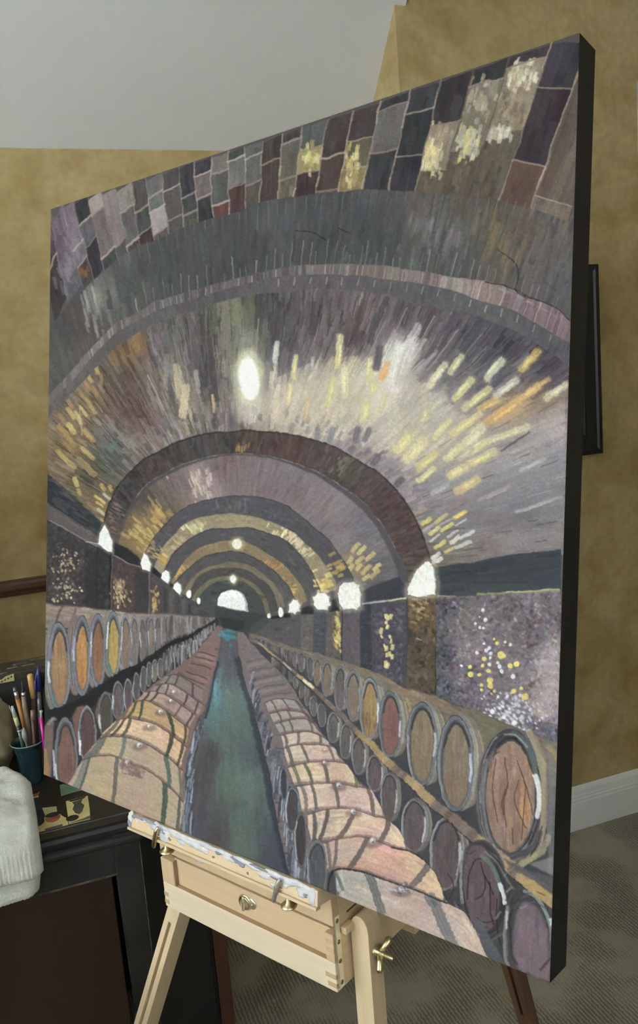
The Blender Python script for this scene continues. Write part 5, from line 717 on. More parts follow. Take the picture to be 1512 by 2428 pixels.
    wx = np.clip(wx, 0, W-2.01); wy = np.clip(wy, 0, H-2.01); ix, iy = wx.astype(int), wy.astype(int); fx, fy = wx-ix, wy-iy
    def rs(a):
        e = (lambda w_: w_[..., None]) if a.ndim == 3 else (lambda w_: w_)
        return a[iy, ix]*e((1-fx)*(1-fy))+a[iy, ix+1]*e(fx*(1-fy))+a[iy+1, ix]*e((1-fx)*fy)+a[iy+1, ix+1]*e(fx*fy)
    C, T = rs(C), rs(T)
    lum = C@np.array([.3, .59, .11], np.float32); C = lum[..., None]+(C-lum[..., None])*.74
    # ---- unify: bristle, weave and slight colour wander over everything
    n1, n2 = fbm(3.2, 2, 3), fbm(60, 3, 5); C *= (1+.05*n1+.03*n2)[..., None]; C[..., 0] *= 1+.012*fbm(26, 2, 9); C[..., 2] *= 1+.014*fbm(30, 2, 11)
    T += .05*fbm(4, 2, 13)
    return np.clip(C, 0, 255), T, X0, Y0

# ================================================================ the room
VL, VR, UC = 2.287, 2.0305, 1.027              # left back wall, right back wall, corner between them
ZT = 2.72; VT = VL-(ZT-2.055)*((VL-VR)/(2.336-2.055))
M_wall = faux_wall('ochre_glazed_plaster'); M_ceil = mat('white_ceiling_paint', (.85, .88, .89), .8, .15, bump=.1, bscale=220, bdist=.0015); M_trimw = mat('white_trim_paint', (.83, .87, .89), .4, .4)
def slab(name, pts, d, m): return struct(MB().prism(pts, d).build(name, m))
def carpet():
    m = mat('ribbed_carpet', (.16, .14, .10), .95, .05, sheen=.2); nt = m.node_tree; bs = nt.nodes['Principled BSDF']; tc = nt.nodes['Texture Coordinate']; mp = nt.nodes['Mapping']; mp.inputs['Rotation'].default_value = (0, 0, -AZ)
    w = nt.nodes.new('ShaderNodeTexWave'); w.wave_type = 'BANDS'; w.bands_direction = 'X'; w.inputs['Scale'].default_value = 34; w.inputs['Distortion'].default_value = 3.2; w.inputs['Detail'].default_value = 3; w.inputs['Detail Scale'].default_value = 3; nt.links.new(mp.outputs[0], w.inputs['Vector'])
    n = nt.nodes.new('ShaderNodeTexNoise'); n.inputs['Scale'].default_value = 260; n.inputs['Detail'].default_value = 3; nt.links.new(mp.outputs[0], n.inputs['Vector'])
    n2 = nt.nodes.new('ShaderNodeTexNoise'); n2.inputs['Scale'].default_value = 7; n2.inputs['Detail'].default_value = 4; nt.links.new(mp.outputs[0], n2.inputs['Vector'])
    mk = nt.nodes.new('ShaderNodeMapRange'); mk.inputs['From Min'].default_value = .38; mk.inputs['From Max'].default_value = .6; nt.links.new(n2.outputs['Fac'], mk.inputs['Value'])
    ml = nt.nodes.new('ShaderNodeMath'); ml.operation = 'MULTIPLY'; nt.links.new(w.outputs['Fac'], ml.inputs[0]); nt.links.new(mk.outputs[0], ml.inputs[1])
    ad = nt.nodes.new('ShaderNodeMath'); ad.operation = 'MULTIPLY_ADD'; ad.inputs[1].default_value = .7; nt.links.new(n.outputs['Fac'], ad.inputs[0]); nt.links.new(ml.outputs[0], ad.inputs[2])
    rp = nt.nodes.new('ShaderNodeValToRGB'); e = rp.color_ramp.elements; e[0].position = .12; e[0].color = (.33, .295, .215, 1); e[1].position = 1.0; e[1].color = (.14, .125, .092, 1); nt.links.new(ad.outputs[0], rp.inputs[0]); nt.links.new(rp.outputs[0], bs.inputs['Base Color'])
    b = nt.nodes.new('ShaderNodeBump'); b.invert = True; b.inputs['Strength'].default_value = .6; b.inputs['Distance'].default_value = .002; nt.links.new(ad.outputs[0], b.inputs['Height']); nt.links.new(b.outputs[0], bs.inputs['Normal'])
    return m
slab('floor', [R(ULEFT, VNEAR, -.05), R(UFAR, VNEAR, -.05), R(UFAR, VR+.05, -.05), R(UC, VR+.05, -.05), R(UC, VL+.05, -.05), R(ULEFT, VL+.05, -.05)], Vector((0, 0, .05)), carpet())
slab('wall_back_left', [R(ULEFT-.1, VL, 0), R(UC+.15, VL, 0), R(UC+.15, VL, 2.25), R(ULEFT-.1, VL, 2.25)], V*.12, M_wall)
slab('wall_cheek', [R(UC, VR+.12, 0), R(UC, VL, 0), R(UC, VL, 2.055), R(UC, VR+.12, 2.2046)], U*.12, M_wall)
slab('wall_back_right', [R(UC, VR, 0), R(1.8227, VR, 0), R(1.8227, VR, 2.11), R(2.6, VR, 2.11), R(2.6, VR, 0), R(UFAR+.1, VR, 0), R(UFAR+.1, VR, ZT), R(UC, VR, ZT)], V*.12, M_wall)
sl = (VL-VR)/(2.336-2.055)
slab('ceiling_slope', [R(ULEFT-.1, VL, 2.055), R(UC, VL, 2.055), R(UC, VR, 2.336), R(UC+.03, VR, 2.336), R(UC+.03, VT, ZT), R(ULEFT-.1, VT, ZT)], (V*(2.336-2.055)+UP*(VL-VR)).normalized()*.1, M_ceil)
slab('ceiling', [R(ULEFT-.1, VNEAR-.1, ZT), R(UFAR+.1, VNEAR-.1, ZT), R(UFAR+.1, VR+.1, ZT), R(UC+.03, VR+.1, ZT), R(UC+.03, VT, ZT), R(ULEFT-.1, VT, ZT)], UP*.1, M_ceil)
def holed(name, o, ax, w, h, x0, x1, z0, z1, th):    # wall with one opening
    mb = MB()
    for a, b, c, d in ((0, x0, 0, h), (x1, w, 0, h), (x0, x1, 0, z0), (x0, x1, z1, h)): mb.box(o, ax, th, UP, a, b, 0, 1, c, d)
    return struct(mb.build(name, M_wall))
holed('wall_left', R(ULEFT, VNEAR, 0), V, VL-VNEAR, ZT, .35-.65-VNEAR, .35+.65-VNEAR, 1.0, 2.2, -U*.12)
holed('wall_front', R(ULEFT, VNEAR, 0), U, UFAR-ULEFT, ZT, .05-.7-ULEFT, .05+.7-ULEFT, 1.0, 2.2, -V*.12)
slab('wall_right', [R(UFAR, VNEAR-.1, 0), R(UFAR, VR+.1, 0), R(UFAR, VR+.1, ZT), R(UFAR, VNEAR-.1, ZT)], U*.12, M_wall)
M_pane = bpy.data.materials.new('window_glass'); M_pane.use_nodes = True
_nt = M_pane.node_tree; _nt.nodes.remove(_nt.nodes['Principled BSDF']); _t = _nt.nodes.new('ShaderNodeBsdfTransparent'); _g = _nt.nodes.new('ShaderNodeBsdfGlossy'); _g.inputs['Roughness'].default_value = .02; _x = _nt.nodes.new('ShaderNodeMixShader'); _x.inputs[0].default_value = .06
_nt.links.new(_t.outputs[0], _x.inputs[1]); _nt.links.new(_g.outputs[0], _x.inputs[2]); _nt.links.new(_x.outputs[0], _nt.nodes['Material Output'].inputs[0])
def window(name, c, ax, w, h, nrm):                # frame, sill and two panes in an opening (behind the photographer)
    f = MB()
    for a, b, d, e in ((-w/2, -w/2+.06, -h/2, h/2), (w/2-.06, w/2, -h/2, h/2), (-w/2, w/2, -h/2, -h/2+.06), (-w/2, w/2, h/2-.06, h/2), (-.03, .03, -h/2, h/2)): f.box(c, ax, nrm, UP, a, b, -.10, -.04, d, e)
    o = struct(f.build(name, M_trimw, bevel=.004)); o['_o'] = [0, 0, 0]
    MB().box(c, ax, nrm, UP, -w/2-.05, w/2+.05, -.12, .04, -h/2-.03, -h/2).build('window_sill', M_trimw, o, bevel=.004)
    for s in (-1, 1): MB().box(c, ax, nrm, UP, s*w/4-w/4+.03, s*w/4+w/4-.03, -.075, -.07, -h/2+.05, h/2-.05).build('pane', M_pane, o)
window('window_1', R(ULEFT, .35, 1.60), V, 1.3, 1.2, U); window('window_2', R(.05, VNEAR, 1.60), U, 1.4, 1.2, V)
# baseboard: plinth with a stepped and rounded cap, as profile (depth, height)
BP = [(0, 0), (.016, 0), (.016, .088), (.0145, .092), (.0145, .099), (.0125, .103), (.0125, .108), (.011, .112), (.0085, .124), (.005, .131), (.003, .1345), (0, .1375)]
def baseboard(name, a, b, inward):
    mb = MB(); mb.prism([a+inward*d+UP*h for d, h in BP], b-a); return struct(mb.build(name, M_trimw))
baseboard('baseboard_right', R(UC, VR, 0), R(1.7627, VR, 0), -V); baseboard('baseboard_left', R(ULEFT, VL, 0), R(UC, VL, 0), -V); baseboard('baseboard_cheek', R(UC, VR+.016, 0), R(UC, VL, 0), -U)
# dark wooden chair rail on the left wall
M_rail = wood('dark_stained_rail', srgb(88, 60, 42), srgb(62, 42, 30), U, 10, .45)
mb = MB(); mb.prism([R(ULEFT, VL, 0)+(-V)*d+UP*h for d, h in ((0, .945), (.010, .945), (.012, .957), (.022, .960), (.024, .966), (.024, .976), (.018, .983), (.012, .985), (0, .987))], U*(UC-ULEFT)); struct(mb.build('trim_1', M_rail), 'dark brown wooden chair rail')
# door in the right back wall
mb = MB()
for a, b, c, d in ((1.7627, 1.8227, 0, 2.185), (2.6, 2.66, 0, 2.185), (1.7627, 2.66, 2.11, 2.185)): mb.box(R(0, VR, 0), U, -V, UP, a, b, 0, .018, c, d)
struct(mb.build('trim_2', M_trimw, bevel=.004), 'white door casing')
d = MB().box(R(0, VR, 0), U, V, UP, 1.8227, 2.6, .03, .07, .005, 2.11).build('door_1', M_trimw, bevel=.002); struct(d)
for z0, z1 in ((.25, .95), (1.1, 1.95)):
    for a in (1.92, 2.25): MB().box(R(0, VR, 0), U, V, UP, a, a+.25, .022, .032, z0, z1).build('door_panel', M_trimw, d, bevel=.006)
MB().lathe(R(2.54, VR+.03, 1.0), -V, [(.0, .062), (.018, .06), (.026, .045), (.022, .03), (.01, .024), (.01, .0)], 16).build('door_knob', mat('knob_brass', (.6, .45, .2), .3, .5, 1), d, smooth=True)

# ================================================================ low bookcase added out of view to shade the lower left wall
bk = thing('shade_bookcase', 'brown wooden bookcase added out of view to shade the ochre wall', 'shade_bookcase', R(-.98, 1.9, 0)); M_bk = wood('brown_bookcase_wood', srgb(120, 84, 56), srgb(92, 62, 42), UP, 8)
for nm, a, b, c, d, z0, z1 in (('side_panel', -1.30, -1.28, 1.5, 2.26, 0, 1.5), ('side_panel', -.67, -.65, 1.5, 2.26, 0, 1.5), ('back_panel', -1.28, -.67, 2.24, 2.26, 0, 1.5), ('top_board', -1.32, -.63, 1.48, 2.26, 1.5, 1.525)): MB().box(R(0, 0, 0), U, V, UP, a, b, c, d, z0, z1).build(nm, M_bk, bk, bevel=.002)
for z in (.06, .42, .78, 1.14): MB().box(R(0, 0, 0), U, V, UP, -1.28, -.67, 1.51, 2.24, z, z+.02).build('shelf', M_bk, bk, bevel=.002)

NU, NV = 760, 1250
# ================================================================ the stretched canvas on the easel
d1 = Vector((0.76857459, -0.63974588, 0.00427725)); d2 = Vector((-0.10305251, -0.13039755, -0.9860916)); nb = Vector((0.63140579, 0.75744417, -0.16614766))
CW, CH, CD = .86, .86*1.0482689953, .0385
cTL = Vector((-0.3829012, 1.39143666, 0.28972154+CAMZ)); cBL = cTL+d2*CH
e1 = Vector((d1.x, d1.y, 0)).normalized(); e2 = Vector((-e1.y, e1.x, 0))
def EL(a, q, z): return Vector((cBL.x, cBL.y, 0))+e1*a+e2*q+UP*z       # easel coordinates: along the canvas, back, up
canvas = thing('stretched_canvas', 'large painting of a vaulted barrel cellar on a black-edged canvas', 'painting', cBL+d1*CW/2)
def homography(src, dst):
    A = []
    for (s, t), (x, y) in zip(src, dst): A += [[s, t, 1, 0, 0, 0, -x*s, -x*t], [0, 0, 0, s, t, 1, -y*s, -y*t]]
    h = np.linalg.solve(np.array(A, float), np.array(dst, float).ravel()); return np.append(h, 1).reshape(3, 3)
def painted_face():
    C, T, X0, Y0 = make_painting()
    Hm = homography([(0, 0), (1, 0), (1, 1), (0, 1)], [(121, 496), (1374, 78), (1303, 2331), (104, 1836)])   # canvas -> image pixels
    nu, nv = NU, NV
    f = np.linspace(0, 1, nu); zl, zr = 1.34, .79; s = f*zl/(zr*(1-f)+f*zl); t = np.linspace(0, 1, nv)   # finer toward the near side: columns even in image pixels
    S, Tt = np.meshgrid(s, t); p = np.stack([S, Tt, np.ones_like(S)], -1)@Hm.T; x = p[..., 0]/p[..., 2]-X0-.5; y = p[..., 1]/p[..., 2]-Y0-.5
    x = np.clip(x, 0, C.shape[1]-2.001); y = np.clip(y, 0, C.shape[0]-2.001); ix, iy = x.astype(int), y.astype(int); fx, fy = (x-ix), (y-iy)
    def samp(a):
        e = (lambda w: w[..., None]) if a.ndim == 3 else (lambda w: w)
        return a[iy, ix]*e((1-fx)*(1-fy))+a[iy, ix+1]*e(fx*(1-fy))+a[iy+1, ix]*e((1-fx)*fy)+a[iy+1, ix+1]*e(fx*fy)
    col, th = samp(C)/255., samp(T)
    lin = np.where(col <= .04045, col/12.92, ((col+.055)/1.055)**2.4); lin = lin*(.60+.31*lin); g = np.array([.90, .835, .82]); lin = np.clip(lin*(g+(1-g)*np.clip(lin*1.1, 0, 1)), 0, .93)
    o = np.array(canvas['_o']); D1, D2, NB = np.array(d1), np.array(d2), np.array(nb)
    edge = np.minimum(np.minimum(S, 1-S)*CW, np.minimum(Tt, 1-Tt)*CH); rim = np.clip(edge/.0012, 0, 1)
    co = np.array(cTL)-o+S[..., None]*CW*D1+Tt[..., None]*CH*D2-NB*((th*.0011*rim)+.0002)[..., None]
    me = bpy.data.meshes.new('painted_face'); nq = (nu-1)*(nv-1)
    me.vertices.add(nu*nv); me.vertices.foreach_set('co', co.astype(np.float32).ravel())
    i = np.arange(nv-1)[:, None]*nu+np.arange(nu-1)[None]; q = np.stack([i, i+nu, i+nu+1, i+1], -1).reshape(-1)
    me.loops.add(nq*4); me.loops.foreach_set('vertex_index', q.astype(np.int32)); me.polygons.add(nq)
    me.polygons.foreach_set('loop_start', (np.arange(nq)*4).astype(np.int32)); me.polygons.foreach_set('use_smooth', np.ones(nq, bool))
    me.update(calc_edges=True)
    ca = me.color_attributes.new('paint', 'FLOAT_COLOR', 'POINT'); ca.data.foreach_set('color', np.concatenate([lin, np.ones_like(lin[..., :1])], -1).astype(np.float32).ravel())
    m = mat('oil_paint_on_canvas', (.2, .2, .2), .4, .012); nt = m.node_tree; bs = nt.nodes['Principled BSDF']; at = nt.nodes.new('ShaderNodeVertexColor'); at.layer_name = 'paint'; nt.links.new(at.outputs['Color'], bs.inputs['Base Color'])
    tc = nt.nodes['Texture Coordinate']; n = nt.nodes.new('ShaderNodeTexNoise'); n.inputs['Scale'].default_value = 900; n.inputs['Detail'].default_value = 2; nt.links.new(tc.outputs['Object'], n.inputs['Vector'])
    b = nt.nodes.new('ShaderNodeBump'); b.inputs['Strength'].default_value = .18; b.inputs['Distance'].default_value = .0004; nt.links.new(n.outputs['Fac'], b.inputs['Height']); nt.links.new(b.outputs[0], bs.inputs['Normal'])
    me.materials.append(m); ob = bpy.data.objects.new('painted_face', me); COL.objects.link(ob); ob.parent = canvas; ob['label'] = 'painted cellar with barrels, arches and lamps'
painted_face()
M_black = mat('black_edge_paint', srgb(23, 23, 24), .55, .3, var=.25, vscale=30, bump=.2, bscale=500, bdist=.0006)
mb = MB()
for a, b, c, d in ((0, .0035, 0, CH), (CW-.0035, CW, 0, CH), (.0035, CW-.0035, 0, .0035), (.0035, CW-.0035, CH-.0035, CH)): mb.box(cTL, d1, nb, d2, a, b, 0, CD, c, d)
mb.build('wrapped_edge', M_black, canvas)['label'] = 'black painted edge'
mb = MB(); mb.quad(cTL+nb*.004, cTL+nb*.004+d1*CW, cTL+nb*.004+d1*CW+d2*CH, cTL+nb*.004+d2*CH); mb.build('canvas_back', mat('raw_linen', (.45, .4, .3), .9, .1), canvas)
M_pine = wood('stretcher_pine', (.6, .46, .28), (.5, .36, .2), UP)
for a, b, c, d in ((.004, .045, .004, CH-.004), (CW-.045, CW-.004, .004, CH-.004), (.045, CW-.045, .004, .045), (.045, CW-.045, CH-.045, CH-.004)): MB().box(cTL, d1, nb, d2, a, b, .012, CD-.001, c, d).build('stretcher_bar', M_pine, canvas)

# ================================================================ French box easel
easel = thing('box_easel', 'light beech sketch box easel with brass fittings holding the painting', 'easel', EL(.41, .09, 0))
B1c, B2c = (.70, .56, .37), (.61, .46, .28)
W_e1 = wood('beech_lengthwise', B1c, B2c, e1); W_e2 = wood('beech_crosswise', B1c, B2c, e2); W_up = wood('beech_upright', (.60, .44, .27), (.52, .37, .22), UP); W_drw = wood('beech_drawer', (.64, .48, .30), (.57, .41, .25), e1, 12); W_shade = wood('recess_shade_brown', (.34, .22, .13), (.27, .17, .10), e1); W_rail = wood('beech_rail', (.85, .74, .56), (.78, .66, .48), e1); W_end = wood('beech_end_grain', (.52, .38, .22), (.44, .31, .17), UP, 30)
M_brass = mat('brass', (.50, .42, .24), .34, .5, 1., var=.15, vscale=60); M_nickel = mat('brassy_steel', (.90, .87, .72), .3, .5, .9, var=.08, vscale=50)
O = EL(0, 0, 0)
def eb(name, a0, a1, q0, q1, z0, z1, m, bev=.0012, parent=None): return MB().box(O, e1, e2, UP, a0, a1, q0, q1, z0, z1).build(name, m, parent or easel, bevel=bev)
lid = eb('lid_board', .252, .572, .02, .031, .789, .826, W_up); eb('lid_top', .252, .572, .031, .172, .814, .825, W_e1)
eb('front_rail', .250, .570, .020, .033, .699, .7385, W_rail); eb('front_stile', .250, .2765, .020, .033, .7385, .777, W_up); eb('front_stile', .5565, .570, .020, .033, .7385, .777, W_up)
eb('recess_shade', .2765, .5565, .0212, .028, .7384, .7389, W_shade, 0); eb('recess_shade', .2764, .2769, .0212, .028, .7389, .777, W_shade, 0); eb('gap_shade_sheet', .2585, .5615, .037, .041, .770, .8135, mat('gap_shade', (.05, .035, .022), .8, .1), 0)  # brown strips paint recess shade, dark sheet paints shade behind the lid gap
drawer = eb('drawer', .272, .560, .0275, .0365, .735, .7785, W_drw)
eb('side_panel', .250, .258, .033, .172, .699, .777, W_e2); eb('side_panel', .562, .570, .033, .172, .699, .8135, W_e2); eb('back_panel', .258, .562, .164, .172, .699, .7835, W_e1); eb('bottom_panel', .258, .562, .033, .164, .701, .706, W_e1)
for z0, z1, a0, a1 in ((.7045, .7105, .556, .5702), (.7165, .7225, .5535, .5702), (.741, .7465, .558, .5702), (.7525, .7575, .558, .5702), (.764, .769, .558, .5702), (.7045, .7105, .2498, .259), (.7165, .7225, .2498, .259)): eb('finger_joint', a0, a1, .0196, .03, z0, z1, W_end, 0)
# brass strap with screws on the box corner, wooden peg and grooves on the side
strap = eb('corner_strap', .5698, .5722, .0232, .0325, .703, .800, M_nickel, .0006)
for z in (.710, .739, .765, .793): MB().lathe(EL(.5722, .0278, z), e1, [(.0, .0009), (.0024, .0008), (.0030, .0)], 12).build('screw', mat('screw_dark', (.3, .27, .2), .4, .5, 1), strap, smooth=True)
eb('lid_stop', .570, .580, .034, .052, .772, .782, W_e2, .002)
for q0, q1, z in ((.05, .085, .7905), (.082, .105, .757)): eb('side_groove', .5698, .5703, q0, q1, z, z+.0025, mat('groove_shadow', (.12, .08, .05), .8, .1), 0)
# turn latch on the drawer
lat = MB(); L0 = EL(.4135, .0273, .7605)
lat.lathe(L0, -e2, [(.0, .0016), (.010, .0016), (.0112, .0008), (.0112, 0)], 28); lat.lathe(EL(.4255, .0273, .7625), -e2, [(.0, .0014), (.0072, .0014), (.008, .0006), (.008, 0)], 24); plate = lat.build('latch_plate', M_nickel, drawer, smooth=True)
MB().lathe(L0, -e2, [(.0072, .0016), (.0072, .0036), (.0092, .0036), (.0096, .0016)], 28).build('latch_ring', M_brass, drawer, smooth=True)
MB().tube([L0-e2*.0045+(UP*.97+e1*.10)*t for t in (-.0112, -.0098, .0098, .0112)], [.0010, .0020, .0020, .0010], 10).build('latch_turn', M_nickel, drawer, smooth=True)
MB().lathe(EL(.4285, .0273, .763), -e2, [(.0, .0045), (.0018, .004), (.0022, .0015)], 12).build('latch_stud', M_brass, drawer, smooth=True)
# canvas tray under the picture
tray = MB().box(cBL, d1, nb, -d2, .2243, .5755, -.006, .043, -.0205, -.0006).build('canvas_tray', W_e1, easel, bevel=.001)
MB().box(cBL, d1, nb, -d2, .2243, .5755, -.0085, .0, -.0245, -.0205).build('tray_lip', wood('tray_lip_wood', (.62, .5, .33), (.5, .38, .24), e1), tray, bevel=.0008)
M_white = mat('dried_white_paint', (.82, .82, .84), .45, .4, bump=.5, bscale=160, bdist=.002, vcol=(.6, .6, .66), vscale=90); M_grey = mat('dried_grey_paint', (.26, .26, .31), .5, .4, vcol=(.12, .12, .15), vscale=120)
def blob(name, s, h, rx, rz, m, parent, front=-.006, th=.0012, dev=.35, seed=0, bx=d1, bn=nb, bu=-d2, org=None):   # crust of dried paint
    r = random.Random(seed); n = 18; base = org if org is not None else cBL+bx*s+bn*front+bu*h; ph = [r.uniform(0, 6.28) for _ in range(4)]; vs = [base-bn*th*1.4]; fs = []
    rad = lambda t: 1+dev*(.5*math.sin(2*t+ph[0])+.35*math.sin(3*t+ph[1])+.3*math.sin(5*t+ph[2])+.25*math.sin(8*t+ph[3]))
    for ring, (k, d_) in enumerate(((.6, th*1.2), (1., th*.4), (1.03, -.0004))):
        for i in range(n): t = 2*math.pi*i/n; g = rad(t)*k; vs.append(base+bx*rx*g*math.cos(t)+bu*rz*g*math.sin(t)-bn*d_)
    for i in range(n):
        j = (i+1) % n; fs += [(0, 1+i, 1+j), (1+i, 1+n+i, 1+n+j, 1+j), (1+n+i, 1+2*n+i, 1+2*n+j, 1+n+j)]
    return MB().add(vs, fs).build(name, m, parent, smooth=True)
for k, (s, h, rx, rz, mm) in enumerate([(.229, -.006, .006, .008, M_white), (.2275, -.014, .004, .008, M_grey), (.236, -.003, .005, .003, M_grey), (.252, -.0025, .012, .0022, M_grey), (.262, -.003, .006, .0022, M_white), (.288, -.008, .016, .0085, M_white), (.300, -.012, .014, .008, M_white), (.302, -.009, .006, .005, M_grey), (.290, -.007, .003, .003, M_grey), (.313, -.014, .003, .002, M_grey), (.322, -.004, .014, .003, M_white), (.345, -.006, .020, .0055, M_white), (.366, -.007, .013, .006, M_white), (.338, -.011, .007, .005, M_white), (.392, -.003, .016, .0028, M_white), (.41, -.004, .008, .003, M_grey), (.428, -.006, .012, .004, M_white), (.437, -.003, .01, .0025, M_grey), (.452, -.008, .004, .003, M_grey), (.47, -.004, .014, .003, M_white), (.49, -.009, .012, .004, M_white), (.513, -.006, .010, .003, M_grey), (.53, -.005, .016, .004, M_white), (.553, -.009, .010, .007, M_white), (.567, -.010, .007, .009, M_white), (.556, -.011, .004, .004, M_grey), (.505, -.016, .006, .002, M_white), (.462, -.015, .002, .0015, M_grey), (.40, -.013, .002, .0015, M_grey), (.245, -.0085, .003, .002, M_white), (.27, -.0015, .022, .0022, M_grey), (.31, -.002, .026, .003, M_white), (.35, -.0025, .028, .003, M_white), (.385, -.002, .024, .0028, M_white), (.42, -.002, .026, .0026, M_white), (.455, -.002, .024, .0028, M_white), (.48, -.002, .02, .0024, M_grey), (.515, -.0025, .028, .003, M_white), (.548, -.002, .022, .003, M_white), (.328, -.006, .012, .004, M_white), (.383, -.009, .007, .004, M_white), (.445, -.006, .01, .003, M_grey), (.525, -.010, .006, .003, M_white)]):
    blob('paint_crust', s, h, rx, rz, mm, tray, seed=k)
for k, (a, z, rx, rz) in enumerate([(.327, .808, .013, .007), (.335, .801, .008, .006), (.316, .812, .005, .003)]): blob('paint_crust', 0, 0, rx, rz, M_white, lid, seed=50+k, bx=e1, bn=e2, bu=UP, org=EL(a, .0201, z))
M_drip = mat('crusted_brass', (.30, .26, .20), .4, .5, .6, vcol=(.55, .52, .5), vscale=140)
for a, mm in ((.283, M_brass), (.5085, M_drip)):                     # hooks that swing up to hold the lid
    hk = MB(); hk.tube([EL(a, -.0135, .8200), EL(a+.001, -.0140, .8225), EL(a+.006, -.0140, .838), EL(a+.010, -.0135, .848), EL(a+.0135, -.0130, .8545)], [.0022, .0030, .0030, .0028, .0014], 10); h_ = hk.build('turn_hook', mm, easel, smooth=True)
    MB().tube([EL(a+.007, -.0125, .841), EL(a+.013, -.006, .8345), EL(a+.015, -.003, .8240)], [.0016, .0020, .0020], 8).build('hook_arm', M_brass, h_, smooth=True)
    MB().lathe(EL(a+.015, -.003, .8135), UP, [(.0, .0115), (.003, .011), (.0035, .006), (.0085, .003), (.0105, .001), (.0105, .0), (0, -.0002)], 20).build('hook_cup', M_brass, h_, smooth=True)
# legs
def leg(p_top, p_foot, wx, wy, slot0, slot1, m, name='leg', slotw=.006, rounded=False):
    ax = (p_foot-p_top).normalized(); L = (p_foot-p_top).length; x = (e1-ax*e1.dot(ax)).normalized(); y = ax.cross(x)*-1
    y = y if y.dot(e2) > 0 else -y; mb = MB(); sw = slotw/2; c = wx/2
    mb.box(p_top, x, y, ax, 0, c-sw, 0, wy, 0, L); mb.box(p_top, x, y, ax, c+sw, wx, 0, wy, 0, L); mb.box(p_top, x, y, ax, c-sw, c+sw, 0, wy, 0, slot0); mb.box(p_top, x, y, ax, c-sw, c+sw, 0, wy, slot1, L); mb.box(p_top, x, y, ax, c-sw, c+sw, wy*.55, wy*.75, slot0, slot1)
    if rounded:
        n = 10; mb.prism([p_top+x*(c-c*math.cos(math.pi*i/n))-ax*c*1.5*math.sin(math.pi*i/n) for i in range(n+1)], y*wy)
    o = mb.build(name, m, easel); MB().box(p_top, x, y, ax, -.001, wx+.001, -.001, wy+.001, L-.02, L).build('foot_cap', mat('black_rubber', (.02, .02, .02), .7, .2), o, bevel=.002)
    return o
W_e1u = wood('beech_leg_upright', (.70, .56, .37), (.62, .47, .29), UP)
wl = wood('beech_leg', (.72, .58, .39), (.63, .49, .31), (EL(-.018, -.067, 0)-EL(.2396, .03, .686)))
leg(EL(.2396, .03, .686)+(EL(.2396, .03, .686)-EL(-.018, -.067, 0)).normalized()*.012, EL(-.018, -.067, 0), .0245, .028, .03, .42, wl)
leg(EL(.5745, .050, .772), EL(.5745, .044, 0), .0265, .026, .135, .46, W_e1u, rounded=True)
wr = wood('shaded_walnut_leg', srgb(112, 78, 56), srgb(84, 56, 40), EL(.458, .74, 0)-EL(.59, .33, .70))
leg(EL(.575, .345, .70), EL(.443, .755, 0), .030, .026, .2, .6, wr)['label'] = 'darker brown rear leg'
eb('leg_bracket', .36, .585, .172, .345, .690, .712, W_e2, .002)
mast = MB().box(cBL+nb*(CD+.004), d1, nb, -d2, .38, .44, 0, .022, -.02, .80).build('mast', wood('beech_mast', B1c, B2c, d2), easel, bevel=.002)
MB().box(cBL+nb*(CD+.004), d1, nb, -d2, .37, .45, .022, .036, .05, .12).build('mast_clamp', M_brass, mast, bevel=.003)
# wing nut on the right leg
wn = MB(); c0 = EL(.601, .063, .742); wn.lathe(c0, e1, [(.0085, 0), (.0085, .002), (.0055, .003), (.0050, .012), (.0035, .014), (.0, .0145)], 18)
for s in (-1, 1):
    ax = (UP*.75+e2*.66); w0 = c0+e1*.008
    wn.tube([w0+ax*s*.003, w0+ax*s*.010+e1*.002, w0+ax*s*.018+e1*.005, w0+ax*s*.021+e1*.006], [.0045, .0042, .0046, .002], 10)
wn.build('wing_nut', M_brass, easel, smooth=True); MB().lathe(c0, e1, [(.0032, 0), (.0032, .026), (.0, .0265)], 12).build('bolt', M_brass, easel, smooth=True)

# ================================================================ black table
TF, TZ = 1.3635, .75                               # front edge, top height
M_tab = mat('worn_black_lacquer', srgb(44, 42, 40), .42, .35, vcol=srgb(30, 29, 29), vscale=14, bump=.15, bscale=60); M_tabtop = mat('worn_brown_black_top', srgb(58, 50, 38), .38, .4, vcol=srgb(30, 28, 24), vscale=7, stretch=(1, 3, 1))
M_worn = mat('rubbed_edge', srgb(96, 88, 74), .6, .3, vcol=srgb(46, 43, 39), vscale=40)
tb = thing('side_table', 'black lacquered table with moulded edge and pasted pictures on top', 'table', R(-.23, 1.65, 0))
T0 = R(0, TF, 0)
MB().box(T0, U, V, UP, -.58, .118, .002, .62, .735, TZ).build('tabletop', M_tabtop, tb, bevel=.002)
mb = MB(); mb.prism([T0-U*.58+V*d+UP*h for d, h in ((.005, .735), (-.0005, .7325), (-.002, .726), (.0, .718), (.006, .713), (.0075, .7085), (.004, .7055), (.001, .7015), (.001, .6965), (.005, .693), (.012, .693), (.02, .693), (.02, .735))], U*.698); mb.build('edge_moulding', M_tab, tb)
MB().box(T0, U, V, UP, -.56, .100, .010, .026, .640, .693).build('apron', M_tab, tb, bevel=.001)
MB().box(T0, U, V, UP, -.56, .100, .0085, .0105, .638, .6415).build('apron_bead', M_worn, tb)
MB().box(T0, U, V, UP, .098, .112, .026, .60, .640, .735).build('apron', M_tab, tb); MB().box(T0, U, V, UP, -.56, .1, .585, .6, .640, .735).build('apron', M_tab, tb); MB().box(T0, U, V, UP, -.56, -.545, .026, .585, .640, .735).build('apron', M_tab, tb)
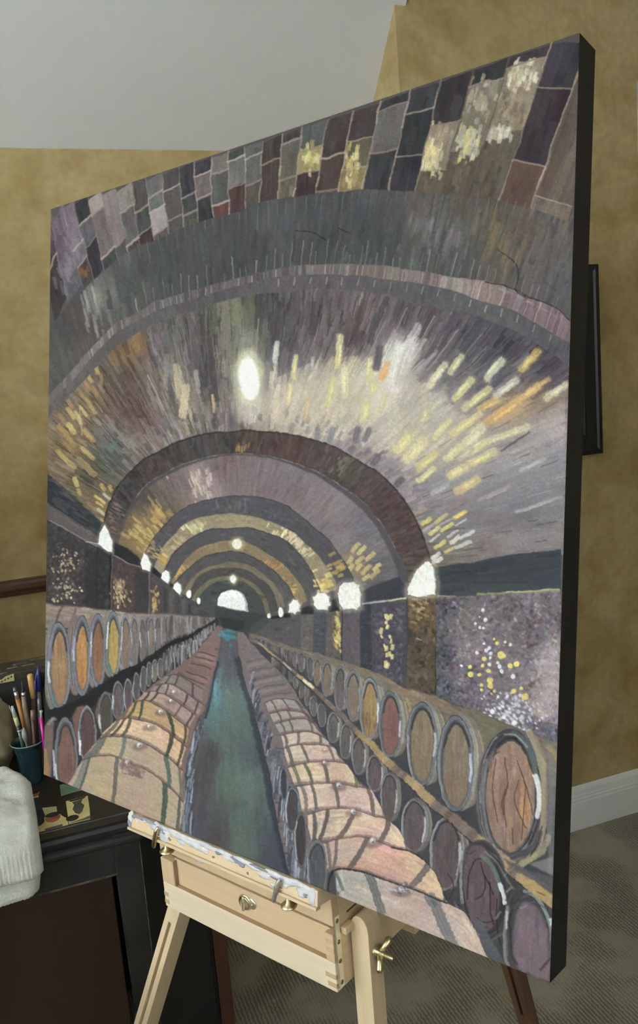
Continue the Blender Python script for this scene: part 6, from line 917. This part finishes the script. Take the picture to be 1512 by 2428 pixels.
for uu, vv in ((.070, .006), (.070, .560), (-.57, .006), (-.57, .560)):
    L = MB(); L.add([T0+U*(uu+x*.045)+V*(vv+y*.045)+UP*z for z, k in ((.735, 0), (.0, .25)) for x, y in ((0+k*.5, 0+k*.5), (1-k*.5, k*.5), (1-k*.5, 1-k*.5), (k*.5, 1-k*.5))], [(0, 1, 2, 3), (4, 7, 6, 5), (0, 4, 5, 1), (1, 5, 6, 2), (2, 6, 7, 3), (3, 7, 4, 0)])
    lg = L.build('leg', M_tab, tb, bevel=.002)
    MB().tube([T0+U*(uu+.0445)+V*(vv+.0008)+UP*.725, T0+U*(uu+.0390)+V*(vv+.0063)+UP*.01], .0011, 6).build('worn_edge', M_worn, lg)
# pasted pictures on the top
M_cream = mat('pasted_cream_paper', srgb(214, 202, 142), .5, .3, vcol=srgb(190, 178, 122), vscale=30); M_terra = mat('printed_terracotta', srgb(176, 104, 66), .5, .3, vcol=srgb(124, 72, 50), vscale=40); M_ink = mat('printed_dark', srgb(38, 34, 30), .5, .3); M_urn = mat('printed_grey_urn', srgb(92, 92, 78), .5, .3, vcol=srgb(44, 46, 40), vscale=70); M_teal = mat('printed_teal', srgb(90, 132, 116), .5, .3, vcol=srgb(146, 156, 122), vscale=25); M_plum = mat('printed_plum', srgb(96, 80, 76), .5, .3)
def flat(name, pts, m, parent, z=.7503, th=.0003): return MB().prism([R(u_, v_, z) for u_, v_ in pts], UP*th).build(name, m, parent)
def disc(cu, cv, ru, rv, n=18): return [(cu+ru*math.cos(2*math.pi*k/n), cv+rv*math.sin(2*math.pi*k/n)) for k in range(n)]
c1 = flat('picture_cutout', [(-.0697, 1.5259), (-.040, 1.5236), (-.0381, 1.4965), (-.0594, 1.4998), (-.068, 1.508)], M_cream, tb); flat('motif', disc(-.046, 1.513, .010, .011), M_terra, c1, .7507); flat('motif', disc(-.046, 1.518, .009, .005), M_ink, c1, .7511)
c2 = flat('picture_cutout', [(-.034, 1.452), (-.0105, 1.4449), (-.0108, 1.425), (-.0030, 1.405), (.004, 1.392), (.004, 1.3695), (-.0238, 1.3700), (-.048, 1.3690), (-.040, 1.395), (-.030, 1.418)], M_cream, tb); flat('motif', disc(-.0186, 1.407, .0125, .016), M_terra, c2, .7507); flat('motif', disc(-.0186, 1.417, .0115, .008), M_ink, c2, .7511); flat('motif', [(-.033, 1.3742), (-.0047, 1.3767), (-.0055, 1.366), (-.032, 1.3665)], M_plum, c2, .7507); flat('motif', [(-.052, 1.45), (-.034, 1.445), (-.032, 1.40), (-.04, 1.388), (-.046, 1.41)], M_ink, c2, .7507)
c3 = flat('picture_cutout', [(.0057, 1.4558), (.0432, 1.457), (.0420, 1.41), (.0397, 1.3707), (.0050, 1.3712), (.0055, 1.41)], M_cream, tb); flat('motif', [(.0155, 1.4455), (.034, 1.449), (.030, 1.437), (.0345, 1.424), (.030, 1.405), (.024, 1.396), (.018, 1.404), (.0145, 1.42), (.0185, 1.434)], M_urn, c3, .7507); flat('motif', disc(.0122, 1.3885, .0105, .010), M_ink, c3, .7507); flat('motif', [(.010, 1.454), (.040, 1.4555), (.036, 1.4505), (.014, 1.449)], M_ink, c3, .7507); flat('motif', [(.0042, 1.373), (.0397, 1.372), (.040, 1.383), (.030, 1.378)], M_plum, c3, .7509)
flat('picture_cutout', [(-.001, 1.5251), (.006, 1.527), (.0397, 1.4847), (.0150, 1.483), (-.0007, 1.4794)], M_teal, tb)

# ================================================================ things on and around the table
PU, PV = -.046, 1.571
pot = thing('brush_pot', 'dark teal flared ceramic pot holding brushes beside the painting', 'pot', R(PU, PV, .75))
M_pot = mat('teal_glaze', srgb(36, 62, 66), .25, .5, vcol=srgb(26, 44, 50), vscale=20, coat=.3)
MB().lathe(R(PU, PV, .7503), UP, [(.0, 0), (.0195, 0), (.0205, .002), (.0200, .02), (.0205, .04), (.0225, .058), (.0265, .072), (.0297, .0775), (.0292, .0788), (.0255, .072), (.0205, .055), (.0185, .03), (.018, .006), (0, .005)], 36).build('body', M_pot, pot, smooth=True)
MB().lathe(R(PU, PV, .7503), UP, [(.0286, .0776), (.0296, .0790), (.0304, .0776)], 36).build('rim', mat('worn_rim_glaze', srgb(112, 128, 126), .3, .5), pot, smooth=True)
def P3(u_, z_, dv): return R(u_, PV+dv, z_)
def tool(name, label, cat, segs, grp='brushes and pens in the pot'):   # segs: (part name, material, [(u, z, dv, radius)...])
    b = segs[0][2][0]; t = thing(name, label, cat, P3(b[0], b[1], b[2]), grp)
    for nm, mm, pts in segs: MB().tube([P3(u_, z_, dv) for u_, z_, dv, r in pts], [r for *_, r in pts], 12).build(nm, mm, t, smooth=True)
    return t
mm = lambda n, c, **k: mat(n, srgb(*c), k.pop('rough', .4), .4, **k)
tool('paintbrush', 'thin grey-green brush leaning furthest left in the teal pot', 'brush', [('handle', mm('grey_green_handle', (96, 106, 98)), [(-.0500, .765, -.006, .0012), (-.0565, .845, -.009, .0016), (-.0640, .893, -.011, .0013)]), ('tip', mm('pale_tip', (150, 150, 140)), [(-.0640, .893, -.011, .0014), (-.0676, .9067, -.012, .0006)])])
tool('paintbrush', 'brush with dark green handle and pale yellow ferrule in the teal pot', 'brush', [('handle', mm('dark_green_handle', (40, 54, 48)), [(-.0480, .765, -.011, .0022), (-.0535, .8269, -.015, .0036), (-.0572, .868, -.017, .0040)]), ('ferrule', mm('pale_yellow_ferrule', (176, 176, 130)), [(-.0572, .868, -.017, .0042), (-.0596, .885, -.018, .0042)]), ('bristles', mm('white_bristles', (176, 178, 172)), [(-.0596, .885, -.018, .0040), (-.062, .9066, -.019, .0022)]), ('stripe', mm('white_stripe', (190, 190, 186)), [(-.0562, .857, -.0168, .0042), (-.0564, .859, -.0169, .0042)])])
tool('paintbrush', 'amber handled brush with silver tip in the teal pot', 'brush', [('handle', mm('amber_handle', (150, 100, 48)), [(-.0445, .765, .000, .0026), (-.0476, .8647, .0, .0040), (-.0522, .912, .0, .0042)]), ('ferrule', mat('tin_ferrule', (.6, .6, .6), .3, .5, 1), [(-.0522, .912, .0, .0040), (-.0538, .926, .0, .0038)]), ('bristles', mm('dark_bristles', (92, 88, 86)), [(-.0538, .926, .0, .0038), (-.0546, .934, .0, .0024)])])
tool('paintbrush', 'thick beige handled brush in the middle of the teal pot', 'brush', [('handle', mm('beige_handle', (122, 104, 88)), [(-.0410, .765, -.006, .0034), (-.0403, .8573, -.006, .0046), (-.0415, .895, -.006, .0048), (-.0410, .917, -.006, .0042)]), ('ferrule', mat('worn_tin', (.5, .5, .48), .4, .5, 1), [(-.0410, .917, -.006, .0042), (-.0406, .924, -.006, .0040)]), ('bristles', mm('black_bristles', (44, 42, 40)), [(-.0406, .924, -.006, .0030), (-.0408, .947, -.006, .0006)])])
tool('stir_stick', 'flat tan wooden stir stick with reddish lower end in the teal pot', 'stick', [('reddish_end', mm('reddish_wood', (96, 62, 52)), [(-.0350, .765, .008, .0040), (-.0250, .905, .008, .0044)]), ('blade', mm('tan_wood', (176, 134, 78)), [(-.0250, .905, .008, .0048), (-.0246, .918, .008, .0056), (-.0251, .948, .008, .0058), (-.0250, .951, .008, .0040)])])
tool('ballpoint_pen', 'clear grey pen with navy blue cap standing in the teal pot', 'pen', [('barrel', mm('clear_grey_barrel', (98, 100, 98), rough=.2), [(-.0270, .765, .003, .0036), (-.0165, .8863, .003, .0044), (-.0140, .925, .003, .0046)]), ('cap', mm('navy_cap', (34, 36, 92)), [(-.0140, .918, .003, .0060), (-.0118, .945, .003, .0060), (-.0100, .955, .003, .0036), (-.0086, .967, .003, .0010)]), ('clip', mm('navy_clip', (30, 32, 84)), [(-.0205, .905, -.003, .0016), (-.0185, .935, -.003, .0020), (-.0135, .950, .0, .0018)])])
tool('marker_pen', 'black marker beside the blue capped pen in the teal pot', 'pen', [('barrel', mm('black_barrel', (30, 28, 28)), [(-.0300, .765, .012, .0034), (-.0085, .880, .012, .0044), (-.0050, .938, .012, .0044)]), ('cap', mm('black_cap', (22, 22, 24)), [(-.0050, .925, .012, .0050), (-.0040, .946, .012, .0046), (-.0039, .948, .012, .0030)])])
tool('paintbrush', 'brush with mauve ferrule and brown handle near the stir stick', 'brush', [('handle', mm('brown_handle', (84, 64, 54)), [(-.0390, .765, -.012, .0026), (-.0310, .872, -.013, .0034)]), ('ferrule', mm('mauve_ferrule', (128, 98, 94)), [(-.0310, .872, -.013, .0040), (-.0289, .8892, -.013, .0042)])])
tool('gel_pen', 'magenta pen with white tip leaning right in the teal pot', 'pen', [('barrel', mm('magenta_barrel', (172, 28, 122), rough=.25), [(-.0200, .780, -.014, .0022), (-.0172, .832, -.017, .0028), (-.0165, .8745, -.019, .0034)]), ('tip', mm('white_pen_tip', (196, 196, 196)), [(-.0165, .8745, -.019, .0024), (-.0155, .884, -.0195, .0018), (-.0150, .8855, -.0195, .0032), (-.0147, .888, -.0195, .0026)])])
tool('mop_brush', 'round silvery headed brush low in front of the teal pot', 'brush', [('handle', mm('short_dark_handle', (58, 54, 52)), [(-.0440, .765, -.014, .0020), (-.0470, .835, -.019, .0024)]), ('bristles', mm('silvery_bristles', (128, 124, 120)), [(-.0470, .833, -.019, .0026), (-.0478, .845, -.0195, .0056), (-.0484, .855, -.020, .0050), (-.0488, .862, -.020, .0020)])])
# decoupage box behind the pot
bx = thing('keepsake_box', 'dark box with torn paper trim standing behind the brush pot', 'box', R(-.2, 1.74, .75))
M_kb = mat('grey_black_box', srgb(62, 58, 54), .55, .3, vcol=srgb(46, 44, 42), vscale=10); M_kt = mat('mottled_dark_lid', srgb(64, 58, 46), .6, .3, vcol=srgb(38, 35, 30), vscale=35)
MB().box(R(0, 1.700, 0), U, V, UP, -.46, .10, 0, .075, .7503, .905).build('body', M_kb, bx, bevel=.002); lidk = MB().box(R(0, 1.698, 0), U, V, UP, -.462, .102, 0, .079, .905, .922).build('lid', M_kt, bx, bevel=.002)
M_torn = mat('torn_paper', srgb(136, 128, 104), .8, .2, vcol=srgb(70, 64, 52), vscale=50); r = random.Random(5)
for k in range(16):
    a = -.20+k*.018+r.uniform(-.005, .005); b = a+r.uniform(.012, .03); d_ = .001+r.random()*.06; w = r.uniform(.003, .008); n = 6
    up = [R(a+(b-a)*i/n, 1.70+d_+w+r.uniform(-.002, .002), .9222) for i in range(n+1)]; lo = [R(a+(b-a)*i/n, 1.70+d_+r.uniform(-.002, .002), .9222) for i in range(n+1)]; MB().prism(lo+up[::-1], UP*.0004).build('paper_strip', M_torn, lidk)
pf = MB().prism([R(-.13, 1.6975, .906), R(-.057, 1.6975, .906), R(-.0565, 1.6975, .9205), R(-.072, 1.6975, .918), R(-.08, 1.6975, .913), R(-.13, 1.6975, .9175)], -V*.0004).build('paper_patch', M_cream, lidk)
for k in range(4): MB().prism([R(-.083+k*.006, 1.6970, .908+k*.002), R(-.078+k*.006, 1.6970, .9075+k*.002), R(-.0785+k*.006, 1.6970, .9115+k*.002)], -V*.0003).build('patch_print', M_ink, pf)
# crumpled bag
def lumpy(name, c, rx, ry, rz, m, seed, amp, n=(40, 28), bottom=None, pw=1.):
    from mathutils import noise
    mb = MB(); vs = []; fs = []
    for j in range(n[1]+1):
        th = math.pi*j/n[1]
        for i in range(n[0]):
            ph = 2*math.pi*i/n[0]; d_ = Vector((math.sin(th)*math.cos(ph), math.sin(th)*math.sin(ph), math.cos(th)))
            k = 1+amp*noise.fractal(d_*2.3+Vector((seed, 0, 0)), 1., 2., 4)-amp*.7*abs(noise.noise(d_*4.1+Vector((0, seed, 0))))
            p = c+U*d_.x*rx*k+V*d_.y*ry*k+UP*d_.z*rz*k
            if bottom is not None and p.z < bottom: p.z = bottom
            vs.append(p)
    for j in range(n[1]):
        for i in range(n[0]): a = j*n[0]+i; b = j*n[0]+(i+1) % n[0]; fs.append((a, b, b+n[0], a+n[0]))
    return mb.add(vs, fs).build(name, m, smooth=True, origin=c-UP*rz)
tag(lumpy('crumpled_bag', R(-.134, 1.634, .832), .066, .048, .100, mat('khaki_plastic', srgb(164, 152, 122), .35, .4, vcol=srgb(132, 120, 92), vscale=14, bump=.3, bscale=18, bdist=.008), 3.3, .11, (64, 44), .7504), 'crumpled khaki bag left of the teal brush pot', 'bag')
# white towel folded over the table edge
def towel():
    from mathutils import noise
    M_t = mat('white_terry', srgb(206, 208, 200), .95, .05, vcol=srgb(178, 178, 168), vscale=18, bump=.6, bscale=420, bdist=.0015, sheen=.4)
    t = thing('towel', 'white terry towel bunched up and hanging over the table edge', 'towel', R(-.3, 1.40, .75))
    def sheet(name, path, ur, fold, seed, lump, ncross=150):
        P = [Vector((0, *p)) for p in path]; cum = [0]
        for i in range(1, len(P)): cum.append(cum[-1]+(P[i]-P[i-1]).length)
        ns = 110; rows = []
        for j in range(ns+1):
            s = cum[-1]*j/ns; i = max(k for k in range(len(P)) if cum[k] <= s+1e-9); i = min(i, len(P)-2); f_ = (s-cum[i])/(cum[i+1]-cum[i]); f2 = f_*f_*(3-2*f_)
            a, b = P[i], P[i+1]; rows.append((a.lerp(b, f_), (b-a).normalized(), j/ns))
        for _ in range(5): rows = [rows[0]]+[((rows[k-1][0]+rows[k][0]*2+rows[k+1][0])/4, (rows[k-1][1]+rows[k][1]*2+rows[k+1][1]).normalized(), rows[k][2]) for k in range(1, ns)]+[rows[-1]]
        vs = []; fs = []
        for p, tg, s in rows:
            nrm = Vector((0, -tg.z, tg.y)) if True else None
            if nrm.y > 0 and s > .4: nrm = -nrm
            nrm = Vector((0, tg.z, -tg.y)); nrm = nrm if (nrm.y-0*nrm.z) < 0 or nrm.z > 0 else -nrm
            for k in range(ncross+1):
                w = k/ncross; uu = -.40+(ur(s)+.40)*w; e_ = max(0., (uu-(ur(s)-.018))/.018); q = Vector((uu*7, s*3.2, seed))
                big = noise.fractal(q*1.3, 1., 2., 3); fine = noise.fractal(Vector((uu*60, s*34, seed+4)), 1., 2., 3); pile = noise.noise(Vector((uu*420, s*190, seed)))
                hem = max(0., min(1., (s-.80)/.05))*max(0., min(1., (.985-s)/.03)); h_ = lump(s)*big+.0010*fine+.0007*pile-.010*e_*e_+hem*(.0016+.0008*math.sin(uu*1700))
                x = R(uu, p.y, p.z)+(V*nrm.y+UP*nrm.z)*h_; vs.append(x)
        nc = ncross+1; top = len(vs)
        for p_, tg, s in rows:                      # inner face
            nrm = Vector((0, tg.z, -tg.y)); nrm = nrm if nrm.y < 0 or nrm.z > 0 else -nrm
            for k in range(nc): vs.append(vs[len(vs)-top]-(V*nrm.y+UP*nrm.z)*fold)
        for j in range(ns):
            for k in range(ncross): a = j*nc+k; fs.append((a, a+1, a+nc+1, a+nc)); b = top+a; fs.append((b, b+nc, b+nc+1, b+1))
        for j in range(ns): a = j*nc+ncross; fs.append((a, top+a, top+a+nc, a+nc)); a = j*nc; fs.append((a, a+nc, top+a+nc, top+a))
        for k in range(ncross): a = ns*nc+k; fs.append((a, a+1, top+a+1, top+a)); fs.append((k, top+k, top+k+1, k+1))
        return MB().add(vs, fs).build(name, M_t, t, smooth=True)
    sheet('upper_layer', [(1.560, .785), (1.52, .812), (1.47, .806), (1.42, .800), (1.385, .795), (1.352, .780), (1.338, .752), (1.332, .727), (1.327, .712), (1.3235, .702), (1.326, .6955), (1.334, .6945)], lambda s: -.052+.010*min(1, s*1.6)-.045*max(0, .35-s)/.35, .008, 1.7, lambda s: .012*(1-s)+.003)
    sheet('lower_layer', [(1.40, .772), (1.360, .764), (1.3475, .745), (1.346, .70), (1.340, .680), (1.3345, .668), (1.335, .6595), (1.343, .6575)], lambda s: -.046-.012*max(0, s-.7)/.3, .007, 6.1, lambda s: .003)
towel()
# plain brown panel standing under the table, grouped with it
MB().box(T0, U, V, UP, -.52, .075, .30, .318, 0.0, .640).build('under_table_panel', mat('dark_brown_panel', srgb(74, 56, 44), .6, .25, vcol=srgb(64, 48, 38), vscale=5), tb, bevel=.002)['label'] = 'plain dark brown panel'
# black cabinet behind the easel
cb = thing('floor_cabinet', 'low black cabinet with reddish brown side behind the easel leg', 'cabinet', R(.2, 1.85, 0)); M_cb = mat('matte_black_cabinet', srgb(40, 38, 36), .5, .3, var=.2, vscale=9); M_cs = wood('reddish_brown_side', srgb(98, 66, 50), srgb(74, 48, 38), UP, 8)
MB().box(R(0, 1.70, 0), U, V, UP, .125, .272, 0, .26, 0.0, .60).build('body', M_cb, cb, bevel=.002); MB().box(R(0, 1.695, 0), U, V, UP, .272, .302, 0, .265, 0.0, .61).build('side_board', M_cs, cb, bevel=.002); MB().box(R(0, 1.69, 0), U, V, UP, .118, .304, 0, .275, .61, .625).build('top_board', M_cb, cb, bevel=.003); cdr = MB().box(R(0, 1.69, 0), U, V, UP, .135, .264, 0, .01, .05, .58).build('door', M_cb, cb, bevel=.002); MB().lathe(R(.25, 1.69, .4), -V, [(.004, 0), (.004, .01), (.009, .015), (.007, .022), (0, .024)], 12).build('knob', M_brass, cdr, smooth=True)

# ================================================================ cart added left of the view to shade the carpet under the easel
ct = thing('shade_cart', 'low grey cart added out of view to shade the carpet', 'cart', R(-.6, .9, 0)); M_ct = mat('grey_cart_paint', srgb(120, 120, 116), .5, .3, var=.1, vscale=6)
MB().box(R(0, 0, 0), U, V, UP, -.88, -.32, .62, 1.18, .09, .655).build('body', M_ct, ct, bevel=.004); MB().box(R(0, 0, 0), U, V, UP, -.90, -.30, .60, 1.20, .655, .68).build('top', M_ct, ct, bevel=.004)
for z in (.12, .30, .48):
    dd = MB().box(R(0, 0, 0), U, V, UP, -.86, -.34, .612, .622, z, z+.16).build('drawer', M_ct, ct, bevel=.003); MB().tube([R(-.66, .600, z+.08), R(-.54, .600, z+.08)], .006, 8).build('handle', M_nickel, dd, smooth=True)
for uu in (-.84, -.36):
    for vv in (.66, 1.14): MB().lathe(R(uu-.015, vv, .045), U, [(0, 0), (.045, 0), (.045, .03), (0, .03)], 18).build('caster', mat('dark_caster', (.03, .03, .03), .5, .3), ct)

# ================================================================ framed picture on the right wall
pf = thing('picture_frame', 'black framed picture hanging on the ochre wall behind the painting', 'picture', R(1.39, VR, 1.159)); M_fr = mat('black_frame', srgb(24, 24, 26), .4, .4)
fa, fb, fz0, fz1 = 1.19, 1.5985, 1.1592, 1.6911
prof = [(0, 0), (0, .026), (.012, .028), (.018, .024), (.050, .020), (.056, .022), (.066, .018), (.070, .006), (.070, 0)]   # (inset, depth)
cor = [(fa, fz0), (fb, fz0), (fb, fz1), (fa, fz1)]; ctr = ((fa+fb)/2, (fz0+fz1)/2)
def rail_pt(c, ins, dep):
    su = 1 if c[0] < ctr[0] else -1; sz = 1 if c[1] < ctr[1] else -1; return R(c[0]+su*ins, VR-dep, c[1]+sz*ins)
for i in range(4):
    a, b = cor[i], cor[(i+1) % 4]; n = len(prof); vs = [rail_pt(a, *p) for p in prof]+[rail_pt(b, *p) for p in prof]; fs = [(k, k+1, n+k+1, n+k) for k in range(n-1)]+[tuple(range(n)), tuple(range(2*n-1, n-1, -1))]
    MB().add(vs, fs).build('frame_rail', M_fr, pf)
MB().box(R(0, VR, 0), U, -V, UP, fa+.06, fb-.06, .002, .006, fz0+.06, fz1-.06).build('mat_board', mat('dim_mat_board', (.5, .48, .42), .8, .2), pf); MB().box(R(0, VR, 0), U, -V, UP, fa+.12, fb-.12, .006, .007, fz0+.14, fz1-.14).build('print', mat('brown_print', (.2, .16, .1), .7, .2, vcol=(.4, .34, .22), vscale=9), pf)
for o in bpy.data.objects:
    if '_o' in o: del o['_o']
